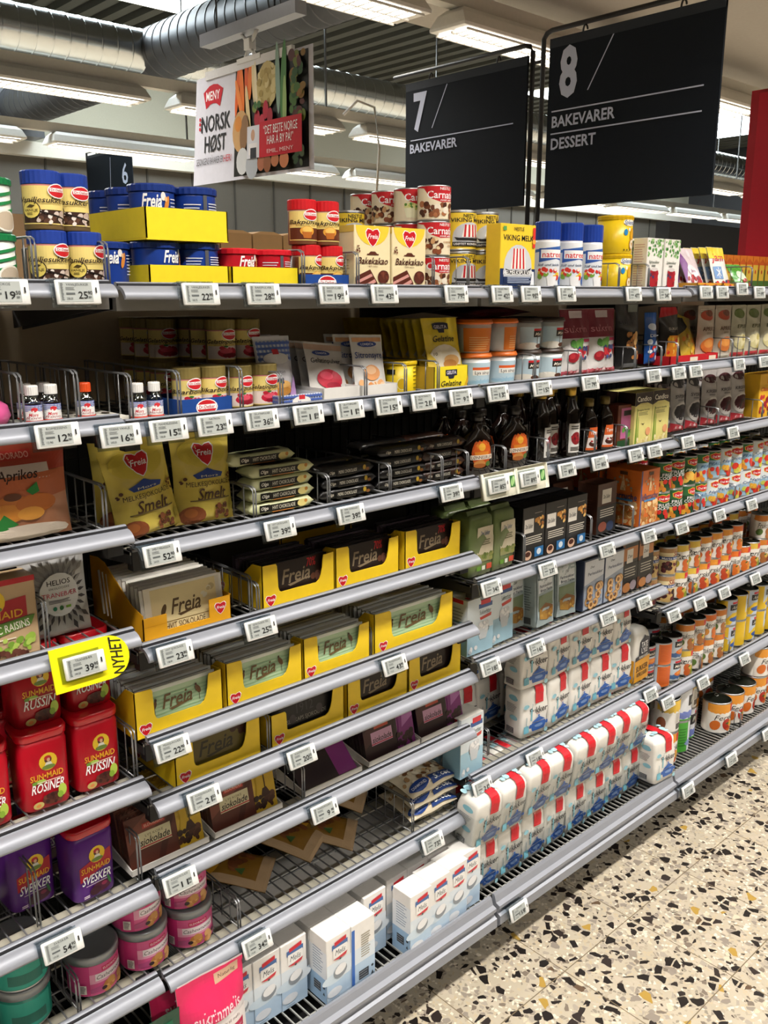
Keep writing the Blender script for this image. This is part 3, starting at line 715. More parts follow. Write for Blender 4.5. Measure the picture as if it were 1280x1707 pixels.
# ---- designs --------------------------------------------------------------
def oetker_logo(x, y, s, W_, H_): return [El('#ffffff', x, y, s * .62 / W_, s * .42 / H_), El('#d0202a', x, y, s * .56 / W_, s * .36 / H_), R('#ffffff', x - .5 * s / W_, y - .05 * s / H_, x + .5 * s / W_, y + .16 * s / H_), T('#c01822', x, y + .055 * s / H_, .15 * s / H_, 'Dr.Oetker', .86 * s / W_, 1)]
def oetker_can(name, title, lid, r=.0292, h=.087, photo='van', body='#77603a', sub='', rot=-.3):
    A = .088; dk = '#2e1c10'; ops = [R('#f3dc86', .06, .09, .94, .735)]
    if photo == 'van':
        ops += [R('#3a2218', .08, .11, .92, .335), Bl(['#efe6df', '#d8c8be', '#5a3a2a', '#c9b3a5'], .36, .12, .9, .30, 26, .0042, 4), P('#1f120c', (.4, .29), (.9, .17), (.9, .2), (.42, .315)), El('#2e1c10', .27, .33, .165, .155), El('#e9d36b', .27, .33, .15, .14), T('#4a3a14', .27, .32, .045, 'VANILJE', .24, 1), Ln('#6a5a24', .2, .235, .34, .285, 2, .014), P('#4a3a14', (.2, .37), (.27, .42), (.35, .4), (.3, .36))]
    if photo == 'muffin': ops += [R('#5f2a16', .08, .11, .92, .37), El('#e9a83a', .5, .30, .16, .11), El('#f2c565', .5, .33, .11, .07), P('#b96a25', (.38, .28), (.62, .28), (.58, .14), (.42, .14))]
    if photo == 'jelly': ops += [R('#e9d9d2', .08, .11, .92, .40), El('#c7203c', .58, .25, .26, .12), El('#e2546a', .52, .29, .15, .06), El('#8e0f28', .62, .19, .2, .05), El('#c22438', .42, .36, .06, .04), El('#3c7a34', .5, .39, .05, .02)]
    ops += [T(dk, .48, .50, .095, title, .80, 1, 1)]
    if sub: ops += [T('#b08a3a', .48, .425, .042, sub, .45, 0)]
    ops += oetker_logo(.74 if photo == 'van' else .60, .655, .026, A, h)
    b = mat(body, .42)
    o = jar(name, r, [(r * .97, 0), (r, .002), (r, h * .755), (r * .985, h * .765)], b, [(r * .99, h * .765), (r * 1.015, h * .77), (r * 1.015, h * .98), (r * .96, h)], mat(lid, .4), ops, A, h, rot, r)
    MB().lathe([(r * 1.003, h * .735), (r * 1.004, h * .74), (r * 1.004, h * .752), (r * 1.003, h * .756)], mat('#d9808a' if photo != 'muffin' else '#c9a08a', .4), 32, cap0=False, cap1=False).build('pink_band', o)
    return o
def freia_tub(name, col, dark, rot=0.0, r=.041, h=.078, cook=True):
    ops = [T('#ffffff', .40, .69, .26, 'Freia', .34, 2, 1)]
    if cook: ops += [El('#e8e6e4', .60, .77, .045, .08), El('#d98a3a', .66, .62, .04, .17, -.3), El('#e9b98a', .645, .72, .025, .05), Ln('#dfe3f2', .74, .3, .90, .76, 7, .018)]
    else: ops = [Ln('#dfe3f2', .12, .25, .42, .7, 7, .02), R('#55565c', .46, 0, .53, .85), Ln('#dfe3f2', .56, .3, .95, .72, 8, .02)]
    return jar(name, r, [(r * .93, 0), (r * .95, .003), (r * .985, h * .82), (r * .99, h * .86)], mat(col, .35), [(r * .99, h * .86), (r * 1.05, h * .865), (r * 1.05, h * .97), (r, h)], mat(dark, .35), ops, .1, h, rot, r * .985)
def carnation(name, kind):
    r, h = .0372, .0745; A = .115
    ops = [R('#f0e2c4', .0, .05, 1, .95), P('#c81e28', (.0, .96), (.0, .93), (.16, .9), (.3, .62), (.5, .52), (.85, .55), (1, .7), (1, .96)), T('#ffffff', .60, .735, .21, 'Carnation', .74, 1), T('#ffffff', .60, .90, .075, 'NESTLÉ', .25, 1), T('#ffffff', .62, .585, .06, 'cook with', .28, 1, 1)]
    if kind == 'brown': ops += [Bl(['#5a2f1a', '#8a4a2a', '#3a1c10', '#c99a6a', '#e9d2a4'], .06, .12, .52, .52, 26, .0058, 5), T('#a56a2a', .74, .42, .075, 'condensed', .38, 1), T('#a56a2a', .76, .32, .075, 'milk', .2, 1)]
    elif kind == 'green': ops += [El('#e9e7a0', .36, .45, .14, .12), P('#f4f1cf', (.22, .42), (.5, .42), (.46, .14), (.27, .14)), Bl(['#5c8a3a', '#c9cf6a'], .24, .38, .48, .56, 10, .003, 3)]
    else: ops += [Bl(['#6a3a22', '#8b5230', '#a86a42', '#4a2414', '#efe4d2'], .1, .12, .75, .48, 30, .0065, 8)]
    return can(name, r, h, '#e9d8b4', ops, A, -.35)
def viking_ops(box=False):
    k = '#1c1c20'; o = [T(k, .5, .86 if not box else .80, .085, 'NESTLÉ' if not box else 'VIKING MELK', .34 if not box else .86, 1)]
    if not box: o += [T(k, .5, .76, .10, 'VIKING MELK', .90, 1)]
    o += [P('#c8ccd2', *[(.5 + .40 * math.cos(a), .36 + .34 * math.sin(a)) for a in [math.radians(x) for x in range(0, 181, 20)]], (.1, .22), (.9, .22)), P('#f5f2ea', (.30, .34), (.72, .34), (.68, .64), (.36, .64))]
    for i in range(4): o.append(P('#c8222a', (.34 + i * .1, .34), (.385 + i * .1, .34), (.40 + i * .085, .64), (.36 + i * .085, .64)))
    o += [P(k, (.14, .34), (.2, .26), (.8, .26), (.88, .36), (.76, .32), (.24, .32)), R(k if not box else '#182a50', .1, .12, .9, .22), T('#ffffff', .5, .17, .05, 'USØTET KONDENSERT' if not box else '', .74, 1)]
    return o
def viking_can(name): return can(name, .0365, .089, '#f2cf3e', viking_ops(), .105, -.25, bands=((.93, .99, '#1c1c20'),))
def natreen(name):
    r, h = .0325, .172
    ops = [R('#e8edf4', .0, .02, 1, .62), P('#3c6ab0', (0, .60), (1, .67), (1, .63), (0, .56)), P('#2d57a8', (.15, .62), (.95, .62), (.95, .43), (.6, .47), (.15, .42)), R('#ffffff', .2, .48, .9, .60), T('#d4202c', .55, .535, .085, 'natreen', .62, 1), T('#34466a', .42, .385, .035, 'Süß und leicht', .6, 1, 1),
           Bl(['#d8342a', '#e9c53a', '#d8342a', '#7aa83a', '#f0e2d8'], .18, .2, .72, .33, 16, .006, 5), P('#f4f4f6', (.36, .22), (.62, .22), (.58, .06), (.40, .06)), El('#2f62b8', .80, .16, .09, .07)]
    return jar(name, r, [(r * .95, 0), (r, .003), (r, h * .70), (r * .97, h * .74)], mat('#eef0f4', .35), [(r * .97, h * .74), (r * 1.0, h * .745), (r * 1.0, h * .985), (r * .93, h)], mat('#1c3f9e', .35), ops, .1, h, -.45, r)
def splenda(name):
    r, h = .0475, .101
    ops = [El('#f7f4e2', .62, .82, .2, .10), T('#2d55a4', .62, .82, .115, 'Splenda', .36, 1, 1), El('#2a8ac8', .50, .56, .055, .085), El('#f2f2f2', .60, .63, .03, .05), El('#e5a91f', .72, .50, .09, .18), El('#b9822a', .70, .25, .095, .15), El('#f3e4c8', .70, .25, .075, .12), heart('#c79a5a', .70, .25, .06, .1), El('#6a5a20', .46, .1, .02, .025), El('#6a5a20', .54, .1, .02, .025), El('#6a5a20', .62, .1, .02, .025), R('#d9a912', 0, .93, 1, .945)]
    return jar(name, r, [(r * .97, 0), (r, .002), (r, h - .012)], mat('#f3cd1f', .32), [(r, h - .012), (r * 1.03, h - .011), (r * 1.03, h - .002), (r * .98, h)], mat('#e9bf18', .32), ops, .12, h, -.4, r)
def essence(name, liq, capc, lab, h=.058, r=.0135, low=None):
    prof = [(r * .9, 0), (r, .002), (r, h * .52), (r * .9, h * .60), (r * .52, h * .68), (r * .5, h * .76)]
    g = clear('bottle_glass', '#e6ecec', .10, .05)
    o = MB().lathe(prof, g, 24).build(name)
    MB().lathe([(r * .82, .002), (r * .9, .003), (r * .9, h * (.5 if low is None else low)), (.0005, h * (.5 if low is None else low) + .0005)], mat(liq, .15), 20).build('liquid', o)
    b = MB(); b.loft([[(rr * r * (1.0 if j % 2 else .96) * math.cos(2 * PI * j / 36), rr * r * (1.0 if j % 2 else .96) * math.sin(2 * PI * j / 36), z) for j in range(36)] for rr, z in ((.72, h * .74), (.76, h * .75), (.76, h * .97), (.7, h))], mat(capc, .45), False).build('cap', o)
    ops = [R('#f4f3f2', 0, 0, 1, 1), R('#3a55a8', 0, .62, 1, 1), Ln('#e9ebf4', 0, .64, 1.0, .98, 4, .04), El('#d8343c', .55, .72, .13, .14), El('#f7f6f4', .5, .38, .42, .30), T('#c8343c', .5, .43, .20, 'Mors', .36, 1, 1), T('#a04048', .5, .25, .14, lab, .6, 0, 1), R('#d8402c' if capc != '#2a' else '#fff', 0, 0, 1, .09)]
    printed(o, [(ops, r * 2.9, h * .45, lambda u, v, l: ((r + .0004 + .00012 * l) * math.sin((u - r * 1.45) / r - .35), -(r + .0004 + .00012 * l) * math.cos((u - r * 1.45) / r - .35), h * .05 + v), .006)], 'paper_label')
    return o
def tub(name, body, lidc, ops, r=.043, h=.078):
    o = MB().lathe([(r * .84, 0), (r * .87, .002), (r * .97, h * .88)], mat(body, .35), 32).build(name)
    MB().lathe([(r * .97, h * .86), (r * 1.045, h * .87), (r * 1.045, h * .93), (r * 1.0, h * .95), (r * .98, h)], mat(lidc, .35), 32).build('lid', o)
    mp = lambda u, v, l: ((r * (.87 + .1 * v / (h * .88)) + .0005 + .00012 * l) * math.sin((u - .055) / r - .35), -(r * (.87 + .1 * v / (h * .88)) + .0005 + .00012 * l) * math.cos((u - .055) / r - .35), v)
    printed(o, [(ops, .11, h, mp, .0045)])
    return o
berries = lambda x0, y0, x1, y1, n, s=4, r=.009: Bl(['#b3202c', '#c93038', '#8e1722', '#a31d33', '#34406a'], x0, y0, x1, y1, n, r, s)
def sunmaid(x, y, s, W_, H_):
    return [El('#f2cc2a', x, y, s * .5 / W_, s * .5 / H_), El('#5a2c1a', x, y + .12 * s / H_, s * .20 / W_, s * .22 / H_), El('#c2202c', x - .02 * s / W_, y + .22 * s / H_, s * .19 / W_, s * .13 / H_), El('#e2b48f', x + .02 * s / W_, y + .1 * s / H_, s * .09 / W_, s * .11 / H_), P('#eceadf', (x - .26 * s / W_, y - .30 * s / H_), (x - .12 * s / W_, y - .02 * s / H_), (x + .14 * s / W_, y - .02 * s / H_), (x + .27 * s / W_, y - .30 * s / H_)), El('#6f8a3a', x, y - .30 * s / H_, s * .36 / W_, s * .13 / H_)]
def sm_tin(name, body, title, lidc):
    """square-shouldered plastic canister with a rounded lid"""
    w, d, h = .086, .078, .148
    def ring(z, k, r=.018): return [(x, y, z) for x, y in rrect(w * k, d * k, r * k, 4)]
    m = mat(body, .3)
    o = MB().loft([ring(0, .93), ring(.003, .95), ring(h * .8, .99), ring(h * .81, .965), ring(h * .88, .965)], m, True).build(name)
    MB().loft([ring(h * .875, 1.0), ring(h * .885, 1.02), ring(h * .955, 1.02), ring(h * .975, .99), ring(h * .98, .93), ring(h * .97, .90)], mat(lidc, .22, 0, .03, 20, 0, .5), True).build('lid', o)
    pr = title == 'SVESKER'
    ops = ([P('#b5172a', (.06, .30), (.94, .47), (.94, .70), (.06, .53))] if pr else [])
    ops += sunmaid(.56, .665, .038, w, h) + [T('#f0b428', .5, .475, .088, 'SUN•MAID', .80, 1, 0, .0), T('#ffffff', .5, .315, .135, title, .80, 1, 1)]
    if not pr: ops += [El('#a9c84a', .34, .405, .13, .03), El('#6f9a34', .2, .40, .07, .025), Ln('#e8d9c4', .25, .385, .85, .40, 1, .012), El('#5b2b22', .60, .12, .26, .085), Bl(['#4a201a', '#6e3a2c', '#381612'], .4, .05, .82, .19, 18, .004, 3), El('#b9d253', .84, .20, .10, .09), El('#8fb53c', .78, .14, .07, .05), El('#c8b26a', .24, .07, .13, .05), El('#d98a4a', .24, .065, .06, .025)]
    else: ops += [El('#4a1230', .62, .13, .27, .085), El('#3a0d24', .45, .10, .16, .07), El('#2f6a3a', .84, .19, .035, .08, .3), El('#8a2a4a', .7, .16, .08, .03), Ln('#e5d5df', .12, .03, .34, .08, 2, .014), Ln('#d8c4d4', .2, .215, .8, .225, 1, .01)]
    printed(o, [(ops, w * .82, h * .86, lambda u, v, l: (u - w * .41, -d * (.475 + .02 * v / h) - .0009 - .00012 * l, v + .002), 9)])
    return o
def fruit_can(name, title, kind, r=.0362, h=.092, rot=-.2):
    A = .11; F = {'pear': ['#b9a83a', '#8a9a34', '#c9622a', '#d8b84a'], 'peach': ['#d8702a', '#e59a3a', '#c24a2a', '#eeb04a'], 'apri': ['#e58a34', '#f0a548', '#d8702a'], 'mix': ['#c8842f', '#8a3a2a', '#a86a3a', '#d8b04a', '#5a7a34'], 'cherry': ['#4a141c', '#5e1a22', '#36101a']}
    top = {'pear': '#e3c04a', 'peach': '#e79a34', 'apri': '#e5752a', 'mix': '#d8822f', 'cherry': '#d8c79a'}[kind]
    if kind == 'cherry':
        ops = [R('#ead9ac', 0, .05, 1, .95), R('#b58a5a', 0, .80, 1, .95), T('#8e1a22', .62, .76, .16, 'S&L', .3, 1, 1), R('#2d4a86', .05, .55, .95, .66), T('#ffffff', .5, .605, .07, 'Mørke kirsebær', .72, 1), El('#c9a86a', .5, .28, .36, .24), Bl(['#3a1016', '#4e161e', '#2a0a10', '#6a2a30'], .2, .14, .8, .46, 16, .008, 5)]
    else:
        ops = [R('#f1ede6', 0, .04, 1, .96), R(top, 0, .80, 1, .96), El(top, .25, .80, .28, .08), El(top, .7, .80, .3, .07), R('#cf1f2c', .60, .74, .86, .95), Ln('#f2c9c9', .63, .77, .83, .79, 1, .012), T('#2a2622', .50, .565, .20, title, .74, 0, 1), Ln('#8a847c', .2, .44, .7, .455, 1, .01), Bl(F[kind], .14, .12, .88, .34, 7, .0125, 3), El('#3f6a30', .56, .36, .05, .03, .5), Bl(F[kind], .3, .1, .7, .26, 3, .014, 8)]
    return can(name, r, h, '#efe9e0', ops, A, rot, m_lid, True)
def delmonte_can(name, blue, title, r=.036, h=.095, rot=-.2):
    A = .11; base = '#9fc1da' if blue else '#1f4a2c'
    ops = [R(base, 0, .04, 1, .96)] + ([R('#e4ebef', 0, .55, 1, .96), El('#e4ebef', .4, .55, .5, .12)] if blue == 2 else [R('#2e6a3a', 0, .66, 1, .96)])
    ops += [P('#f0c83a', (.30, .74), (.5, .66), (.82, .72), (.84, .86), (.66, .93), (.56, .89), (.44, .93), (.28, .86)), P('#cf1f2c', (.32, .755), (.5, .68), (.80, .735), (.82, .85), (.66, .91), (.56, .87), (.44, .91), (.30, .85)), T('#ffffff', .565, .79, .075, 'Del Monte', .42, 1)]
    ops += ([T('#ffffff', .5, .58, .10, 'FRUIT', .45, 1), T('#ffffff', .52, .47, .10, 'COCKTAIL', .64, 1)] if title == 'FRUIT' else [T('#3f6a9a' if blue else '#dfe8d0', .52, .54, .10, title, .55, 1, 1)])
    ops += [Bl(['#d8352a', '#e9b03a', '#d98a2f', '#c8d05a', '#e9c35a', '#b8321f'], .1, .07, .9, .36, 14, .0105, 6 + len(title)) if title != 'Pfirsich' else Bl(['#e99a2f', '#f0b84a', '#d8702a', '#f3c55a'], .1, .07, .9, .36, 9, .014, 6)]
    return can(name, r, h, base, ops, A, rot, m_lid, True)
def pineapple_can(name, r=.040, h=.100):
    ops = [R('#c3d0e2', 0, .04, 1, .96), R('#e5bd2a', 0, .04, .34, .96), P('#e9c32a', (.3, .06), (.3, .25), (.5, .5), (.74, .5), (.8, .4), (.6, .3), (.45, .06)), El('#2f5aa8', .62, .26, .2, .10), R('#26262a', .42, .60, .95, .82), T('#e9e5da', .68, .71, .12, 'Ananas', .44, 0, 1), R('#cf1f2c', .48, .84, .86, .92)]
    return can(name, r, h, '#b9c8dc', ops, .13, -.1, m_lid, True)
def mandarin_can(name, r=.036, h=.078, turned=False):
    ops = [R('#c9d4de', 0, .05, 1, .95), R('#26262a', .3, .55, .95, .82), R('#cf1f2c', .35, .83, .75, .92), T('#efe9dc', .62, .68, .13, 'Mandarin', .55, 1, 1), El('#4a6a9a', .5, .2, .45, .12), El('#e5752a', .6, .34, .26, .13), El('#f09a48', .58, .37, .18, .07)]
    if turned: ops = [R('#c9d4de', 0, .05, 1, .95), R('#e0702f', .2, .05, .75, .95), Ln('#b8481c', .25, .15, .7, .9, 12, .02), El('#4a6a9a', .88, .3, .12, .1)]
    return can(name, r, h, '#c2ced9', ops, .11, -.25, m_lid, True)
def big_can(name, kind, r=.0495, h=.117):
    if kind == 'pear2': ops = [R('#eceae6', 0, .04, 1, .96), R('#e2bd4a', 0, .70, 1, .96), El('#e2bd4a', .4, .70, .35, .1), R('#d8d4cc', .42, .28, .60, .60), R('#55534f', .45, .1, .60, .27), Ln('#8a857c', .44, .30, .58, .58, 6, .012), El('#8a4a2a', .1, .3, .1, .2), El('#d8a84a', .9, .12, .08, .08)]
    elif kind == 'green': ops = [R('#e2e6ec', 0, .04, 1, .96), R('#4aa53a', .28, .04, .56, .96), El('#8f9fd0', .75, .3, .28, .12), El('#d8cf6a', .86, .42, .09, .1), Ln('#2f7a26', .32, .2, .52, .8, 7, .03), R('#26262a', .72, .5, .98, .76), T('#8fd04a', .85, .63, .14, 'Pære', .2, 1)]
    elif kind == 'blue': ops = [R('#e2e6ec', 0, .04, 1, .96), R('#4aa53a', 0, .04, .07, .96), R('#26262a', .44, .48, .95, .80), R('#cf1f2c', .6, .80, .9, .90), T('#e9f0dc', .70, .64, .15, 'Pære', .36, 1, 1), El('#6f7fc0', .5, .2, .46, .13), El('#d8cf6a', .78, .25, .12, .13), R('#4aa53a', 0, .04, 1, .08)]
    else: ops = [R('#f1ede6', 0, .04, 1, .96), R('#e79a34', 0, .74, 1, .96), El('#e79a34', .3, .74, .3, .08), R('#cf1f2c', .58, .70, .84, .95), T('#2a2622', .52, .54, .17, 'Fersken', .70, 0, 1), Bl(['#d8702a', '#e59a3a', '#b83a2a', '#eeb04a'], .15, .12, .88, .34, 6, .019, 3), El('#3f6a30', .5, .34, .05, .03)]
    return can(name, r, h, '#efe9e0', ops, .15, -.2, m_lid, True)
# ================================================================ setting the goods out
def F(s, r): return (LIPS[s][r] - .0122) if r < len(LIPS[s]) else .1645
B0 = .1645
def lab(t, c, g=None): return dict(label=t, cat=c, group=g)
OR2 = ['first', 'second', 'third', 'fourth', 'fifth', 'sixth', 'seventh', 'eighth', 'ninth']
# ------------------------------------------------ top shelf
z = F(0, 0)
gs = []
for i in range(7): gs.append(P('#1f8a4e', (.0, .02 + i * .16), (1, .30 + i * .16), (1, .36 + i * .16), (0, .08 + i * .16)) if i < 4 else P('#1f8a4e', (0, .02 + (i - 6) * .16), (1, .30 + (i - 6) * .16), (1, .36 + (i - 6) * .16), (0, .08 + (i - 6) * .16)))
gt = jar('striped_tub', .036, [(.034, 0), (.0345, .003), (.036, .068)], mat('#eef0ea', .35), [(.0365, .068), (.0385, .069), (.0385, .077), (.036, .079)], mat('#157a44', .35), [R('#f4f2ea', .0, .2, .4, .62)] + [o for o in gs if all(0 <= q[1] <= .84 for q in o[2])] + [El('#f4f2ea', .6, .22, .2, .2), El('#c9b9a4', .6, .22, .17, .17)], .11, .079, .2, .0355)
put(gt, -.162, .066, z, 'green and white striped tub with a green lid, under another', 'tub', 'striped tubs')
put(gt, -.162, .066, z + .08, 'green and white striped tub with a green lid, on top of another', 'tub', 'striped tubs')
van = oetker_can('vanilla_sugar_can', 'Vaniljesukker', '#20409e')
g = 'vanilla sugar cans'
put(van, -.075, .06, z, 'brown vanilla sugar can with a blue lid, lower one beside the striped tubs', 'can', g)
put(van, -.0165, .06, z, 'brown vanilla sugar can with a blue lid, lower one beside the yellow tray', 'can', g, rz=.22)
put(van, -.077, .06, z + .0875, 'brown vanilla sugar can with a blue lid, upper one beside the striped tubs', 'can', g)
put(van, -.0275, .072, z + .0875, 'brown vanilla sugar can with a blue lid, upper one beside the yellow tray', 'can', g, rz=-.2)
yel = '#f4dc24'
blue_a = freia_tub('baking_tub', '#1c3f98', '#17337e'); blue_b = freia_tub('baking_tub', '#1c3f98', '#17337e', cook=False)
z2 = F(1, 0)
put(blue_a, .034, .092, z2, 'blue tub with white script standing between the vanilla sugar cans and the yellow tray', 'tub', 'blue tubs')
tl = open_tray('cardboard_tray', .157, .20, .042, mat(yel, .5), left=[R('#d9b91a', 0, .05, .995, .06)])
put(tl, .1625, .131, z2, 'lower of the two stacked yellow trays, holding blue tubs', 'tray')
put(blue_a, .124, .08, z2 + .003, 'blue tub in the lower yellow tray, front corner by the vanilla sugar', 'tub', 'blue tubs', rz=.5)
put(blue_b, .203, .08, z2 + .003, 'blue tub in the lower yellow tray, front corner by the red tubs', 'tub', 'blue tubs')
for x in (.124, .203): put(blue_b, x, .168, z2 + .003, 'blue tub at the back of the lower yellow tray', 'tub', 'blue tubs, lower tray back')
zu = z2 + .0826
tu = open_tray('cardboard_tray', .160, .24, .052, mat(yel, .5), left=[R('#d9b91a', 0, .05, .995, .06)])
put(tu, .162, .150, zu, 'upper of the two stacked yellow trays, holding blue tubs', 'tray')
ba2 = freia_tub('baking_tub', '#1c3f98', '#17337e', -.25, .0385, .088); bb2 = freia_tub('baking_tub', '#1c3f98', '#17337e', .0, .0385, .088, False)
put(ba2, .121, .076, zu + .003, 'blue tub with a white-hatted cook, front of the upper yellow tray', 'tub', 'blue tubs')
put(bb2, .203, .076, zu + .003, 'blue tub showing printed text, front of the upper yellow tray', 'tub', 'blue tubs')
put(bb2, .121, .157, zu + .003, 'blue tub right behind the cook tub in the upper yellow tray', 'tub', 'blue tubs')
put(bb2, .121, .226, zu + .003, 'rearmost blue tub on the vanilla sugar side of the upper yellow tray', 'tub', 'blue tubs')
tr = open_tray('cardboard_tray', .150, .20, .042, mat(yel, .5)); put(tr, .3225, .131, z2, 'single yellow tray holding red tubs', 'tray')
ra = freia_tub('baking_tub', '#c4162a', '#d01c2c', .3, .04, .072); rb = freia_tub('baking_tub', '#c4162a', '#d01c2c', 0, .04, .072, False)
put(ra, .287, .079, z2 + .003, 'red tub in the yellow tray, beside the stacked blue tubs', 'tub', 'red tubs')
put(rb, .366, .079, z2 + .003, 'red tub in the yellow tray, beside the baking powder', 'tub', 'red tubs')
put(rb, .287, .165, z2 + .003, 'red tub at the back of the single yellow tray', 'tub', 'red tubs')
bak = oetker_can('baking_powder_can', 'Bakpulver', '#cf1a24', .0275, .083, 'muffin', '#7a4a2e', 'BAGEPULVER')
ot = open_tray('cardboard_tray', .112, .12, .031, mat('#1d4a9a', .45), ops=[El('#ffffff', .5, .5, .21, .46), El('#d0202a', .5, .5, .19, .40), R('#ffffff', .32, .40, .68, .66), T('#c01822', .5, .53, .2, 'Dr.Oetker', .30, 1)])
put(ot, .468, .091, z2, 'dark blue tray with a red and white oval, holding red-lidded cans', 'tray')
g = 'baking powder cans'
put(bak, .443, .064, z2 + .003, 'red-lidded baking powder can in the blue tray, beside the red tubs', 'can', g, rz=.5)
put(bak, .4995, .064, z2 + .003, 'red-lidded baking powder can in the blue tray, beside the cocoa boxes', 'can', g, rz=.35)
put(bak, .436, .066, z2 + .0865, 'red-lidded baking powder can on top, beside the red tubs', 'can', g)
put(bak, .4925, .066, z2 + .0865, 'red-lidded baking powder can on top, beside the cocoa boxes', 'can', g)
H_ = .128
kops = [P('#f3cf3c', *[(.5 + .46 * math.cos(a), 1 + .30 * math.sin(a)) for a in [math.radians(x) for x in range(180, 361, 15)]]), *freia_heart(.5, .82, .036, .099, H_),
        R('#5a2a1a', .34, .555, .66, .575), P('#5a2a1a', (.38, .575), (.62, .575), (.56, .61), (.44, .61)), T('#4a2016', .5, .47, .105, 'Bakekakao', .84, 1, 1), T('#7a5a3a', .5, .385, .03, '100% kakao', .28, 0),
        P('#5a2618', (.02, .0), (.02, .22), (.42, .335), (.62, .13), (.58, .0)), P('#d89a92', (.02, .145), (.45, .27), (.49, .23), (.02, .10)), P('#d89a92', (.06, .03), (.54, .185), (.58, .14), (.22, .0)),
        El('#5e2a1e', .79, .22, .16, .105), Bl(['#6e3424', '#4a1e14', '#7e4030'], .68, .14, .9, .3, 14, .003, 3), El('#e2c25a', .83, .055, .06, .05), Bl(['#5a2a1a', '#7a3a24'], .03, .6, .14, .72, 8, .0022, 9)]
kak = carton('cocoa_box', .099, .068, H_, '#f0e0b4', kops, [Ln('#b79a6a', .15, .15, .8, .5, 8, .012), R('#e2c25a', 0, .9, 1, 1)])
put(kak, .588, .065, z2, 'cream cocoa box with a cake slice, beside the baking powder', 'box', 'cocoa boxes')
put(kak, .692, .065, z2, 'cream cocoa box with a cake slice, beside the milk tins', 'box', 'cocoa boxes')
vk = viking_can('condensed_milk_can')
put(vk, .73, .27, z2, 'yellow milk tin standing alone behind the cocoa boxes, lower', 'can', 'yellow milk tins')
put(vk, .73, .27, z2 + .0895, 'yellow milk tin standing alone behind the cocoa boxes, upper', 'can', 'yellow milk tins')
CK = {k: carnation('condensed_milk_can', k) for k in ('brown', 'green', 'cake')}
g = 'red and cream milk tins'
for j, y in enumerate((.087, .163, .239, .315)):
    for t in range(3):
        k = [('cake', 'brown', 'cake'), ('brown', 'cake', 'green'), ('cake', 'brown', 'brown'), ('brown', 'cake', 'brown')][j][t]
        if j == 0 or t == 2: l = 'red and cream condensed milk tin, %s of the %s stack' % (['bottom', 'middle', 'top'][t], ['front', 'second', 'third', 'fourth'][j] if j else 'front')
        else: l = 'red and cream condensed milk tin low in a stack behind the front one'
        put(CK[k], .822, y, z2 + .0752 * t, l, 'can', g if j == 0 or t == 2 else 'hidden red and cream milk tins', rz=[0, .1, -.1, .2][j])
g = 'yellow milk tins'
for t, h in enumerate((0, .0895)):
    for i, x in enumerate((.911, .9885)):
        put(vk, x, .0875, z2 + h, 'yellow ship milk tin, %s one %s' % (['lower', 'upper'][t], ['beside the red milk tins', 'behind the milk powder box'][i]), 'can', g, rz=.1)
vb = carton('milk_powder_box', .126, .044, .149, '#f0cb34', [R('#1b2f5a', 0, 0, 1, .34), *viking_ops(True), T('#1c1c20', .5, .93, .05, 'NESTLÉ', .28, 1), T('#ffffff', .5, .285, .066, 'HELMELKSPULVER', .84, 1), Ln('#aab6cf', .2, .12, .9, .22, 4, .012), R('#d8332c', .9, .66, .97, .96), El('#e9a53a', .935, .75, .05, .035), R('#58a05a', .05, .9, .14, .96), P('#e8ecf2', (.84, 0), (.98, 0), (.95, .3), (.90, .3))])
z3 = F(2, 0)
put(vb, 1.002, .012, z3, 'yellow and navy milk powder box with a ship', 'box')
nat = natreen('sweetener_bottle')
for i, (x, y) in enumerate(((1.247, .095), (1.327, .082), (1.428, .09))): put(nat, x, y, z3, 'white sweetener bottle with a blue cap, %s' % ['beside the milk powder box', 'between two others', 'beside the yellow tins'][i], 'bottle', 'sweetener bottles', rz=[0, 0, .25][i])
spl = splenda('sweetener_tin')
put(spl, 1.558, .1, z3, 'yellow sweetener tin, lower of two', 'tin', 'yellow sweetener tins'); put(spl, 1.556, .1, z3 + .1015, 'yellow sweetener tin, upper of two', 'tin', 'yellow sweetener tins', rz=.08)
so = [Bl(['#5a9a4a', '#7ab060', '#3f7f3a', '#9cc486'], .06, .66, .96, .98, 46, .0042, 5), T('#4a5a4a', .45, .56, .055, 'Syltesukker', .62, 1), Ln('#8a8f8a', .3, .47, .62, .51, 2, .012), R('#b3262e', .24, .12, .72, .40), El('#b3262e', .48, .12, .24, .03), El('#d8d0ce', .48, .42, .22, .035), berries(.26, .14, .7, .38, 14, 3, .0055), berries(.15, .03, .5, .1, 6, 5, .006)]
syl = carton('jam_sugar_carton', .084, .046, .146, '#efece6', so, [Ln('#c9a4ae', .1, .1, .85, .9, 18, .014)], rough=.4)
z4 = F(3, 0)
for i, x in enumerate((1.660, 1.752)): put(syl, x, .055, z3, 'white carton with green leaves and a red jar, %s' % ['beside the yellow tins', 'beside the blue sachet'][i], 'carton', 'leafy white cartons')
for x in (1.660, 1.752):
    for y in (.106, .157): put(syl, x, y, z3, 'white carton with green leaves behind the front ones', 'carton', 'rear leafy white cartons')
sb = pouch('gelling_sachet', .066, .135, .012, foil('#2a7ac0'), [T('#ffffff', .5, .74, .14, 'JELLO', .8, 1), P('#d8dce6', (.1, .1), (.9, .1), (.8, .4), (.3, .5)), berries(.2, .1, .8, .3, 8, 3, .007)], .05)
put(sb, 1.852, .08, z4 + .004, 'blue sachet leaning beside the leafy white cartons', 'sachet', rx=-.2)
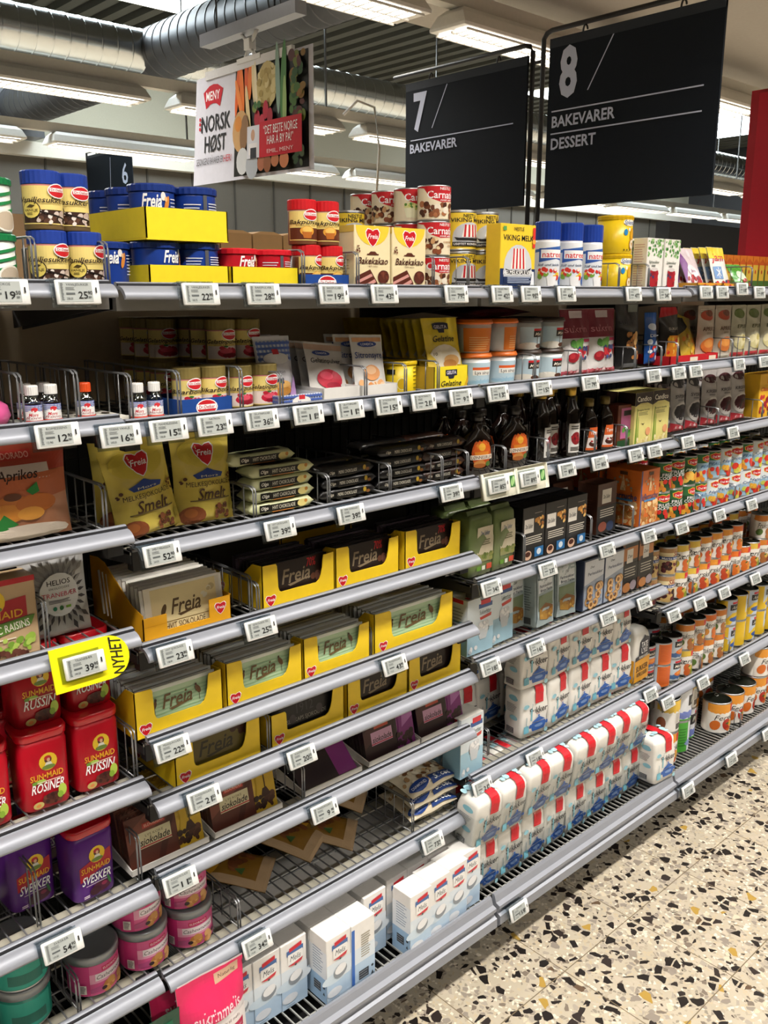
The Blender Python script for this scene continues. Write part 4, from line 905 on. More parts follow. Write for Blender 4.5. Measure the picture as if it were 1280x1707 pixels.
pa = pouch('jam_sachet', .105, .135, .009, foil('#e6d6dc'), [P('#7a3a8a', (0, .1), (.35, .6), (.2, .9), (0, .9)), El('#f2eaf0', .52, .42, .28, .14, -.3), T('#8a3a7a', .52, .42, .07, 'Jam', .3, 1), berries(.15, .05, .95, .28, 14, 6, .008)], .05)
pb = pouch('jam_sachet', .105, .135, .009, foil('#eeeeea'), [R('#f0d42c', 0, .72, 1, .99), T('#d0202a', .5, .76, .20, 'jam', .75, 1, 1), R('#7aa2d8', .1, .22, .6, .52), *[R('#ffffff', .34, .24, .37, .50), P('#ffffff', (.22, .30), (.24, .28), (.5, .44), (.48, .46)), P('#ffffff', (.48, .28), (.5, .30), (.24, .46), (.22, .44))], berries(.05, .03, .95, .2, 14, 2, .009)], .05)
for i in range(4): put(pa, 1.985, .075 + .028 * i, z4 + .006, 'front violet and pink jam sachet' if i == 0 else 'violet and pink jam sachet filed behind the front one', 'sachet', 'front jam sachets' if i == 0 else 'violet jam sachets', rx=-.45)
for i in range(5): put(pb, 2.13, .065 + .026 * i, z4 + .006, 'front white sachet with a snowflake and a yellow top' if i == 0 else 'white sachet with a yellow top filed behind the front one', 'sachet', 'front jam sachets' if i == 0 else 'snowflake sachets', rx=-.32)
for i, x in enumerate((1.975, 2.135)): put(open_tray('cardboard_tray', .148, .13, .022, mat('#e9a534', .5), ops=[El('#d0202a', .3, .5, .06, .35), El('#d0202a', .75, .5, .06, .35)]), x, .093, z4, 'low orange tray holding the %s' % ['violet jam sachets', 'snowflake sachets'][i], 'tray')
gp = pouch('green_sachet', .10, .10, .02, foil('#4aa53c'), [El('#d8ead0', .5, .5, .3, .2), berries(.2, .1, .8, .35, 9, 8, .008)])
put(gp, 2.30, .07, z4 + .002, 'green crescent-trimmed sachet leaning beside the snowflake sachets', 'sachet', rx=-.6)
ob = carton('tall_orange_box', .05, .08, .13, '#d8682a', [R('#4a7a3a', 0, 0, 1, .62), R('#e9c54a', .1, .3, .9, .75), El('#c8352a', .5, .55, .1, .06), P('#e9862f', (0, .8), (.5, .92), (1, .8), (1, 1), (0, 1))])
for i in range(9): put(ob, 2.55 + .053 * i, .33, z4, 'orange and green upright box in the back row under the red panel', 'box', 'orange and green boxes')
bc = MB().box(-.045, .045, -.1, .1, 0, .145, mat('#b08a5c', .7)).prism([(-.045, .145), (-.02, .152), (.02, .152), (.045, .145)], -.1, .1, mat('#c49c6c', .7), 'y').build('shipping_carton')
for i in range(7): put(bc, .52 + .094 * i, .66, 1.6905, 'plain brown carton in the row on the far side behind the red tubs', 'carton', 'plain brown cartons')
tag(MB().box(-.12, .12, -.1, .1, 0, .16, mat('#b59470', .7)).box(-.12, .12, -.003, .003, .1601, .1606, mat('#8f6f4a', .6)).build('shipping_carton', None, (.08, .66, 1.6905)), 'brown carton on the far side behind the vanilla sugar cans', 'carton')
for i, (x, y, l) in enumerate(((-.117, .012, 'between the striped tubs and the vanilla sugar'), (.0, .012, 'between the vanilla sugar and the blue tub'), (.401, .02, 'between the red tubs and the baking powder'), (.531, .012, 'between the baking powder and the cocoa boxes'), (.754, .02, 'between the cocoa boxes and the red milk tins'), (.866, .02, 'between the red and the yellow milk tins'), (1.095, .05, 'between the milk powder box and the sweetener bottles'), (1.497, .04, 'between the sweetener bottles and the yellow tins'), (1.612, .02, 'between the yellow tins and the leafy cartons'), (2.23, .02, 'beside the snowflake sachets'))):
    div(x, y, F(0 if x < -.01 else (1 if x < .88 else (2 if x < 1.77 else 3)), 0), .075, 'wire divider on the top shelf ' + l)

# ------------------------------------------------ second shelf
z = F(0, 1); z2 = F(1, 1); z3 = F(2, 1); z4 = F(3, 1)
pk = MB().lathe([(.012, 0), (.036, .004), (.044, .02), (.04, .036), (.02, .05), (.008, .056), (.006, .062)], foil('#d85a96'), 22).build('sweets_bag')
MB().lathe([(.007, .058), (.009, .062), (.007, .066), (.016, .078), (.018, .082)], metal('#c9a43a', .3), 14).build('gold_tie', pk)
printed(pk, [([El('#f3cfe0', .5, .5, .25, .2), El('#f0e4ea', .2, .3, .1, .1)], .06, .04, lambda u, v, l: (.0436 * math.sin((u - .03) / .044), -.0436 * math.cos((u - .03) / .044), v + .004), .006)])
put(pk, -.203, .06, z, 'pink cellophane bag tied with gold on the second shelf', 'bag')
e1 = essence('essence_bottle', '#2a0c0e', '#f0efec', 'Rom', .060)
put(e1, -.127, .045, z + .004, 'dark red essence bottle with a white cap, front of its slot by the pink bag', 'bottle', 'dark essence bottles')
put(e1, -.096, .045, z + .004, 'dark red essence bottle with a white cap, front of its slot by the orange-capped one', 'bottle', 'dark essence bottles')
for x in (-.122, -.091): put(e1, x, .085, z + .004, 'dark red essence bottle in the second row of its slot', 'bottle', 'rear dark essence bottles')
wc = MB().box(-.032, .032, -.05, .05, 0, .0035, mat('#eeeeea', .5)).build('white_card'); put(wc, -.111, .065, z, 'white card under the dark red essence bottles', 'card')
wc2 = MB().box(-.04, .04, -.08, .08, 0, .004, mat('#e9e6da', .5)).build('punched_card')
printed(wc2, [([El('#4a4034', x, y, .09, .055) for x in (.2, .5, .8) for y in (.15, .38, .61, .84)], .08, .16, top_map(.08, .16, .004), 9)]); put(wc2, -.013, .1, z, 'punched white card with empty holes behind the orange-capped bottle', 'card')
e2 = essence('essence_bottle', '#c9a26a', '#e2501c', 'Vanilje', .058, .0135, .2); put(e2, -.036, .052, z + .0042, 'small clear essence bottle with an orange cap', 'bottle')
e3 = essence('essence_bottle', '#c8ccd0', '#f0efec', 'Mandel', .062, .0138, .15)
put(wc, .075, .065, z2, 'white card under the two clear white-capped bottles', 'card')
put(e3, .059, .052, z2 + .0042, 'clear essence bottle with a white cap, beside the empty card', 'bottle', 'clear essence bottles'); put(e3, .091, .052, z2 + .0042, 'clear essence bottle with a white cap, beside the blue tray', 'bottle', 'clear essence bottles')
put(ot, .183, .091, z2, 'dark blue tray with a red and white oval, holding gold-lidded cans', 'tray', sc=(.97, 1, 1.05))
bik = oetker_can('bicarbonate_can', 'Bikarbonat', '#8a7a45', .026, .084, 'jelly', '#7d6a3c')
put(bik, .163, .066, z2 + .003, 'gold-lidded bicarbonate can in the blue tray, beside the clear bottles', 'can', 'bicarbonate cans', rz=.1); put(bik, .2165, .066, z2 + .003, 'gold-lidded bicarbonate can in the blue tray, beside the gelatine cans', 'can', 'bicarbonate cans', rz=.25)
gel = oetker_can('gelatine_can', 'Gelatinpulver', '#8a7a45', .0285, .084, 'jelly', '#7d6a3c', 'HUSBLASPULVER')
for i, x in enumerate((.2805, .339)):
    w = ['bicarbonate tray', 'gingham bags'][i]
    put(gel, x, .078, z2, 'gold-lidded gelatine can, front row beside the ' + w, 'can', 'gelatine cans', rz=.15)
    for j, y in enumerate((.137, .196, .255, .314, .373)):
        put(gel, x + .004, y, z2, 'gold-lidded gelatine can low in the rows behind the front ones', 'can', 'low rear gelatine cans', rz=.1)
        put(gel, x + .004, y, z2 + .0845, 'gold-lidded gelatine can, upper tier beside the ' + w if j == 0 else 'gold-lidded gelatine can in the shaded upper rows', 'can', 'gelatine cans' if j == 0 else 'high rear gelatine cans', rz=.1)
for j, y in enumerate((.255, .314, .373)):
    for t in (0, 1): put(gel, .226, y, z2 + .0845 * t, 'gold-lidded gelatine can in the shaded lane behind the blue tray', 'can', 'shaded gelatine cans')
ging = [R('#e9ecf4', 0, 0, 1, 1)] + [R('#7f95cc', .06 + i * .1, 0, .11 + i * .1, 1) for i in range(9)] + [R('#3a55a4', 0, .12 + i * .22, 1, .22 + i * .22) for i in range(4)]
def gingham(x0, y0, x1, y1, nx, ny):
    o = [R('#e6e9f2', x0, y0, x1, y1)]
    for i in range(nx): o.append(R('#8ea2d4', x0 + (x1 - x0) * (i + .25) / nx, y0, x0 + (x1 - x0) * (i + .75) / nx, y1))
    for j in range(ny): o.append(R('#4a64b0', x0, y0 + (y1 - y0) * (j + .25) / ny, x1, y0 + (y1 - y0) * (j + .75) / ny))
    return o
nat_ops = gingham(.03, .62, .97, .93, 9, 4) + [El('#eceaea', .5, .66, .36, .09), R('#d0303a', .42, .72, .6, .80), T('#5a5a60', .5, .46, .05, 'Natron', .35, 1), El('#c9924a', .45, .22, .34, .09), El('#b07a34', .45, .17, .34, .08), El('#d8a860', .45, .27, .33, .06), Bl(['#2a3558', '#3f7a3a', '#2a3050'], .36, .3, .56, .36, 7, .004, 2), P('#b18ac0', (.72, .05), (.97, .05), (.97, .4), (.85, .3))]
np_ = pouch('bicarbonate_bag', .088, .132, .024, foil('#cfcdd2'), nat_ops, .06)
for i, y in enumerate((.078, .115, .15)): put(np_, .378 + .004 * i, y, z2 + .004, 'front gingham-topped bag with pancakes' if i == 0 else 'gingham-topped bag behind the front one', 'bag', None if i == 0 else 'rear gingham bags', rx=-.18)
gtray = open_tray('gingham_tray', .104, .14, .024, mat('#e6e9f2', .5), gingham(0, 0, 1, 1, 16, 3) + [El('#f2f0ee', .5, .45, .22, .42), R('#d0303a', .44, .6, .58, .95), T('#4a5a9a', .5, .35, .3, 'Mors', .2, 1, 1)], left=gingham(0, 0, 1, 1, 20, 3)); put(gtray, .396, .1, z2, 'blue gingham card tray', 'tray')
gp_ = pouch('gelatine_sachet', .102, .118, .010, foil('#d6d3cf'), [R('#c9a892', 0, .86, 1, .96), El('#2f4a9a', .42, .80, .24, .05), T('#ffffff', .42, .80, .04, 'CONDITA', .3, 1), T('#2c2a30', .5, .66, .085, 'Gelatinpulver', .8, 1), El('#c2203c', .52, .32, .34, .18), El('#de4a62', .44, .38, .18, .07), El('#a01230', .6, .2, .2, .07), El('#e9dede', .52, .08, .42, .06)], .05)
for i in range(4): put(gp_, .502 + .002 * i, .068 + .03 * i, z2 + .006, 'front sachet with a red jelly pudding' if i == 0 else 'red jelly sachet filed behind the front one', 'sachet', None if i == 0 else 'rear jelly sachets', rx=-.36, ry=.10)
wt = open_tray('white_tray', .098, .15, .031, mat('#e4e2de', .5)); put(wt, .5025, .105, z2, 'white card tray holding the red jelly sachets', 'tray'); put(wt, .607, .105, z2, 'white card tray holding the citric acid sachets', 'tray', sc=(1.04, 1, .95))
si = pouch('citric_acid_sachet', .092, .128, .010, foil('#dcdad8'), [R('#d8a070', .05, .88, .95, .95), El('#2f4a9a', .5, .84, .3, .05), T('#ffffff', .5, .84, .04, 'CONDITA', .4, 1), T('#2f4a8a', .5, .66, .105, 'Sitronsyre', .86, 1), El('#e2a06a', .52, .36, .26, .13), El('#f0c49a', .5, .40, .17, .07), Bl(['#e9b07a', '#f2d2b0', '#d89050'], .1, .08, .9, .2, 9, .008, 4)], .05)
for i in range(3): put(si, .612 - .02 * (i > 0), .062 + .03 * i, z2 + .005, 'front citric acid sachet with a drawn cake' if i == 0 else 'citric acid sachet filed behind the front one', 'sachet', None if i == 0 else 'rear citric acid sachets', rx=-.2, ry=.03)
yt = jar('yellow_tub', .040, [(.039, 0), (.04, .003), (.04, .062)], mat('#f2d21e', .4), [(.04, .062), (.0425, .063), (.0425, .068), (.041, .07)], mat('#f0cc18', .4), [El('#f7ea9a', .4, .3, .12, .2), El('#c9a412', .4, .3, .10, .17), Ln('#8a7a1a', .7, .1, .92, .85, 6, .03), R('#26241c', .05, .6, .25, .75)], .1, .07, -.3); put(yt, .727, .10, z2, 'plain yellow tub between the citric acid and the yellow gelatine', 'tub')
ge_ops = [P('#26263a', (.28, .80), (.72, .80), (.72, .90), (.62, .92), (.38, .92), (.28, .90)), P('#26263a', (.42, .74), (.58, .74), (.6, .8), (.4, .8)), T('#e9e2f0', .5, .845, .06, 'GELITA', .36, 1), T('#2a2620', .52, .64, .105, 'Gelatine', .62, 1, 1), El('#efe6d4', .5, .28, .46, .26), El('#e2b070', .66, .26, .22, .10), El('#c98a4a', .6, .2, .2, .08), P('#e6c84a', (0, .05), (.35, .05), (.2, .3), (0, .45)), T('#6a5a2a', .22, .38, .05, '10', .1, 1)]
ge = pouch('gelatine_packet', .118, .135, .009, foil('#e2c62c'), ge_ops, .05)
for i in range(11): put(ge, .845 - .001 * i, .062 + .026 * i, z2 + (.03 if i == 0 else .026), 'front yellow gelatine packet' if i == 0 else 'yellow gelatine packet filed behind the front one', 'packet', None if i == 0 else 'rear yellow gelatine packets', rx=-.22)
gb = open_tray('gelatine_display_box', .112, .33, .056, mat('#f0da2a', .45), [P('#26263a', (.33, .62), (.67, .62), (.67, .86), (.33, .86)), P('#26263a', (.43, .5), (.57, .5), (.6, .64), (.4, .64)), T('#e9e2f0', .5, .75, .14, 'GELITA', .28, 1), T('#2a2620', .5, .32, .22, 'Gelatine', .6, 1, 1), P('#d8a82a', (.86, 0), (1, .3), (1, .6), (.9, .2))], left=[R('#c7a83a', 0, 0, 1, 1)]); put(gb, .827, .195, z2, 'yellow display box holding the gelatine packets', 'box', ry=0)
lt_ = [R('#bcd4e2', .05, .04, .98, .72), El('#9cc2da', .5, .14, .4, .1), R('#e2622a', .30, .50, .82, .58), R('#f2efe9', .30, .34, .82, .50), T('#4a4a4a', .56, .42, .10, 'Lys sirup', .42, 1)]
lo = tub('icing_tub', '#e6eaea', '#e8731e', lt_); lo2 = tub('icing_tub', '#e6eaea', '#e8731e', [R('#e07a28', .05, .05, .98, .75), Ln('#f2c48a', .2, .1, .8, .5, 6, .02)])
db_ = [R('#c2d8e4', .05, .04, .98, .72), R('#2a2422', .40, .40, .80, .60), R('#c8222a', .40, .60, .80, .67), T('#efe9dc', .6, .5, .10, 'Mørk', .32, 1, 1), El('#e9e4da', .3, .12, .3, .12), El('#5a3422', .62, .12, .14, .07), El('#3f2216', .72, .10, .1, .05), R('#5a4636', .52, .18, .54, .5)]
dk = tub('icing_tub', '#e6eaea', '#3a2a22', db_)
for t, hh in enumerate((0, .0785)):
    tt = ['lower', 'upper'][t]
    put(lo2 if t else lo, .964, .086, z3 + hh, '%s orange-lidded white tub, beside the yellow gelatine' % tt, 'tub', 'icing tubs')
    put(lo2 if t else lo, 1.062, .088, z3 + hh, '%s orange-lidded white tub, beside the brown-lidded ones' % tt, 'tub', 'icing tubs', rz=.9 if t else 0)
    put(dk, 1.16, .088, z3 + hh, '%s brown-lidded white tub, beside the orange-lidded ones' % tt, 'tub', 'icing tubs', rz=.3 if t else 0)
    put(dk, 1.256, .09, z3 + hh, '%s brown-lidded white tub, beside the berry bags' % tt, 'tub', 'icing tubs', rz=.3 if t else 0.1)
    for x in (.964, 1.062, 1.16, 1.256): put(lo if x < 1.1 else dk, x + .01, .185, z3 + hh, '%s-lidded white tub in the second row' % ('orange' if x < 1.1 else 'brown'), 'tub', 'rear %s-lidded tubs' % ('orange' if x < 1.1 else 'brown'))
sk_ops = [R('#7a1c30', 0, .56, 1, .99), T('#c9868e', .44, .70, .11, 'sukrin', .72, 0), P('#d9c9cc', (.3, .86), (.72, .86), (.72, .97), (.3, .97)), R('#b52c56', .6, .50, .98, .545), Bl(['#4f8a3a', '#6aa04a'], .25, .44, .5, .52, 5, .012, 2), berries(.42, .24, .95, .42, 26, 7, .0075), El('#a01c2c', .27, .27, .14, .075), El('#c0303a', .24, .29, .07, .04), El('#4a5688', .50, .25, .05, .032), R('#b83a4a', .02, .0, .98, .07), Bl(['#d88a92', '#c05a68', '#e9c4c6'], .05, .01, .95, .06, 14, .006, 3), El('#dcd8d4', .5, .11, .1, .02)]
sk = pouch('sweetener_bag', .136, .176, .042, foil('#e2dedd'), sk_ops, .05, .55, 3, .003)
put(sk, 1.362, .075, z3 + .001, 'dark red and white bag with berries, beside the tubs', 'bag', 'berry bags', rx=-.06); put(sk, 1.49, .08, z3 + .001, 'dark red and white bag with berries, beside the black nut bag', 'bag', 'berry bags', rx=-.06)
lb = pouch('sweetener_bag', .26, .17, .026, foil('#7a1c30'), [P('#c9b2b6', (.35, .2), (.45, .2), (.45, .9), (.35, .9))], .06, .5, 6); put(lb, 1.07, .10, z3 + .1705, 'dark red bag lying across the tops of the tubs', 'bag', rx=-1.57)
nb = pouch('nut_bag', .120, .19, .045, foil('#1c1b1d'), [P('#8a8f88', (.5, .86), (.92, .86), (.96, .97), (.54, .97)), T('#4a4a4e', .4, .72, .09, 'sukrin', .62, 0), Bl(['#b87a40', '#d89a58', '#8a5a30', '#e6b878'], .26, .32, .66, .54, 24, .0085, 4), Bl(['#b87a40', '#d89a58'], .48, .16, .75, .26, 8, .007, 8), Ln('#5a5a5c', .2, .04, .8, .10, 3, .02)], .05, .55, 4)
put(nb, 1.63, .085, z3 + .001, 'black bag with a heap of nuts', 'bag', rx=-.05)
bb = pouch('blue_bag', .064, .15, .03, foil('#2456a4'), [El('#dfe6f2', .5, .72, .36, .07), Bl(['#e9eef6', '#9cc0e2', '#d8342c'], .15, .1, .85, .45, 12, .009, 4), T('#ffffff', .5, .55, .06, 'Dåfri', .6, 1)], .05); put(bb, 1.755, .085, z3 + .012, 'blue bag beside the black nut bag', 'bag', rx=-.05)
bk = pouch('candied_fruit_bag', .112, .16, .04, foil('#17110f'), [P('#c8202c', (.0, .80), (1, .86), (.9, .99), (.1, .99)), T('#d8cfc0', .5, .58, .05, 'SUKAT', .5, 1), P('#e9952a', (.1, .05), (.9, .05), (.75, .45), (.25, .45)), Bl(['#f2c43a', '#d8342a', '#e98a2a', '#f0d86a'], .2, .08, .8, .4, 22, .008, 4)], .05); put(bk, 1.866, .085, z4 + .012, 'black bag of candied fruit with a red top', 'bag', rx=-.1)
ye = pouch('yellow_fruit_bag', .095, .145, .03, foil('#d8b83a'), [P('#2a2622', (0, .5), (.6, .75), (.5, .95), (0, .9)), Bl(['#e9952a', '#f2c43a', '#c8702a', '#f0d86a'], .15, .1, .9, .5, 22, .009, 6)], .05)
put(ye, 1.975, .08, z4 + .008, 'yellow and black fruit bag slumped in the red tray, beside the candied fruit', 'bag', 'yellow fruit bags', rx=-.35, ry=.2); put(ye, 2.04, .10, z4 + .008, 'yellow and black fruit bag slumped in the red tray, beside the apricot bags', 'bag', 'yellow fruit bags', rx=-.45, ry=.25)
put(open_tray('red_tray', .29, .13, .028, mat('#c41e28', .45), [R('#e9d8c4', .40, .3, .56, .75), R('#e9d8c4', .8, .3, .95, .75)]), 1.925, .096, z4, 'red card tray under the candied and yellow fruit bags', 'tray')
ap_ops = [Ln('#e6dccb', .1, .88, .9, .95, 2, .02), El('#c8502f', .45, .82, .35, .09), El('#8a4a30', .62, .86, .22, .06), T('#6a4a34', .5, .58, .075, 'APRIKOS', .72, 1), Ln('#9a8a74', .3, .48, .7, .52, 2, .012), El('#e2803a', .5, .28, .40, .14), El('#f0a050', .45, .31, .24, .08), R('#d8d2c6', .03, .02, .97, .10)]
apb = pouch('dried_fruit_bag', .108, .172, .036, foil('#cdbfae'), ap_ops, .05, .6, 5)
put(apb, 2.075, .085, z4 + .001, 'pale bag of orange dried apricots, first beside the red tray', 'bag', 'apricot bags'); put(apb, 2.188, .085, z4 + .001, 'pale bag of orange dried apricots, second beside the red tray', 'bag', 'apricot bags')
epl = pouch('dried_fruit_bag', .10, .172, .036, foil('#c9c5ae'), [El('#6a7a3a', .45, .84, .36, .09), T('#5a5a3a', .5, .6, .07, 'EPLER', .6, 1), El('#d8cf9a', .5, .3, .40, .15), Bl(['#e9e0b4', '#c9b86a'], .2, .2, .8, .4, 8, .014, 3), R('#c83a44', .03, .02, .97, .1)], .05, .6, 9)
for i, x in enumerate((2.296, 2.402, 2.51)): put(epl, x, .085, z4 + .001, 'pale green bag of dried apple, %s beside the apricot bags' % OR2[i], 'bag', 'dried apple bags')
for x in (2.085, 2.2, 2.31, 2.42): put(apb if x < 2.25 else epl, x, .15, z4 + .001, 'dried fruit bag in the second row', 'bag', 'rear dried fruit bags')
D2 = ((-.156, 'between the pink bag and the dark essence bottles'), (-.066, 'between the dark essence bottles and the orange-capped one'), (.026, 'between the punched card and the clear bottles'), (.118, 'between the clear bottles and the blue tray'), (.247, 'between the blue tray and the gelatine cans'), (.338, 'in front of the gingham tray'), (.5525, 'between the jelly and the citric acid sachets'), (.667, 'between the citric acid and the yellow tub'), (.768, 'between the yellow tub and the gelatine box'), (1.112, 'between the orange and the brown lids'), (1.303, 'between the tubs and the berry bags'), (1.561, 'between the berry bags and the nut bag'), (1.70, 'between the nut bag and the blue bag'), (1.79, 'between the blue bag and the candied fruit'), (2.128, 'between the two apricot bags'), (2.245, 'between the apricot and the apple bags'))
for x, l in D2: div(x, .014, F(0 if x < 0 else (1 if x < .88 else (2 if x < 1.765 else 3)), 1), .085 if x < .3 else .07, 'wire divider on the second shelf ' + l, .36)
# ------------------------------------------------ third shelf
z1 = F(0, 2); z2 = F(1, 2); z3 = F(2, 2); z4 = F(3, 2)
apo = [R('#a8402c', .0, .70, 1, .99), R('#d8c8be', .16, .60, .80, .78), P('#c26a44', (0, .35), (1, .45), (1, .70), (0, .66)), R('#b5302a', .27, .83, .65, .93), T('#e0a89a', .46, .88, .065, 'ELDORADO', .34, 1), T('#3a2420', .46, .69, .10, 'Aprikos', .42, 1, 1), El('#d8803a', .38, .36, .24, .12), El('#e9983f', .3, .30, .2, .1), El('#d2762f', .62, .38, .22, .1), El('#f0a84a', .55, .28, .14, .07), El('#6a3a24', .38, .47, .09, .04), P('#2f8a3f', (.14, .12), (.28, .30), (.42, .18), (.3, .14)), P('#2f8a3f', (.52, .52), (.64, .6), (.66, .5), (.58, .47)), El('#efe0d0', .5, .08, .46, .09)]
apk = pouch('dried_fruit_bag', .165, .158, .045, foil('#d2906a'), apo, .05, .6, 8, .003)
put(apk, -.152, .07, z1 + .001, 'large orange apricot bag on the third shelf', 'bag', rx=-.05)
pl = pouch('dried_fruit_bag', .12, .13, .05, foil('#b9aea8'), [], .06, .55, 12); put(pl, -.102, .135, z1 + .001, 'plain pale bag behind the large apricot bag', 'bag', rx=-.1)
sm_ops = [El('#d9c34a', .5, .78, .42, .16), *freia_heart(.52, .76, .043, .126, .172), P('#24408a', (.24, .545), (.30, .50), (.74, .50), (.78, .545), (.6, .58), (.5, .61), (.4, .58)), T('#e6e0c0', .52, .525, .025, 'Mors', .3, 0), T('#3a2a1c', .52, .445, .055, 'MELKESJOKOLADE', .76, 0), T('#4a2a1a', .55, .33, .13, 'Smelt', .52, 1, 1), Ln('#6a5a34', .18, .255, .92, .27, 1, .014), El('#8a4a26', .22, .10, .19, .105), El('#a8622f', .19, .13, .09, .05), Bl(['#6a3a20', '#8a5230', '#4a2614'], .6, .05, .84, .2, 22, .0042, 5), El('#b9a84a', .93, .16, .045, .05), Bl(['#5a3420', '#7a4a2a'], .86, .42, .95, .6, 6, .003, 2), Bl(['#5a3420'], .06, .45, .14, .52, 4, .003, 4)]
smb = pouch('chocolate_chip_bag', .128, .172, .048, foil('#dcc65c'), sm_ops, .06, .5, 2, .0035, gus=.75)
put(smb, .079, .075, z2 + .002, 'yellow chocolate chip bag with a red heart, tipped over beside the apricot bag', 'bag', 'chocolate chip bags', rx=-.08, ry=-.14)
put(smb, .198, .082, z2 + .002, 'yellow chocolate chip bag with a red heart, upright beside the white bars', 'bag', 'chocolate chip bags', rx=-.08, ry=.02)
put(smb, .075, .15, z2 + .002, 'yellow chocolate chip bag in the shade behind the tipped one', 'bag', 'chocolate chip bags', rx=-.08)
fo_w = [R('#17150f', .26, .1, .82, .85), R('#0f0e0b', .08, .15, .26, .9), T('#efeadb', .17, .55, .34, 'Olga', .13, 1, 1), T('#e9e4d0', .52, .5, .42, 'HVIT CHOKOLADE', .42, 0), El('#e9d88a', .86, .5, .09, .4), El('#c98a3a', .93, .66, .03, .2), R('#c9803a', .3, .02, .7, .1)]
hv = flow_bar('baking_chocolate_bar', .158, .05, .0235, '#dcdfae', fo_w, [R('#17150f', .15, .1, .85, .6)])
for i in range(5): put(hv, .362 - (.03 if i == 4 else 0) + .002 * (i % 2), .078 + (.02 if i == 4 else 0), z2 + .0245 * i, 'pale yellow wrapped baking bar, %s of its stack' % ['lowest', 'second up', 'third up', 'fourth up', 'topmost'][i], 'bar', 'pale yellow baking bars', rz=.02 * (i % 3 - 1))
fo_d = [R('#0c0b0a', .22, .1, .7, .85), T('#d9d2c0', .14, .55, .32, 'Olga', .11, 1, 1), T('#e2dccb', .48, .5, .40, 'MØRK CHOKOLADE', .40, 0), El('#b9982f', .85, .6, .035, .3), El('#8a5a2a', .92, .35, .04, .2), R('#4a4438', .25, .03, .65, .09)]
md = flow_bar('baking_chocolate_bar', .155, .05, .023, '#1b1a1c', fo_d); mb_ = flow_bar('baking_chocolate_bar', .145, .05, .023, '#3a241c', fo_d)
for k, (x, n, o, w) in enumerate(((.54, 3, md, 'first black stack from the pale bars'), (.702, 4, md, 'second black stack from the pale bars'), (.836, 4, mb_, 'dark brown stack beside the syrup flasks'))):
    for i in range(n): put(o, x + .004 * (i % 2), .083, z2 + .024 * i, 'dark wrapped baking bar, %s of the %s' % (['lowest', 'second up', 'third up', 'fourth up'][i], w), 'bar', 'dark baking bars', rz=.03 * (i % 3 - 1))
    for i in range(4 if k else 3): put(o, x + .012, .155, z2 + .024 * i, 'dark wrapped baking bar lying behind the front stacks', 'bar', 'rear dark baking bars')
def syrup_flask():
    m = mat('#1a0d0a', .12, 0, .05, 60, 0, .4); rings = []
    for zz, w, d in ((0, .072, .036), (.004, .08, .042), (.04, .098, .05), (.07, .098, .05), (.095, .074, .044), (.110, .04, .032), (.122, .026, .026), (.130, .024, .024)):
        rings.append([(w / 2 * math.cos(2 * PI * j / 28), d / 2 * math.sin(2 * PI * j / 28), zz) for j in range(28)])
    o = MB().loft(rings, m, True).build('syrup_flask')
    MB().lathe([(.0135, .130), (.0145, .131), (.0145, .147), (.0125, .149)], mat('#17120f', .3), 20).build('cap', o)
    MB().tube([(.013, 0, .120), (.026, 0, .118), (.030, 0, .108), (.026, 0, .100)], .003, m, 6).build('ear_handle', o)
    ops = [El('#c9541c', .5, .55, .40, .46), El('#e58a2a', .5, .62, .30, .30), P('#e2641c', (.15, .6), (.22, .85), (.3, .74), (.4, 1.0), (.5, .84), (.6, 1.02), (.7, .78), (.82, .88), (.85, .6)), El('#f0b23a', .5, .74, .14, .12), R('#efe2cf', .06, .36, .94, .50), T('#5a2a14', .5, .43, .10, 'LØNNESIRUP', .82, 1), El('#c98a4a', .42, .22, .24, .12), El('#a8622f', .42, .17, .24, .07), El('#5a7a3a', .76, .22, .1, .08)]
    def mp(u, v, l):
        t = (u - .035) / .049; t = max(-.98, min(.98, t)); zz = .012 + v; k = 1 if zz < .07 else 1 - (zz - .07) / .025 * .24 if zz < .095 else .7
        kk = min(1, .82 + (zz) / .04 * .18) if zz < .04 else k
        return (.049 * t * min(1, kk + .1), -.025 * (kk if zz > .07 else kk) * math.sqrt(1 - t * t) - .0012 - .00016 * l, zz)
    printed(o, [(ops, .07, .078, mp, .006)], 'maple_label')
    return o
sf = syrup_flask()
put(sf, .955, .062, z3, 'dark syrup flask with a maple leaf label, beside the chocolate bars', 'bottle', 'syrup flasks', rz=-.25, sc=(1, 1, 1.02)); put(sf, 1.1, .065, z3, 'dark syrup flask with a maple leaf label, beside the tall bottles', 'bottle', 'syrup flasks', rz=-.1, sc=(1.06, 1, 1.04))
put(sf, 1.03, .115, z3, 'dark syrup flask half hidden between the two front flasks', 'bottle', 'syrup flasks', rz=-.3)
for x, y in ((.965, .125), (1.13, .13), (.97, .19), (1.04, .19), (1.12, .2)): put(sf, x, y, z3, 'dark syrup flask in the rows behind the front ones', 'bottle', 'rear syrup flasks')
m_cap = metal('#b08d3a', .35)
def tall_bottle(name, r, h, col, ops, cm=m_cap):
    o = MB().lathe([(r * .9, 0), (r, .003), (r, h * .58), (r * .86, h * .68), (r * .48, h * .8), (r * .44, h * .86)], mat(col, .1, 0, .05, 60, 0, .4), 26).build(name)
    MB().lathe([(r * .46, h * .855), (r * .54, h * .86), (r * .54, h * .985), (r * .48, h)], cm, 22).build('cap', o)
    if ops: printed(o, [(ops, r * 2.0, h * .42, cyl_map(r, -.15, r * 2.0, h * .06), .007)], 'paper_label')
    return o
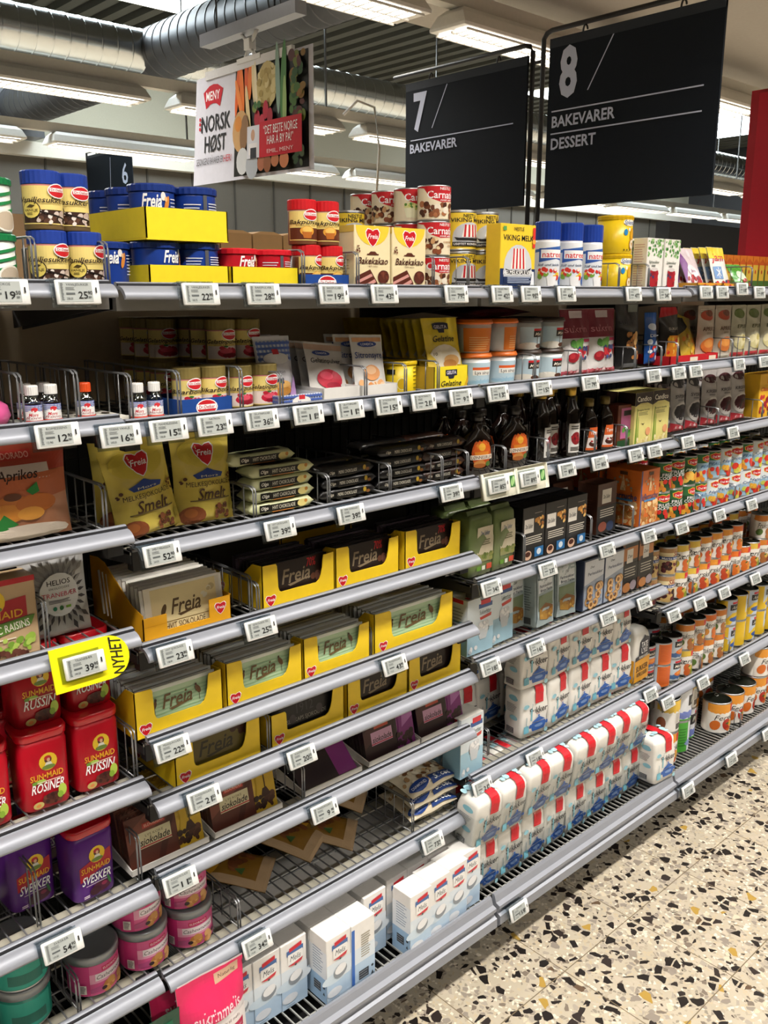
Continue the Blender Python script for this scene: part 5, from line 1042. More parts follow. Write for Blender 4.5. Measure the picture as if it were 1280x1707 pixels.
tb = tall_bottle('syrup_bottle', .0275, .192, '#150b09', [R('#e6e4e0', .1, 0, .9, .98), El('#8a1c24', .5, .48, .28, .22), Bl(['#b3202c', '#5a1018'], .25, .3, .75, .6, 10, .004, 3), Ln('#55504a', .2, .06, .8, .2, 3, .03), Ln('#55504a', .2, .78, .8, .92, 2, .04)])
for i, (x, y, t) in enumerate(((1.222, .075, 'beside the syrup flasks'), (1.288, .1, 'behind the other two'), (1.345, .07, 'beside the orange-labelled bottles'))): put(tb, x, y, z3, 'tall dark bottle with a gold cap and a white label, ' + t, 'bottle', 'tall dark bottles', rz=[.5, .2, 0][i])
for x, y in ((1.22, .15), (1.3, .17), (1.37, .15)): put(tb, x, y, z3, 'tall dark bottle with a gold cap in the second row', 'bottle', 'rear tall dark bottles')
obt = tall_bottle('sauce_bottle', .027, .150, '#170d0b', [P('#d8622a', (.05, 0), (.95, 0), (.78, 1), (.22, 1)), P('#e8e0dc', (.07, .05), (.93, .05), (.85, .55), (.15, .55)), T('#f3e6dc', .5, .78, .16, 'Tøren', .5, 1), El('#4a2418', .5, .28, .30, .14), El('#efe6e0', .5, .38, .2, .08), Bl(['#b3202c', '#5a2a1c'], .3, .34, .7, .46, 6, .003, 2), R('#d8622a', .05, 0, .95, .1)], mat('#6a5a2a', .4, .5))
put(obt, 1.428, .068, z3, 'dark sauce bottle with an orange label, beside the tall bottles', 'bottle', 'orange-labelled bottles'); put(obt, 1.506, .068, z3, 'dark sauce bottle with an orange label, beside the pink box', 'bottle', 'orange-labelled bottles')
put(obt, 1.45, .14, z3, 'dark sauce bottle with an orange label, in the second row', 'bottle', 'orange-labelled bottles')
pkb = carton('pink_box', .07, .05, .122, '#6a3422', [R('#c56a9a', .22, .2, 1, .92), R('#1c1c1c', .4, .74, .95, .86), Bl(['#3f8a3a', '#6ab04a', '#2f6a2c'], .4, .25, .9, .45, 8, .008, 3), R('#1d4a2a', 0, 0, 1, .16)]); put(pkb, 1.578, .07, z3, 'brown and pink box with a green plant', 'box')
co = [R('#e3d886', 0, 0, 1, .78), P('#2a1a16', (0, .74), (.3, .80), (.7, .80), (1, .74), (1, 1), (0, 1)), T('#f0eada', .5, .88, .10, 'Candico', .80, 1), T('#7a7a4a', .5, .67, .035, 'Biologische Rietsuiker', .7, 1), Ln('#8a8458', .2, .56, .8, .63, 3, .010), P('#7a9a34', (.06, 0), (.12, .7), (.15, .7), (.17, 0)), P('#93ae48', (.18, 0), (.2, .55), (.23, .55), (.28, 0)), Bl(['#f0e4b4', '#d8c47a', '#e9d89a'], .15, .02, .9, .12, 14, .006, 4), El('#e2a070', .8, .24, .14, .08), P('#3f2a1c', (.35, .42), (.5, .38), (.58, .42), (.5, .40))]
ca = carton('cane_sugar_box', .093, .055, .153, '#e0d588', co, [Ln('#a8a05a', .15, .1, .85, .65, 12, .012), R('#2a1a16', 0, .76, 1, 1)])
put(ca, 1.655, .06, z3, 'yellow cane sugar box with a brown top, beside the pink box', 'box', 'cane sugar boxes'); put(ca, 1.752 - .002, .06, z3, 'yellow cane sugar box with a brown top, beside the grey bags', 'box', 'cane sugar boxes')
for x in (1.655, 1.75): put(ca, x, .12, z3, 'yellow cane sugar box in the second row', 'box', 'rear cane sugar boxes')
def dried(name, title, dk, bg, w=.082, h=.178, seed=3): return pouch(name, w, h, .036, foil(bg), [El(dk, .5, .84, .42, .08), Bl(['#b9b4b2', dk], .2, .76, .8, .92, 6, .008, 2), T('#4a4448', .5, .62, .06, title, .74, 1), Ln('#7a7478', .25, .54, .75, .57, 2, .01), El('#d8d4d2', .5, .33, .46, .19), El(dk, .5, .34, .40, .14), Bl([dk, '#5a4a50', '#2a2226'], .22, .26, .78, .42, 10, .010, 4), P('#b5303c', (.0, .0), (1, .0), (1, .06), (0, .16)), Bl(['#e6c4c6', '#c85560'], .05, .01, .7, .08, 10, .005, 6)], .06, .62, seed)
sv = dried('dried_fruit_bag', 'SVISKER', '#3c3a3e', '#b4b2b2'); ki = dried('dried_fruit_bag', 'KIRSEBÆR', '#4a1c26', '#bdb8b8', .098, .182, 6)
for i, x in enumerate((1.845, 1.93, 2.02)): put(sv, x, .08, z4 + .001, 'grey bag of prunes, %s from the cane sugar boxes' % OR2[i], 'bag', 'grey prune bags', ry=.05 * (i - 1), rx=-.04)
for i, x in enumerate((2.128, 2.232, 2.335)): put(ki, x, .08, z4 + .001, 'grey bag of dark dried cherries, %s from the prune bags' % OR2[i], 'bag', 'dried cherry bags', ry=-.03 * (i - 1), rx=-.04)
for x in (1.86, 1.96, 2.07, 2.18, 2.3): put(sv if x < 2.1 else ki, x, .14, z4 + .001, 'grey dried fruit bag in the second row', 'bag', 'rear grey fruit bags')
yc = carton('yellow_fruit_box', .11, .06, .155, '#e9b52c', [R('#d0302c', .5, .78, .95, .96), T('#c8322c', .45, .66, .09, 'Classic', .7, 1, 1), berries(.1, .06, .9, .5, 18, 4, .011)])
put(yc, 2.452, .065, z4, 'orange and yellow box with red berries, beside the dried cherry bags', 'box', 'berry boxes'); put(yc, 2.568, .065, z4, 'orange and yellow box with red berries, second from the dried cherry bags', 'box', 'berry boxes')
for x, s, l in ((-.034, 0, 'beside the large apricot bag'), (.268, 1, 'between the chip bags and the pale bars'), (.45, 1, 'between the pale and the black bars'), (.622, 1, 'between the two black stacks'), (.785, 1, 'between the black and the brown bars'), (.872, 1, 'between the brown bars and the syrup flasks'), (1.01, 2, 'beside the first syrup flask'), (1.18, 2, 'between the flasks and the tall bottles'), (1.389, 2, 'between the tall and the orange-labelled bottles'), (1.543, 2, 'between the sauce bottles and the pink box'), (2.076, 3, 'between the prunes and the dried cherries'), (2.388, 3, 'between the dried cherries and the berry boxes')):
    div(x, .014, F(s, 2), .082 if s < 1 else .068, 'wire divider on the third shelf ' + l)

# ------------------------------------------------ fourth shelf
z1 = F(0, 3); z2 = F(1, 3); z3 = F(2, 3); z4 = F(3, 3)
org = carton('raisin_box', .118, .052, .132, '#c9ab86', [R('#c41c2a', 0, .93, 1, 1), P('#b5172a', (.0, .42), (.86, .50), (.86, .76), (.62, .74), (.0, .70)), *sunmaid(.40, .74, .042, .118, .132), T('#f0b428', .38, .56, .10, 'SUN•MAID', .84, 1), P('#5f8a34', (0, .22), (.9, .38), (.96, .50), (0, .42)), T('#f2efe2', .46, .38, .10, 'ORGANIC RAISINS', .84, 1, 0, .1), Ln('#e9e4d0', .1, .24, .7, .26, 1, .014), Bl(['#9cbf4a', '#b3cf62', '#7aa23a'], .35, .08, .95, .24, 26, .006, 4), Bl(['#4a2620', '#5e342a', '#6a3f34'], .3, .0, .8, .09, 18, .005, 6)])
put(org, -.213, .062, z1, 'red and tan raisin box with green grapes', 'box')
hw, hh = .118, .170; ho = []
for ring, (rr, n, ln, wd) in enumerate(((.044, 26, .020, .0042), (.060, 30, .022, .0048))):
    for k in range(n):
        a = 2 * PI * (k + .5 * ring) / n; ho.append(El('#2c262a' if math.sin(a) < .2 else '#8e8c8c', .5 + rr * math.cos(a) / hw, .44 + rr * 1.08 * math.sin(a) / hh, wd / hw, ln / 2 / hh, 0) if False else P('#2e282c' if math.sin(a) < .35 else '#918f8f', *[(.5 + (rr + q * ln) * math.cos(a + s) / hw, .45 + (rr + q * ln) * 1.05 * math.sin(a + s) / hh) for q, s in ((-.5, 0), (0, .07), (.5, 0), (0, -.07))]))
ho = [o for o in ho if all(.03 < q[0] < .97 and .03 < q[1] < .92 for q in o[2])]
ho += [El('#dfe0e2', .5, .45, .036 / hw, .038 / hh), T('#23232a', .5, .58, .052, 'HELIOS', .36, 1), T('#55555c', .5, .52, .022, 'ØKOLOGISKE', .32, 0), T('#c41f4a', .5, .455, .048, 'TRANEBÆR', .54, 0), Ln('#77777c', .32, .365, .68, .405, 3, .008), El('#1f7a5a', .40, .315, .032, .022), El('#2c6a34', .5, .315, .032, .024), R('#7ab02f', .57, .305, .65, .33)]
hel = pouch('cranberry_bag', hw, hh, .032, foil('#b9b9b9'), ho, .05, .62, 11, .0018); put(hel, -.104, .078, z1 + .001, 'silver cranberry bag with a petal pattern round a pale disc', 'bag', rx=-.08)
fw = mat('#f5cf22', .48); orange = mat('#e8a71c', .48)
W1, H1 = .172, .083
birdg = [R('#bcd8b4', .0, .0, 1, 1), *[R('#9cc49a', 0, .04 + .08 * i, 1, .065 + .08 * i) for i in range(10)], R('#e9efe4', 0, .92, 1, 1), T('#6a5230', .5, .635, .33, 'Freia', .40, 1, 1), P('#6a5230', (.38, .44), (.68, .52), (.62, .46), (.42, .39)), El('#6a4a2a', .20, .60, .026, .11, -.4), R('#4a3420', .195, .36, .202, .54), El('#6a4a2a', .78, .68, .03, .11, .5), R('#4a3420', .788, .42, .795, .6), El('#4a3420', .222, .72, .014, .035), El('#4a3420', .755, .80, .014, .035)]
birdw = [R('#ead9a6', .08, .0, .94, .95), R('#f1ead8', 0, 0, .08, 1), T('#5a4428', .52, .52, .34, 'Freia', .40, 1, 1), P('#5a4428', (.40, .33), (.68, .40), (.62, .35), (.44, .28)), El('#5a4428', .23, .48, .03, .13, -.4), R('#3a2a18', .232, .25, .238, .40), T('#5a4428', .5, .12, .13, 'HVIT SJOKOLADE', .52, 0), R('#8a744a', .2, .21, .85, .222), Bl(['#e9e2cc', '#cbb88a'], .74, .55, .9, .8, 6, .006, 4)]
birdk = [R('#221512', .0, .0, 1, 1), T('#8a7a62', .5, .635, .36, 'Freia', .46, 1, 1), P('#8a7a62', (.36, .42), (.7, .51), (.62, .45), (.4, .37)), El('#5a5038', .12, .45, .03, .14, -.5)]
dark70 = birdk + [T('#c8202c', .76, .86, .22, '70%', .16, 1, 1), Bl(['#4a2a20', '#5e382a', '#6a463a'], .76, .25, .95, .55, 9, .007, 3), El('#3a7a3a', .93, .14, .03, .07)]
kok = [R('#5f5320', .12, .05, .92, .95), R('#3a0f12', 0, 0, .12, 1), T('#2a2412', .5, .635, .36, 'Freia', .46, 1, 1), P('#2a2412', (.36, .42), (.7, .51), (.62, .45), (.4, .37)), Bl(['#3a1c14', '#4a281c'], .74, .6, .94, .95, 7, .009, 3), Bl(['#6a1218', '#8a1c24'], .02, .1, .14, .7, 8, .006, 2)]
selsk = [R('#141214', 0, 0, 1, 1), T('#8a867c', .52, .46, .11, 'SELSKAPS SJOKOLADE', .62, 0), T('#3a363a', .5, .74, .26, '1912', .26, 0), El('#3a3236', .3, .5, .05, .12), El('#3a3236', .72, .55, .05, .12)]
TO = lambda x, w: freia_heart(x, .17, .024, w, .1)
def tray_of(x, y, zf, w, ops, barcol, crimp, n, which, kind, hl=.092, hr=.087, back=None, tilt=.12, d=.19, bw=None, low=.03, col=fw, pitch=.0135, bh=H1):
    """a display box and the bars filed in it"""
    t = cut_tray('display_box', w, d, col, hl, hr, low, .055, TO(.105, w), TO(.22, d))
    put(t, x, y + d / 2, zf, 'yellow display box of ' + which, 'display box', 'yellow display boxes')
    bw = bw or w - .012
    f = slab('chocolate_bar', bw, bh, .009, barcol, ops, crimp); bk_ = slab('chocolate_bar', bw, bh, .009, barcol, (), crimp)
    for i in range(n):
        put(f if i == 0 else bk_, x + (.0006 if i % 2 else -.0006), y + .0105 + pitch * i, zf + .0025 + (.003 if i % 3 == 1 else 0), ('%s bar fronting the box of ' % kind if i == 0 else '%s rear bar in the box of ' % kind) + which, 'bar', None if i == 0 else 'bars in the box of ' + which, rx=-tilt)
HT = 'white chocolate, low ochre front'
wt_ = MB().box(-.0935, .0935, -.1, .1, 0, .002, orange).box(-.0935, -.0915, -.1, .1, .002, .05, orange).box(.0915, .0935, -.1, .1, .002, .05, orange).box(-.0935, .0935, .098, .1, 0, .09, orange).box(-.0935, -.045, -.1, -.098, .002, .043, orange).box(.045, .0935, -.1, -.098, .002, .048, orange).box(-.045, .045, -.1, -.098, .002, .012, orange).prism([(-.1, .05), (.1, .05), (.1, .13), (.04, .12), (-.06, .06)], -.0935, -.092, orange, 'x').build('display_box')
printed(wt_, [([*freia_heart(.87, .27, .024, .187, .1), R('#c98a14', .0, .26, .25, .265)], .187, .1, front_map(.187, -.1), 9)])
put(wt_, .1235, .132, z2, 'ochre display box of white chocolate', 'display box')
f = slab('chocolate_bar', .172, .088, .009, '#e6e0d2', birdw, '#f2efe8'); bk_ = slab('chocolate_bar', .172, .088, .009, '#d8d2c4', (), '#efece4')
for i in range(11): put(f if i == 0 else bk_, .1245 - .0012 * i, .047 + .0135 * i, z2 + .0025 + .0012 * i, 'white chocolate bar fronting the ochre box' if i == 0 else 'white chocolate bar filed behind the front one in the ochre box', 'bar', None if i == 0 else 'bars in the ochre box', rx=-.13)
for k, x in enumerate((.3765, .5645, .768)): tray_of(x, .022, z2, .184, dark70, '#120c0c', '#1c1518', 8, 'dark chocolate, %s from the ochre box' % OR2[k], 'black')
gbk = MB().box(-.09, .09, -.002, .0, 0, .14, mat('#3a3a38', .7)).build('box_flap')
for k, x in enumerate((.372, .768)): put(gbk, x, .205, z2 + .03, 'grey card flap standing up behind the %s box of dark chocolate' % OR2[k * 2], 'flap', 'grey card flaps', rx=-.1)
brick_ops = [R('#c9bfa4', .28, .24, .96, .80), T('#34507a', .62, .70, .075, 'Dan Sukker', .40, 1, 1), Ln('#6a6a4a', .42, .50, .88, .60, 3, .02), R('#8a8a5a', .28, .24, .96, .36), Bl(['#6a7a34', '#8a8a4a', '#5a6a2c'], .3, .26, .95, .36, 12, .006, 3), R('#6a9a3a', .28, .10, .46, .17), R('#dfe4d0', .5, .10, .64, .17), R('#c9503a', .70, .10, .92, .19)]
gbrick = sugar_bag('green_sugar_bag', .086, .06, .158, foil('#6a7a4a'), brick_ops, [Ln('#55643a', .2, .1, .8, .8, 9, .012)], .012, 2, .006, .005, 1)
put(gbrick, .947, .06, z3, 'olive green sugar bag, beside the yellow chocolate boxes', 'bag', 'olive sugar bags'); put(gbrick, 1.036, .062, z3, 'olive green sugar bag, beside the black boxes', 'bag', 'olive sugar bags', rz=.04)
for x in (.947, 1.036): put(gbrick, x, .135, z3, 'olive green sugar bag in the second row', 'bag', 'rear olive sugar bags')
bo = [R('#e6e1d8', .06, .52, .48, .78), T('#3a3a3a', .27, .65, .085, 'Dan Sukker', .34, 1, 1), Bl(['#c98a3a', '#e2a850', '#a8682a', '#f0c878'], .56, .56, .92, .78, 14, .0055, 3), Ln('#cfc9bc', .12, .30, .9, .46, 4, .018), El('#d8b49a', .25, .10, .17, .09), El('#4a2418', .25, .12, .12, .05), R('#2a6ea8', .55, .04, .95, .22), El('#d8e2ea', .75, .13, .1, .06), Ln('#8a8478', .5, .86, .85, .88, 1, .012)]
blk = carton('brown_sugar_box', .0925, .055, .145, '#1b1a1b', bo, [Ln('#4a4844', .2, .15, .8, .7, 10, .012)])
for i, x in enumerate((1.158, 1.254, 1.349)): put(blk, x, .06, z3, 'black sugar lump box with a white square, %s' % ['beside the olive bags', 'in the middle of three', 'beside the bare wires'][i], 'box', 'black sugar boxes')
for x in (1.158, 1.254, 1.349): put(blk, x, .12, z3, 'black sugar lump box in the second row', 'box', 'rear black sugar boxes')
brw = carton('brown_sugar_box', .10, .07, .150, '#4a2a1c', [R('#1b1a1b', 0, 0, 1, .56), R('#e2ddd4', .22, .60, .70, .88), T('#3a3a3a', .46, .74, .08, 'Dan Sukker', .36, 1, 1), Ln('#cfc9bc', .15, .32, .9, .5, 4, .018), El('#8a4a3a', .3, .14, .22, .1), El('#2a3a5a', .7, .12, .2, .1)], [Ln('#6a4430', .2, .15, .8, .7, 10, .012)])
put(brw, 1.535, .095, z3, 'brown and black sugar box, front one beside the orange box', 'box', 'brown sugar boxes', rz=.02); put(brw, 1.45, .19, z3, 'brown and black sugar box, back row with a white square', 'box', 'brown sugar boxes')
pe = [Bl(['#d89a54', '#e9b878', '#b97a3a', '#f0cf9c'], .05, .03, .95, .42, 60, .0085, 4), P('#e9c89a', (.42, .62), (.5, .92), (.58, .62)), Bl(['#8a9a8a', '#d8a06a', '#c9b48a'], .25, .62, .75, .86, 16, .004, 6), T('#2c3f6a', .5, .53, .12, 'laPerruche', .84, 1), R('#4a8ac0', .2, .44, .8, .475), R('#5a3a24', .40, .90, .62, .96)]
per = carton('cane_sugar_lump_box', .105, .12, .172, '#d9702a', pe + [R('#2f5a94', 0, 0, .05, 1)], pe); put(per, 1.708, .085, z3, 'orange box of rough sugar lumps, in front', 'box', 'orange lump sugar boxes'); put(per, 1.69, .225, z3, 'orange box of rough sugar lumps, behind the front one', 'box', 'orange lump sugar boxes')
KD = [delmonte_can('fruit_can', 0, 'FRUIT'), delmonte_can('fruit_can', 0, 'Pfirsich'), delmonte_can('fruit_can', 1, 'PEACH'), delmonte_can('fruit_can', 2, 'Halves'), delmonte_can('fruit_can', 2, 'Cocktail')]
seq = [(0, 0), (0, 0), (0, 1), (2, 2), (3, 2), (3, 3), (4, 4), (4, 2), (3, 4), (4, 4), (3, 3)]
DN = ['dark green fruit cocktail', 'dark green peach', 'light blue peach', 'white and blue peach', 'white and blue cocktail']
for i, (a, c) in enumerate(seq):
    x = 1.812 + .0775 * i
    for t, k in ((0, a), (1, c)): put(KD[k], x, .058, z4 + .0955 * t, '%s tin, %s tier, %s column from the orange box' % (DN[k], ['lower', 'upper'][t], ORD[i]), 'can', 'shield-badged fruit tins', rz=.12 * ((i * 7 + t * 3) % 5 - 2))
    for y in (.15, .225):
        for t in (0, 1): put(KD[(a + t) % 5], x + .01, y, z4 + .0955 * t, 'fruit tin with a red shield in the rows behind the front', 'can', 'rear shield-badged fruit tins')
for x, y, s, hgt, l in ((-.150, .014, 0, .09, 'between the raisin box and the cranberry bag'), (.262, .03, 1, .075, 'beside the ochre box, toward the dark chocolate'), (.272, .02, 1, .06, 'tucked against the first box of dark chocolate'), (1.105, .02, 2, .08, 'between the olive bags and the black boxes'), (1.402, .02, 2, .08, 'after the black boxes'), (1.615, .02, 2, .075, 'between the brown and the orange boxes'), (2.005, .014, 3, .06, 'among the light blue peach tins'), (2.24, .014, 3, .06, 'among the white and blue tins')):
    div(x, y, F(s, 3), hgt, 'wire divider on the fourth shelf ' + l, .3)
# ------------------------------------------------ fifth shelves
z1 = F(0, 4); z2 = F(1, 4); z3 = F(2, 4); z4 = F(3, 4)
smr = sm_tin('raisin_canister', '#b80f24', 'ROSINER', '#c90f22'); smu = sm_tin('raisin_canister', '#b80f24', 'RUSSIN', '#c90f22')
g = 'red raisin canisters'
put(smr, -.264, .075, z1, 'red raisin canister, lower tier at the far end from the chocolate bay', 'canister', g); put(smr, -.163, .073, z1, 'red raisin canister, lower tier between two others', 'canister', g, rz=-.05); put(smu, -.068, .075, z1, 'red raisin canister, lower tier beside the divider', 'canister', g)
put(smu, -.155, .100, z1 + .143, 'red raisin canister, stacked under the shelf edge', 'canister', g); put(smr, -.060, .104, z1 + .143, 'red raisin canister, stacked below the yellow tag', 'canister', g)
for x in (-.255, -.16, -.065):
    put(smu, x, .175 + .02, z1, 'red raisin canister in the second row', 'canister', 'rear red raisin canisters')
    if x < -.2: put(smu, x, .195, z1 + .143, 'red raisin canister in the second row', 'canister', 'rear red raisin canisters')
for k, x in enumerate((.087, .281, .470)): tray_of(x, .016, z2, .184, birdg, '#6d726c', '#dfe2e0', 13 if k < 2 else 12, 'green milk chocolate, %s along its shelf' % OR2[k], 'green and white', .094, .088, tilt=.10, pitch=.0145)  # bar bodies darkened to paint in the shaded gaps, large box too
tray_of(.704, .016, z2, .255, birdg, '#6d726c', '#dfe2e0', 12, 'large green milk chocolate', 'large green and white', .098, .096, tilt=.10, pitch=.0145, bh=.09)
put(gbk, .47, .24, z2 + .03, 'grey card flap behind the third green chocolate box', 'flap', 'grey card flaps', rx=-.1); put(gbk, .72, .245, z2 + .035, 'grey card flap behind the large green chocolate box', 'flap', 'grey card flaps', rx=-.1)
bits = [R('#dfe9ef', 0, 0, 1, 1), R('#a9cfe2', 0, .0, 1, .42), R('#3a5a94', .42, .80, .95, .88), R('#d0303a', .5, .86, .88, .95), T('#4a5a5a', .68, .73, .085, 'Sukkerbiter', .44, 0), P('#c9433a', (.46, .64), (.92, .68), (.9, .62), (.5, .59)), El('#2f3438', .60, .42, .24, .12), El('#d8dade', .60, .46, .22, .10), P('#cdd3d8', (.38, .42), (.82, .42), (.72, .24), (.48, .24)), Bl(['#f4f4f4', '#dcdfe2', '#c9cdd2'], .42, .40, .78, .54, 14, .006, 3), Bl(['#f0f2f4', '#c3cfd8'], .1, .04, .4, .14, 5, .006, 5)]
bl = [R('#dfe9ef', 0, 0, 1, 1), R('#8fbcd4', 0, .0, 1, .60), Ln('#7a8a94', .2, .5, .8, .85, 6, .012), R('#d0303a', .2, .92, .8, .99)]
bit = carton('sugar_lump_box', .098, .072, .148, '#eceae2', bits, bl, [R('#d0303a', .1, .1, .5, .3)]); bit2 = carton('sugar_lump_box', .088, .06, .166, '#eceae2', bits, bl)
put(bit, .953, .068, z3, 'white and blue sugar lump box, fifth shelf beside the green chocolate', 'box', 'sugar lump boxes'); put(bit2, 1.052, .072, z3, 'white and blue sugar lump box, taller and tilted beside the first', 'box', 'sugar lump boxes', ry=-.03)
for x in (.953, 1.052): put(bit, x, .15, z3, 'white and blue sugar lump box behind the two on the fifth shelf', 'box', 'rear sugar lump boxes')
fa = [R('#a9b9bd', .02, .02, .98, .98), P('#e2e8ec', (.1, .62), (.9, .66), (.9, .95), (.1, .95)), T('#4a5a6a', .52, .84, .05, 'Dan', .2, 1, 1), T('#2c3f5a', .52, .74, .055, 'Farinsukker', .72, 1), T('#2c3f5a', .52, .665, .05, 'Brun Farin', .66, 1), P('#7a8a6a', (.1, .30), (.9, .36), (.9, .6), (.1, .58)), P('#8a5a24', (.15, .34), (.5, .42), (.9, .34), (.6, .26)), P('#b98a3a', (.15, .34), (.6, .26), (.6, .10), (.15, .16)), P('#9a6a2c', (.6, .26), (.9, .34), (.9, .18), (.6, .10)), Bl(['#c9a04a', '#a87830'], .2, .14, .85, .3, 12, .004, 2)]
fab = sugar_bag('brown_sugar_bag', .084, .06, .158, foil('#9fb0b4'), fa, [Ln('#5a666a', .2, .3, .8, .75, 10, .012), R('#44494c', .3, .06, .75, .18)], .016, 5, .005, .006, 1)
for i, (x, y, t) in enumerate(((1.142, .105, 'beside the sugar lump boxes'), (1.226, .068, 'standing forward'), (1.256, .137, 'half hidden behind the forward one'), (1.336, .075, 'beside the pretzel-sugar boxes'))): put(fab, x, y, z3, 'pale blue brown-sugar bag with a cake, ' + t, 'bag', 'pale blue sugar bags', rz=[0, .08, 0, -.06][i], rx=-.03)
for x in (1.13, 1.345): put(fab, x, .18, z3, 'pale blue brown-sugar bag in the second row', 'bag', 'rear pale blue sugar bags')
pp = [R('#a9b6ca', .04, .02, .98, .97), P('#dfe4ec', (.04, .5), (.98, .62), (.98, .97), (.04, .97)), T('#4a5568', .4, .84, .045, 'Dan', .2, 1, 1), T('#2c3f6a', .56, .71, .062, 'Perlesukker', .72, 1), *[El(c_, x_, y_, r_ * k_, r_ * k_ * .62, a_) for (x_, y_, a_) in [(random.Random(q).uniform(.14, .86), random.Random(q + 50).uniform(.08, .42), random.Random(q + 90).uniform(-.6, .6)) for q in range(9)] for c_, k_, r_ in (('#c08a4a', 1, .15), ('#e2b67c', .86, .15), ('#8a5c30', .45, .15))], Bl(['#7a8aa4'], .15, .08, .85, .38, 8, .0045, 8)]
plb = carton('pearl_sugar_box', .101, .12, .152, '#4e5a74', pp, [R('#3a4560', 0, 0, 1, 1)], [R('#3e4860', 0, 0, 1, .3), R('#c9d0e0', 0, .3, 1, .7)])
put(plb, 1.446, .091, z3, 'dark blue pearl sugar box with pastry rings, beside the pale blue bags', 'box', 'pearl sugar boxes'); put(plb, 1.549, .091, z3, 'dark blue pearl sugar box with pastry rings, beside the dark boxes', 'box', 'pearl sugar boxes')
cb = [R('#6a3a1c', 0, 0, .16, 1), R('#b9753a', .05, .66, .95, .92), R('#e6e1d8', .28, .60, .66, .88), T('#3a3a3a', .47, .74, .07, 'Dan', .28, 1, 1), R('#1b1a1b', .0, .24, 1, .58), Ln('#cfc9bc', .18, .30, .88, .52, 4, .02), El('#c9854a', .35, .10, .25, .1), El('#a89aa4', .75, .12, .2, .1)]
cbx = carton('candy_sugar_box', .088, .06, .155, '#1d1a1a', cb); put(cbx, 1.652, .072, z3, 'black and copper sugar box, beside the pearl sugar', 'box', 'black and copper boxes'); put(cbx, 1.742, .072, z3, 'black and copper sugar box, beside the cherry tins', 'box', 'black and copper boxes')
for x in (1.652, 1.742): put(cbx, x, .14, z3, 'black and copper sugar box in the second row', 'box', 'rear black and copper boxes')
CN = {'cherry': fruit_can('fruit_can', '', 'cherry', .034, .094), 'pear': fruit_can('fruit_can', 'Pærer', 'pear'), 'peach': fruit_can('fruit_can', 'Fersken', 'peach'), 'apri': fruit_can('fruit_can', 'Aprikoser', 'apri'), 'mix': fruit_can('fruit_can', 'Fruktcocktail', 'mix')}
KN = {'cherry': 'cream and blue dark cherry', 'pear': 'white pear', 'peach': 'white peach', 'apri': 'white apricot', 'mix': 'white mixed fruit'}
row = ['cherry', 'cherry', 'pear', 'pear', 'peach', 'peach', 'peach', 'apri', 'apri', 'pear', 'mix', 'mix']
for i, k in enumerate(row):
    x = 1.812 + .0745 * i
    hc = .0925 if k != 'cherry' else .0945
    for t in (0, 1):
        if i in (8, 9) and t == 1: continue
        put(CN[k], x, .056 + (.02 if i == 0 else 0), z4 + hc * t, '%s tin, %s tier, %s column after the copper boxes' % (KN[k], ['lower', 'upper'][t], ORD[i]), 'can', 'white and cream fruit tins', rz=.16 * ((i * 5 + t * 2) % 5 - 2))
    for y in (.15, .226):
        for t in (0, 1): put(CN[k], x + .008, y, z4 + hc * t, '%s tin in the rows behind the front' % KN[k], 'can', 'rear %s tins' % KN[k])
for x, y, s, hgt, l in ((-.012, .014, 0, .10, 'beside the red raisin canisters'), (.570, .022, 1, .07, 'between the third and the large green box'), (2.0, .014, 3, .06, 'between the pear and the peach tins'), (2.27, .014, 3, .06, 'among the apricot tins')): div(x, y, F(s, 4), hgt, 'wire divider on the fifth shelf ' + l, .3)
# ------------------------------------------------ sixth shelves
z1 = F(0, 5); z2 = F(1, 5); z3 = F(2, 5); z4 = F(3, 5)
sp = sm_tin('prune_canister', '#5b2383', 'SVESKER', '#c01022')
put(sp, -.188, .125, z1, 'purple prune canister set back behind a divider', 'canister', 'purple prune canisters', rz=.05); put(sp, -.095, .075, z1, 'purple prune canister standing forward', 'canister', 'purple prune canisters', rz=.06); put(sp, -.105, .235, z1, 'purple prune canister at the back in the shade', 'canister', 'purple prune canisters')
tray_of(.166, .016, z2, .195, kok, '#1a1410', '#241c14', 8, 'dark gold cooking chocolate', 'dark gold', .092, .088)
tray_of(.388, .016, z2, .196, selsk, '#141214', '#1c1a1c', 3, 'black party chocolate, nearly empty', 'black', .075, .085)
tray_of(.588, .016, z2, .184, birdk, '#1a1112', '#221a1a', 10, 'black milk-free chocolate, beside the party chocolate', 'black', .09, .088)
tray_of(.774, .016, z2, .180, birdk, '#1a1112', '#221a1a', 10, 'black milk-free chocolate, beside the sugar bay', 'black', .09, .088)
put(gbk, .18, .2, z2 + .01, 'grey card flap behind the dark gold cooking chocolate', 'flap', 'grey card flaps', rx=-.1)
skk = [R('#ece8e0', .0, .0, 1, 1)]
su = [R('#cf1f2c', .50, .66, .80, 1.5), R('#d8464e', .53, .69, .77, .705), T('#2a2a2e', .62, .53, .135, 'Sukker', .66, 1), T('#b5404a', .62, .445, .026, 'FINT', .16, 0),
      P('#2f5fae', (.42, .10), (.86, .10), (.92, .20), (.90, .27), (.38, .27), (.36, .20)), P('#2f5fae', (.38, .285), (.90, .285), (.66, .38), (.62, .38)), El('#2f5fae', .64, .40, .035, .02), El('#7f9fd4', .64, .20, .15, .035), El('#2f5fae', .33, .22, .05, .04), El('#2f5fae', .95, .22, .04, .04),
      P('#6fb0c4', (.06, .12), (.26, .12), (.25, .26), (.07, .26)), R('#5a8fa0', .155, .26, .175, .44), R('#7fb8c8', .32, .34, .38, .58), R('#5a8fa0', .342, .58, .358, .70), El('#8fc4d4', .14, .66, .10, .045), El('#9ccbd8', .92, .06, .06, .05)]
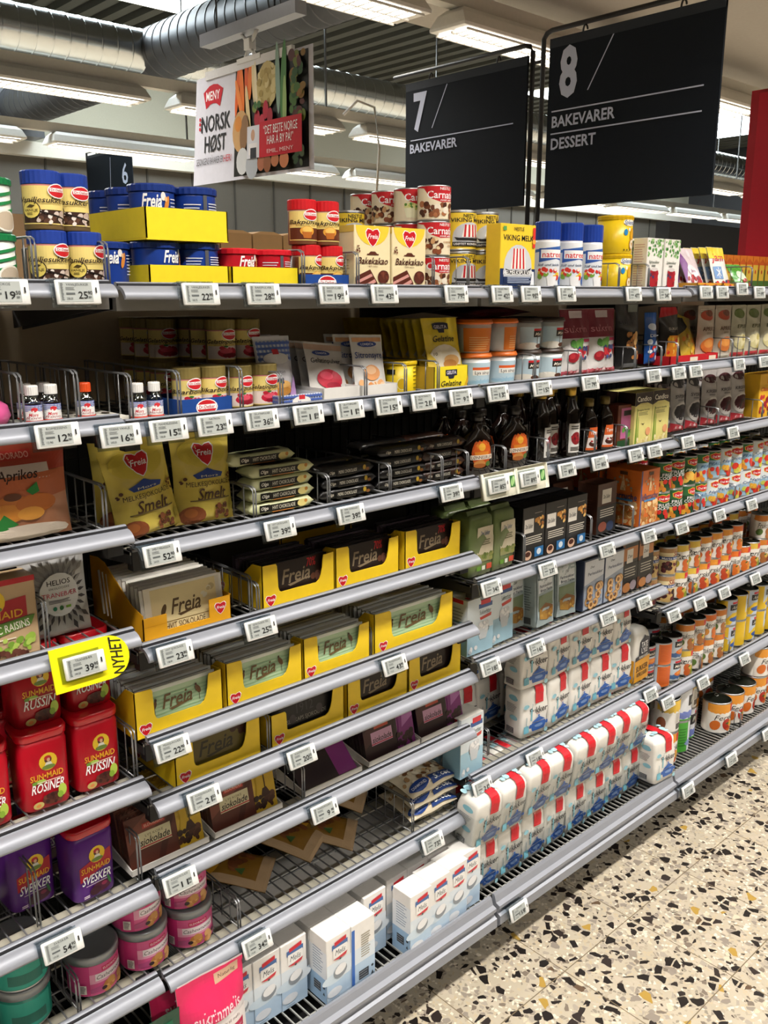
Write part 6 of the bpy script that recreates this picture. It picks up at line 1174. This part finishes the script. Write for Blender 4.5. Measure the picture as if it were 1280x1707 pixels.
sul = [El('#86bfd0', .55, .80, .26, .06), Ln('#7d8588', .18, .50, .75, .68, 6, .010), El('#8fc4d4', .6, .40, .22, .05), R('#44494c', .2, .08, .62, .19), Ln('#d8d8d6', .2, .09, .62, .18, 3, .006)]
sut = [R('#e4eef2', .0, .0, .01, .01)]
m_sug = mat('#e9e7e1', .5, 0, .03, 40, .12)
sug = sugar_bag('sugar_bag', .104, .068, .160, m_sug, su + [Bl(['#a9d2de', '#c4e0e8'], .04, 1.02, .46, 1.4, 7, .009, 3), Bl(['#a9d2de', '#c4e0e8'], .84, 1.02, .97, 1.4, 4, .008, 5)], sul, .018, 3, .006)
g = 'sugar bags on the wire shelf'
for i in range(5):
    x = 1.205 + .1075 * i; w = ['first', 'second', 'third', 'fourth', 'fifth'][i]
    put(sug, x, .072, z3, sc=(1, 1, .92), label='white sugar bag with a red stripe, lower tier, %s from the empty wires' % w, cat='bag', group=g, rz=.07 * ((i * 3) % 4 - 1.5))
    put(sug, x - .006, .074, z3 + .148, sc=(1, 1, .895), label='white sugar bag with a red stripe, upper tier, %s from the empty wires' % w, cat='bag', group=g, rz=.09 * ((i * 2) % 3 - 1))
for x in (1.06, 1.165, 1.27, 1.375, 1.48, 1.585):
    for t in (0, 1): put(sug, x, .21, z3 + .148 * t, 'white sugar bag with a red stripe in the rear row', 'bag', 'rear sugar bags', rz=.1 * math.sin(x * 40), sc=(1, 1, .9))
put(bit2, .912, .045, z3, 'white and blue sugar lump box, alone in front on the sixth shelf', 'box', 'sugar lump boxes', rz=.02)
put(bit2, .917, .125, z3, 'white and blue sugar lump box behind the lone one, lower', 'box', 'sugar lump boxes'); put(bit2, .915, .14, z3 + .167, 'white and blue sugar lump box behind the lone one, upper', 'box', 'sugar lump boxes'); put(bit2, .93, .20, z3, 'white and blue sugar lump box at the back of the lone one\'s lane', 'box', 'sugar lump boxes')
tl_ops = [R('#e8a52c', 0, 0, 1, .44), P('#1c2030', (.26, .48), (.94, .52), (.92, .80), (.6, .86), (.28, .76)), T('#f2f2f2', .6, .70, .10, 'TATE', .42, 1), T('#f2f2f2', .6, .59, .10, 'LYLE', .42, 1), P('#1c2030', (.0, .42), (1, .46), (1, .54), (0, .50)), T('#e9e6df', .55, .475, .05, 'RØRSUKKER', .6, 1), T('#3a2414', .5, .26, .11, 'SUKKER', .8, 1), T('#3a2414', .52, .14, .08, 'RØRSUKKER', .7, 1)]
tat = sugar_bag('cane_sugar_bag', .092, .066, .176, m_sug, tl_ops, [R('#e8a52c', 0, 0, 1, .44)], .026, 8, .003); put(tat, 1.752, .072, z3, 'white and orange cane sugar bag with a black badge', 'bag', rz=.05)
for n_, k in (('mandarin_can', 0), ('mandarin_can', 1)): pass
ma = mandarin_can('mandarin_can'); mb2 = mandarin_can('mandarin_can', turned=True); pn = pineapple_can('pineapple_can')
g = 'tins on the sixth shelf'
for i, (x, y, o, l) in enumerate(((1.832, .078, ma, 'blue and white mandarin tin beside the cane sugar'), (1.898, .056, mb2, 'mandarin tin turned to its orange side'), (1.972, .06, ma, 'blue and white mandarin tin beside the mixed fruit'))):
    for t in (0, 1): put(o, x, y, z4 + .0785 * t, l + [', lower', ', upper'][t], 'can', g, rz=.2 * (i - 1))
for i, (k, o2) in enumerate((('pear', 'mix'), ('mix', 'mix'), ('mix', 'apri'), ('mix', 'mix'))):
    x = 2.047 + .0745 * i
    for t, kk in enumerate((k, o2)): put(CN[kk], x, .058, z4 + .0925 * t, '%s tin, %s tier, %s column after the mandarin tins' % (KN[kk], ['lower', 'upper'][t], ORD[i]), 'can', g, rz=.14 * ((i * 3 + t) % 4 - 1.5))
for i in range(5):
    x = 2.35 + .083 * i
    for t in (0, 1): put(pn, x, .062, z4 + .1005 * t, 'blue and yellow pineapple tin, %s tier, %s column from the mixed fruit' % (['lower', 'upper'][t], ORD[i]), 'can', g, rz=[0, .8, 0, .5, .2][i] - .3 * t)
for i in range(9):
    x = 1.83 + .078 * i
    for y in (.155, .235):
        for t in (0, 1): put(CN['mix'] if i > 2 else ma, x, y, z4 + (.0925 if i > 2 else .0785) * t, 'fruit tin in the shaded rows behind the front of the sixth shelf', 'can', 'rear tins on the sixth shelf')
for x, y, s, hgt, l in ((-.205, .03, 0, .11, 'in front of the set-back prune canister'), (-.018, .014, 0, .10, 'between the prunes and the brown chocolate'), (.282, .014, 1, .08, 'between the dark gold and the party chocolate'), (1.02, .05, 2, .075, 'standing on the empty wires'), (2.10, .014, 3, .06, 'among the mixed fruit tins'), (2.31, .014, 3, .06, 'between the mixed fruit and the pineapple')): div(x, y, F(s, 5), hgt, 'wire divider on the sixth shelf ' + l, .3)
# ------------------------------------------------ seventh shelf of the chocolate bay
z2 = F(1, 6)
el = [R('#5e3024', 0, 0, .66, 1), P('#7a4434', (0, .3), (.5, .8), (.62, 1), (.3, 1), (0, .7)), P('#4a241a', (.45, .0), (.68, .9), (.62, 1), (.56, .8), (.36, 0)), R('#b5443a', .22, .72, .52, .83), T('#e6b9a4', .37, .775, .055, 'ELDORADO', .25, 1), R('#d6cda6', .14, .34, .58, .66), T('#6a5a3a', .36, .58, .05, 'LYS KOKE', .24, 0), T('#26180f', .36, .475, .14, 'sjokolade', .40, 1, 1), R('#b5303a', .14, .36, .58, .385), P('#c9a52c', (.66, 0), (.72, .6), (.70, 1), (1, 1), (1, 0)), Bl(['#2e1a12', '#4a2a1c', '#3a2016', '#5a3624'], .66, .1, .97, .34, 26, .007, 4), P('#3a2016', (.76, .3), (.92, .34), (.86, .52), (.80, .5)), R('#3a2016', .835, .5, .85, .98)]
elp = [R('#2e1a1a', 0, 0, .62, 1), P('#452626', (0, .3), (.5, .8), (.55, 1), (.3, 1), (0, .7)), R('#b5503a', .22, .72, .50, .83), R('#c79ab4', .14, .34, .56, .66), T('#26180f', .35, .475, .14, 'sjokolade', .38, 1, 1), R('#b5303a', .14, .36, .56, .385), P('#7d2f74', (.62, 0), (.70, .6), (.68, 1), (1, 1), (1, 0)), P('#a86aa4', (.76, .5), (1, .7), (1, 1), (.8, 1)), Bl(['#2e1a1c', '#452a2c', '#38201f'], .64, .06, .97, .36, 26, .007, 4)]
def eld(name, ops, ca_, cb_):
    m = foil(ca_); b = MB().box(-.079, .026, -.0045, .0045, 0, .098, m).box(.026, .079, -.0045, .0045, 0, .098, foil(cb_))
    for i in range(20): b.prism([(-.079 + i * .0079, .098), (-.079 + i * .0079 + .00395, .1015), (-.079 + (i + 1) * .0079, .098)], -.001, .001, m if i < 13 else foil(cb_), 'y')
    o = b.build(name)
    if ops: printed(o, [(ops, .158, .097, front_map(.158, -.0045), 9)])
    return o
EA = eld('cooking_chocolate_bar', el, '#5e3024', '#c9a52c'), eld('cooking_chocolate_bar', (), '#6b4232', '#d8b437')  # rear bars in a lighter copy, light on their tops put into the colour
EB = eld('cooking_chocolate_bar', elp, '#241619', '#7d2f74'), eld('cooking_chocolate_bar', (), '#2a1c20', '#8d3584')
wtr = open_tray('white_tray', .168, .22, .012, mat('#e6e4e0', .5), hb=.05)
spec = ((.055, EA, 12, 'brown and gold cooking chocolate, beside the prunes'), (.236, EA, 12, 'brown and gold cooking chocolate, second from the prunes'), (.462, EB, 8, 'dark and purple cooking chocolate, half empty'), (.650, EB, 11, 'dark and purple cooking chocolate, in the middle'), (.822, EB, 9, 'dark and purple cooking chocolate, beside the sugar bay'))
for k, (x, (fb, bb_), n, w) in enumerate(spec):
    put(wtr, x, .135, z2, 'white card tray of ' + w, 'tray')
    for i in range(n):
        put(fb if i == 0 and k != 2 else bb_, x + .0008 * (i % 3 - 1), .040 + (.0 if k == 2 else 0) + (.0125 if k != 2 else .016) * i, z2 + .003 + (.004 if i % 3 == 1 else .001 if i else 0), 'bar fronting the white tray of ' + w if i == 0 else 'rear bar in the tray of ' + w, 'bar', None if i == 0 else 'bars in the tray of ' + w, rx=-.22 - (.62 - .03 * i if k == 2 else 0))
for x, l in ((-.03, ''), (.368, 'between the brown and the purple chocolate')):
    if l: div(x, .014, F(1, 6), .085, 'wire divider on the seventh shelf ' + l, .3)
# ------------------------------------------------ lowest shelf
z1 = F(0, 6); z2 = F(1, 7)
ca_ops = [R('#c9347c', 0, .03, .22, .97), R('#d4588e', .22, .03, 1, .97), R('#e9a0be', .22, .40, .86, .70), R('#c8285a', .40, .74, .72, .88), T('#f0d0dc', .56, .81, .07, 'ELDORADO', .28, 1), R('#f0e4e8', .30, .48, .84, .70), T('#3a2430', .57, .59, .13, 'Cashewnøtter', .5, 0, 1), P('#b04a7c', (.22, .26), (.5, .34), (.9, .28), (1, .3), (1, .12), (.22, .12)), Bl(['#d8a468', '#c08a4a', '#b5763a'], .46, .12, .80, .36, 14, .0075, 5), El('#2f1a22', .42, .20, .04, .06), El('#2f1a22', .84, .26, .04, .06), R('#e6dcd8', .06, .12, .17, .40), Ln('#4a4044', .07, .14, .16, .38, 6, .02)]
m_foil_lid = metal('#a9adb0', .35)
def nut_tin(name, col, ops):
    r, h = .0485, .084
    o = MB().lathe([(r * .97, 0), (r * 1.0, .002), (r * .985, .004), (r * .985, h * .80)], mat(col, .32), 36, [m_tin, m_tin, mat(col, .32)]).build(name)
    MB().lathe([(r * .99, h * .79), (r * 1.035, h * .80), (r * 1.035, h * .965), (r * 1.0, h), (r * .93, h * .985), (.0004, h * .98)], mat('#989da0', .3, .5), 36).build('lid', o)
    printed(o, [(ops, .125, h * .80, cyl_map(r * .985, -.25, .125), .0045)])
    return o
nt = nut_tin('cashew_tin', '#cf4a86', ca_ops); ntg = nut_tin('nut_tin', '#1f8f7c', [R('#2aa592', .1, .1, .9, .9), R('#1a6f62', .3, .2, .8, .5)])
put(nt, -.097, .08, z1, 'pink cashew tin standing alone', 'tin', 'pink cashew tins', rz=.45)
put(nt, .006, .075, z1, 'pink cashew tin, lower of the middle stack', 'tin', 'pink cashew tins', rz=.3); put(nt, .001, .085, z1 + .0845, 'pink cashew tin, upper of the middle stack', 'tin', 'pink cashew tins', rz=.45)
put(nt, .112, .08, z2, 'pink cashew tin, lower of the stack beside the divider', 'tin', 'pink cashew tins', rz=.0); put(nt, .110, .092, z2 + .0845, 'pink cashew tin, upper of the stack beside the divider', 'tin', 'pink cashew tins', rz=.1)
put(ntg, -.228, .085, z1, 'teal nut tin, lower of two at the end of the raisin bay', 'tin', 'teal nut tins'); put(ntg, -.228, .085, z1 + .0845, 'teal nut tin, upper of two at the end of the raisin bay', 'tin', 'teal nut tins')
div(-.155, .014, F(0, 6), .075, 'wire divider on the lowest shelf beside the teal tins', .3); div(.193, .014, F(1, 7), .07, 'wire divider on the lowest shelf beside the cashew tins', .3); div(.700, .014, F(1, 7), .085, 'wire divider on the lowest shelf beside the sliced almond packs', .3)
al = pouch('almond_bag', .125, .17, .03, foil('#8a6424'), [R('#b59a78', 0, 0, 1, .16), R('#b59a78', 0, .16, .15, .9), El('#c9962a', .5, .8, .4, .12), Bl(['#6a3a20', '#7e4a2a', '#54301c'], .3, .3, .8, .56, 14, .012, 3), P('#3a5a2a', (.2, .36), (.3, .48), (.36, .34)), T('#5a2a1a', .55, .72, .1, 'MAN', .4, 1)], .05, .6, 4, .004)
for i, (x, y, zz, rx, rz) in enumerate(((.335, .10, .004, -1.38, .75), (.465, .085, .024, -1.36, .55), (.575, .085, .005, -1.34, .75), (.675, .16, .026, -1.3, .7))):
    put(al, x, y, z2 + zz + .012, 'brown and yellow almond bag flopped on the wires, %s from the cashew tins' % OR2[i], 'bag', 'flopped almond bags', rx=rx, rz=rz)
bd = [Bl(['#c9a878', '#e9dcc0', '#a8845a', '#7a5230', '#f0e6d0'], .05, .10, .95, .93, 130, .0075, 6), R('#24407e', .45, .015, 1, .20), T('#f0f0ea', .72, .11, .13, 'Sliced', .40, 1, 1), El('#22448e', .22, .13, .2, .12), T('#e6e9f2', .22, .13, .075, 'DIAMOND', .3, 1)]
bdp = pouch('sliced_almond_pack', .165, .125, .034, foil('#d8cdb4'), bd, .06, .75, 7, .003, gus=.85)
bdk = pouch('sliced_almond_pack', .165, .13, .05, foil('#bfae94'), [R('#1c3468', .2, .45, .85, .85), T('#c9cdd8', .5, .72, .14, 'BLUE', .42, 1), T('#c9cdd8', .5, .56, .12, 'DIAMOND', .5, 1)], .05, .6, 9)
for i in range(3): put(bdp, .792 + .004 * (i % 2), .028, z2 + .020 + .033 * i, 'pack of sliced almonds lying flat, %s of three' % ['bottom', 'middle', 'top'][i], 'pack', 'sliced almond packs', rx=-1.42, rz=-.02 + .03 * i)
put(bdk, .775, .165, z2 + .06, 'tan almond pack with a dark blue badge behind the flat ones', 'pack', rx=-.75)
put(bdk, .80, .27, z2 + .06, 'second tan almond pack deep in the shade behind the flat ones', 'pack', rx=-1.0)
# ------------------------------------------------ base shelf
zb = B0
mo = [R('#dfe9f2', 0, .34, 1, .60), R('#b9d2ea', 0, 0, 1, .36), El('#cfe0ee', .3, .36, .5, .08), El('#dfe9f2', .75, .4, .4, .08), R('#4a6fa8', .22, .80, .86, .88), P('#cf2a36', (.32, .85), (.80, .88), (.80, .94), (.32, .91)), R('#f4f3f0', .26, .66, .84, .82), T('#2c3a4a', .55, .745, .085, 'Melis', .42, 0, 1), P('#d0404a', (.26, .645), (.84, .69), (.78, .64), (.55, .62)), El('#5a5a5e', .55, .625, .04, .018), El('#8d949c', .54, .43, .28, .10, .3), El('#f0f1f3', .55, .46, .24, .07, .3), El('#e2e8f0', .3, .15, .3, .07), Ln('#8a9aac', .15, .03, .5, .05, 1, .010)]
ml = [R('#e9eef4', 0, .36, 1, .8), R('#9fc0e0', 0, 0, 1, .38), Ln('#7d93ae', .22, .44, .8, .82, 9, .012), R('#3f464e', .26, .14, .66, .28), Ln('#c9ced4', .27, .15, .65, .27, 3, .006), El('#3f464e', .84, .24, .06, .02), P('#3f464e', (.78, .12), (.9, .12), (.84, .17))]
mel = carton('icing_sugar_box', .0695, .061, .163, '#efedea', mo, ml); melb = carton('icing_sugar_box', .0695, .061, .163, '#efedea', [R('#dfe9f2', 0, .34, 1, .60), R('#b9d2ea', 0, 0, 1, .36), R('#3f6fc0', 0, .05, .13, .93), Ln('#9a927a', .4, .42, .82, .80, 10, .014), R('#3f464e', .3, .08, .72, .22), Ln('#c9ced4', .31, .09, .71, .21, 3, .006), El('#3f464e', .88, .2, .05, .02), P('#3f464e', (.82, .06), (.94, .06), (.88, .12))], ml)
cols = [(.168, .018), (.238, .016), (.308, .014), (.392, -.038), (.462, -.040), (.545, .012), (.628, -.058), (.698, -.052), (.768, -.046), (.836, -.030)]
g = 'icing sugar boxes'
for i, (x, y) in enumerate(cols):
    nm_ = ['first', 'second', 'third', 'fourth', 'fifth', 'sixth', 'seventh', 'eighth', 'ninth', 'tenth'][i]
    put(melb if i == 4 else mel, x, y, zb, 'white icing sugar box turned to its back, in the front row' if i == 4 else 'white icing sugar box, front row, %s counted from the pink pouch' % nm_, 'box', g)
    yy = y + .0625 if y > -.02 else .024
    for k in range(3 if y > -.02 else 4): put(mel, x + .002 * (k % 2), yy + .0625 * k, zb, 'white icing sugar box in the rows behind the front', 'box', 'rear icing sugar boxes')
skm = [R('#d8295e', 0, .70, 1, .99), P('#d8295e', (0, .52), (1, .60), (1, .72), (0, .72)), P('#c9a48a', (.55, .86), (.92, .88), (.92, .97), (.55, .95)), T('#3a2420', .74, .915, .035, 'Naturlig', .26, 0), T('#f2cfd8', .52, .635, .12, 'sukrinmelis', .72, 1), R('#efe8e6', 0, .0, 1, .53), T('#6a4a50', .46, .50, .034, 'Kaloritfritt alternativ til melis', .78, 0), R('#c22a54', .68, .34, .92, .44), T('#f0d8de', .8, .39, .03, '0 kalorier', .18, 0), El('#d8295e', .4, .36, .05, .03)]
skp = pouch('icing_sweetener_pouch', .150, .225, .05, foil('#e6dfdd'), skm, .05, .6, 3, .003); put(skp, .088, -.045, zb + .001, 'pink and white icing sweetener pouch, in front of the white boxes', 'pouch', 'pink pouches', rx=-.05, rz=-.05); put(skp, .062, .02, zb + .001, 'pink and white icing sweetener pouch behind the first', 'pouch', 'pink pouches', rx=-.08)
grp = pouch('green_pouch', .16, .185, .05, foil('#12402e'), [R('#1b5a3e', .1, .5, .9, .9), T('#9cc4ae', .5, .7, .1, 'sukrin', .6, 0)], .05, .6, 5); put(grp, -.062, -.05, zb + .001, 'dark green pouch, beside the pink ones', 'pouch', rx=-.08)
film = clear('shrink_film', '#f4f6f6', .09, .06)
sgb = sugar_bag('sugar_bag', .0985, .068, .162, m_sug, su + [Bl(['#a9d2de', '#c4e0e8'], .04, 1.02, .46, 1.4, 7, .009, 3), Bl(['#a9d2de', '#c4e0e8'], .84, 1.02, .97, 1.4, 4, .008, 5)], sul, .018, 6, .006)
def film_wrap(seed):
    b = MB(); rings = []
    for zz in [k * .0095 for k in range(11)]:
        ring = []; t = zz / .095
        pts = rrect(.206, .078, .012, 3); full = []
        for i, q in enumerate(pts):
            nx = pts[(i + 1) % len(pts)]; full.append(q)
            if i % 4 == 3:
                for s in range(1, 7): full.append((q[0] + (nx[0] - q[0]) * s / 7, q[1] + (nx[1] - q[1]) * s / 7))
        for x, y in full:
            n = noise.noise(Vector((x * 60, y * 60, zz * 90 + seed))) * .0032
            f = 1 + n / max(.03, math.hypot(x, y)); ring.append((x * f, y * f, .001 + zz + (.016 * noise.noise(Vector((x * 25, seed, 3))) if zz > .09 else 0)))
        rings.append(ring)
    b.loft(rings, film, True, False, False)
    return b.build('shrink_film')
FW = [film_wrap(2.3), film_wrap(7.9)]
for k in range(4):
    w = ['first', 'second', 'third', 'fourth'][k]; xo = .966 + .2 * k; yo = [-.006, -.004, -.003, .004][k]
    for t in (0, 1):
        yo -= .012 * t; xo += [-.022, -.012, .004, -.008][k] * t
        zz = zb + .146 * t + (.010 if k == 3 and t else .006 * t)
        for j in (0, 1): put(sgb, xo - .05 + .1 * j, yo, zz, 'film-wrapped sugar bag, %s tier, %s bag of the %s pair' % (['lower', 'upper'][t], ['near', 'far'][j], w), 'bag', 'film-wrapped sugar bags', rz=.03 * ((k + j + t) % 3 - 1), rx=.15 * t, sc=(1, 1, .895))
        put(FW[(k + t) % 2], xo, yo, zz, 'crinkled clear film round the %s tier of the %s sugar pair' % (['lower', 'upper'][t], w), 'film', 'clear films', rx=.15 * t)
        if t == 0 or True:
            for j in (0, 1): put(sgb, xo - .05 + .1 * j, yo + .085 + .02 * t, zz, 'film-wrapped sugar bag in the row behind the front', 'bag', 'rear film-wrapped sugar bags', sc=(1, 1, .895))
put(sug, 1.712, -.062, zb + .026, 'single white sugar bag standing on the front rail', 'bag', rz=-.08, rx=-.04)
BC = {k: big_can('large_fruit_can', k) for k in ('pear2', 'green', 'blue', 'peach')}
big = [(1.872, .01, ['peach', 'pear2'], 'beside the single sugar bag'), (1.978, .025, ['green', 'blue'], 'second from the sugar'), (2.082, .06, ['blue', 'pear2'], 'third from the sugar')]
BN = {'pear2': 'white and yellow large tin', 'green': 'large pear tin showing a green stripe', 'blue': 'white, green and lilac large pear tin', 'peach': 'white and orange large peach tin'}
for x, y, ks, l in big:
    for t, k in enumerate(ks): put(BC[k], x, y, zb + .1175 * t, '%s, %s tier, %s' % (BN[k], ['lower', 'upper'][t], l), 'can', 'large fruit tins', rz=.2 * t)
for i, (x, y) in enumerate(((2.165, .085), (2.215, -.005), (2.322, .0), (2.425, .005))): put(BC['peach'], x, y if i else .095, zb, 'white and orange large peach tin with its lid showing, %s in the low row' % OR2[i], 'can', 'low large peach tins', rz=[.8, 0, .2, .5][i])
for i, (x, y) in enumerate(((2.53, .01), (2.636, .01))):
    for t in (0, 1): put(BC['peach'], x, y, zb + .1175 * t, 'white and orange large peach tin, %s of the %s full stack past the low row' % (['lower', 'upper'][t], OR2[i]), 'can', 'stacked large peach tins', rz=.5 * t)
for x in (1.88, 1.99, 2.1, 2.3, 2.41):
    for t in (0, 1) if x < 2.2 else (0,): put(BC['peach'], x, .165, zb + .1175 * t, 'large fruit tin in the shaded row behind', 'can', 'rear large tins')
div(2.262, -.075, zb, .07, 'wire divider on the base shelf among the large peach tins', .2)
# ------------------------------------------------ price labels on the rails
PL = [
    (0,0,-0.184,'19.50','38.00','KOKOS'), (0,0,-0.075,'25.90','258.00','VANILJESUKKER'), (1,0,0.139,'22.90','130.95','VANILJESUKKER'), (1,0,0.266,'28.90','113.60','BAKEPULVER'),
    (1,0,0.427,'19.50','105.00','BAKEPULVER'), (1,0,0.557,'43.90','175.60','BAKEKAKAO'), (1,0,0.765,'79.90','127.00','MELK KONDENSERT'), (2,0,0.916,'42.90','108.00','VIKING MELK'),
    (2,0,1.019,'95.90','383.00','TØRRMELK'), (2,0,1.156,'44.90','99.00','SØTNING'), (2,0,1.450,'47.90','62.00','STRØSØTT'), (2,0,1.599,'34.90','69.00','SYLTESUKKER'),
    (3,0,1.832,'19.90','88.00','GELE'), (3,0,1.929,'18.90','90.00','GELE'), (3,0,2.052,'18.90','74.00','SYLTEPULVER'), (3,0,2.170,'19.90','80.00','PEKTIN'),
    (0,1,-0.125,'12.90','12.90','ROMESSENS'), (1,1,-0.022,'16.90','1690.00','ESSENS VANILJE'), (1,1,0.065,'15.90','1590.00','MANDELESSENS'), (1,1,0.155,'23.90','239.00','NATRON'),
    (1,1,0.255,'36.50','187.50','GELATINPULVER'), (1,1,0.361,'11.50','230.00','NATRON'), (1,1,0.464,'11.90','11.90','GELATINPULVER'), (1,1,0.569,'15.80','15.80','SITRONSYRE'),
    (1,1,0.670,'21.50','239.00','HJORTESALT'), (1,1,0.786,'9.90','9.90','GELATINPLATER'), (2,1,0.912,'13.90','48.00','LYS SIRUP'), (2,1,1.076,'15.90','52.00','MØRK SIRUP'),
    (2,1,1.275,'79.90','320.00','SUKRIN'), (2,1,1.578,'85.90','240.00','NØTTEMIX'), (2,1,1.713,'39.90','160.00','SUKAT'), (2,1,1.809,'25.90','130.00','KULØR'),
    (3,1,2.078,'31.90','128.00','APRIKOS'), (3,1,2.251,'33.90','120.00','EPLER'), (1,2,0.039,'52.90','264.50','SMELT MELKESJOK'), (1,2,0.288,'39.90','199.50','HVIT CHOKOLADE'),
    (1,2,0.465,'39.90','199.50','MØRK CHOKOLADE'), (1,2,0.762,'39.90','199.50','MØRK CHOKOLADE'), (2,2,1.193,'89.90','270.00','LØNNESIRUP'), (2,2,1.339,'85.90','245.00','SAUS'),
    (2,2,1.513,'56.90','114.00','RØRSUKKER'), (2,2,1.611,'32.90','65.00','CANDICO'), (3,2,1.797,'27.90','93.00','SVISKER'), (3,2,2.079,'23.90','96.00','KIRSEBÆR'),
    (1,3,0.053,'23.90','118.00','HVIT SJOKOLADE'), (1,3,0.237,'25.90','129.00','SJOKOLADE 70%'), (2,3,0.909,'34.90','35.00','RØRSUKKER'), (2,3,1.131,'23.90','47.00','BRUN SUKKER'),
    (2,3,1.399,'16.90','42.00','BRUN SUKKER'), (2,3,1.614,'78.90','104.00','LA PERRUCHE'), (3,3,1.802,'23.90','57.00','FRUKTCOCKTAIL'), (3,3,2.039,'26.90','64.00','FERSKEN'),
    (3,3,2.264,'25.90','62.00','PÆRER'), (1,4,0.037,'22.90','229.00','MELKESJOKOLADE'), (1,4,0.588,'43.90','175.00','MELKESJOKOLADE'), (2,4,0.915,'18.90','38.00','SUKKERBITER'),
    (2,4,1.095,'16.90','34.00','FARIN BRUN'), (2,4,1.424,'17.90','36.00','PERLESUKKER'), (2,4,1.615,'24.90','50.00','KANDIS'), (3,4,1.797,'18.90','44.00','KIRSEBÆR'),
    (3,4,1.959,'15.90','38.00','PÆRER'), (3,4,2.124,'15.90','38.00','FERSKEN'), (3,4,2.351,'13.90','34.00','APRIKOSER'), (0,5,-0.193,'54.90','109.80','SVESKER'),
    (1,5,0.096,'21.50','214.00','KOKESJOKOLADE'), (1,5,0.327,'20.50','205.00','SELSKAPSSJOKOLADE'), (2,5,0.897,'21.90','44.00','SUKKERBITER'), (2,5,1.113,'18.90','19.00','SUKKER'),
    (2,5,1.692,'31.90','64.00','RØRSUKKER'), (3,5,1.804,'12.90','40.00','MANDARIN'), (3,5,2.031,'17.90','42.00','FRUKTCOCKTAIL'), (3,5,2.329,'14.90','36.00','ANANAS'),
    (1,6,0.036,'11.90','119.00','KOKESJOKOLADE'), (1,6,0.384,'9.90','99.00','KOKESJOKOLADE'), (1,7,0.201,'34.90','174.00','MANDLER'), (1,7,0.718,'73.90','320.00','MANDLER BLUE'),
]
WHAT = {}
for s, r, x, price, unit, nm_ in PL:
    if (price, unit, nm_) not in WHAT: WHAT[(price, unit, nm_)] = price_label(price, unit, nm_)
    n_ = sum(1 for q in PL if q[0] == s and q[1] == r and q[2] < x); tot = sum(1 for q in PL if q[0] == s and q[1] == r)
    put(WHAT[(price, unit, nm_)], x, -.0385, LIPS[s][r] - .0185 + (.010 if nm_ == 'SYLTEPULVER' else 0), 'white price tag %s, %s on the %s rail of the %s' % (price.replace('.', ','), ORD[n_], 'top' if r == 0 else ORD[r], NAMES[s]), 'price tag', 'electronic price tags', rx=-.16 - .05 * r * (r < 5) - (.22 if r >= 5 else 0))
t = price_label('39.90', '199.50', 'TRANEBÆR', 'new'); put(t, -0.116, -.046, LIPS[0][3] - .024, 'price tag in a bright yellow rounded surround, below the cranberry bag', 'price tag', rx=-.25)
t = price_label('85.90', '260.00', 'LØNNESIRUP', 'leaf'); put(t, 0.915, -.046, LIPS[2][2] - .017, 'price tag in a cream surround with a green leaf, beside the brown bars', 'price tag', 'leaf price tags', rx=-.2)
t = price_label('89.90', '270.00', 'LØNNESIRUP ØKO', 'leaf'); put(t, 1.031, -.046, LIPS[2][2] - .017, 'price tag in a cream surround with a green leaf, under the second syrup flask', 'price tag', 'leaf price tags', rx=-.2)
for i, (x, p) in enumerate(((0.946, '159.00'), (1.805, '18.90'), (2.097, '15.90'), (2.369, '15.90'))):
    put(price_label(p, '32.00', ['SUKKER', 'SUKKER', 'PÆRER', 'FERSKEN'][i]), x, -.132, .135, 'price tag on the low kick rail, %s from the pink pouch' % ORD[i], 'price tag', 'kick rail tags', rx=-.3)
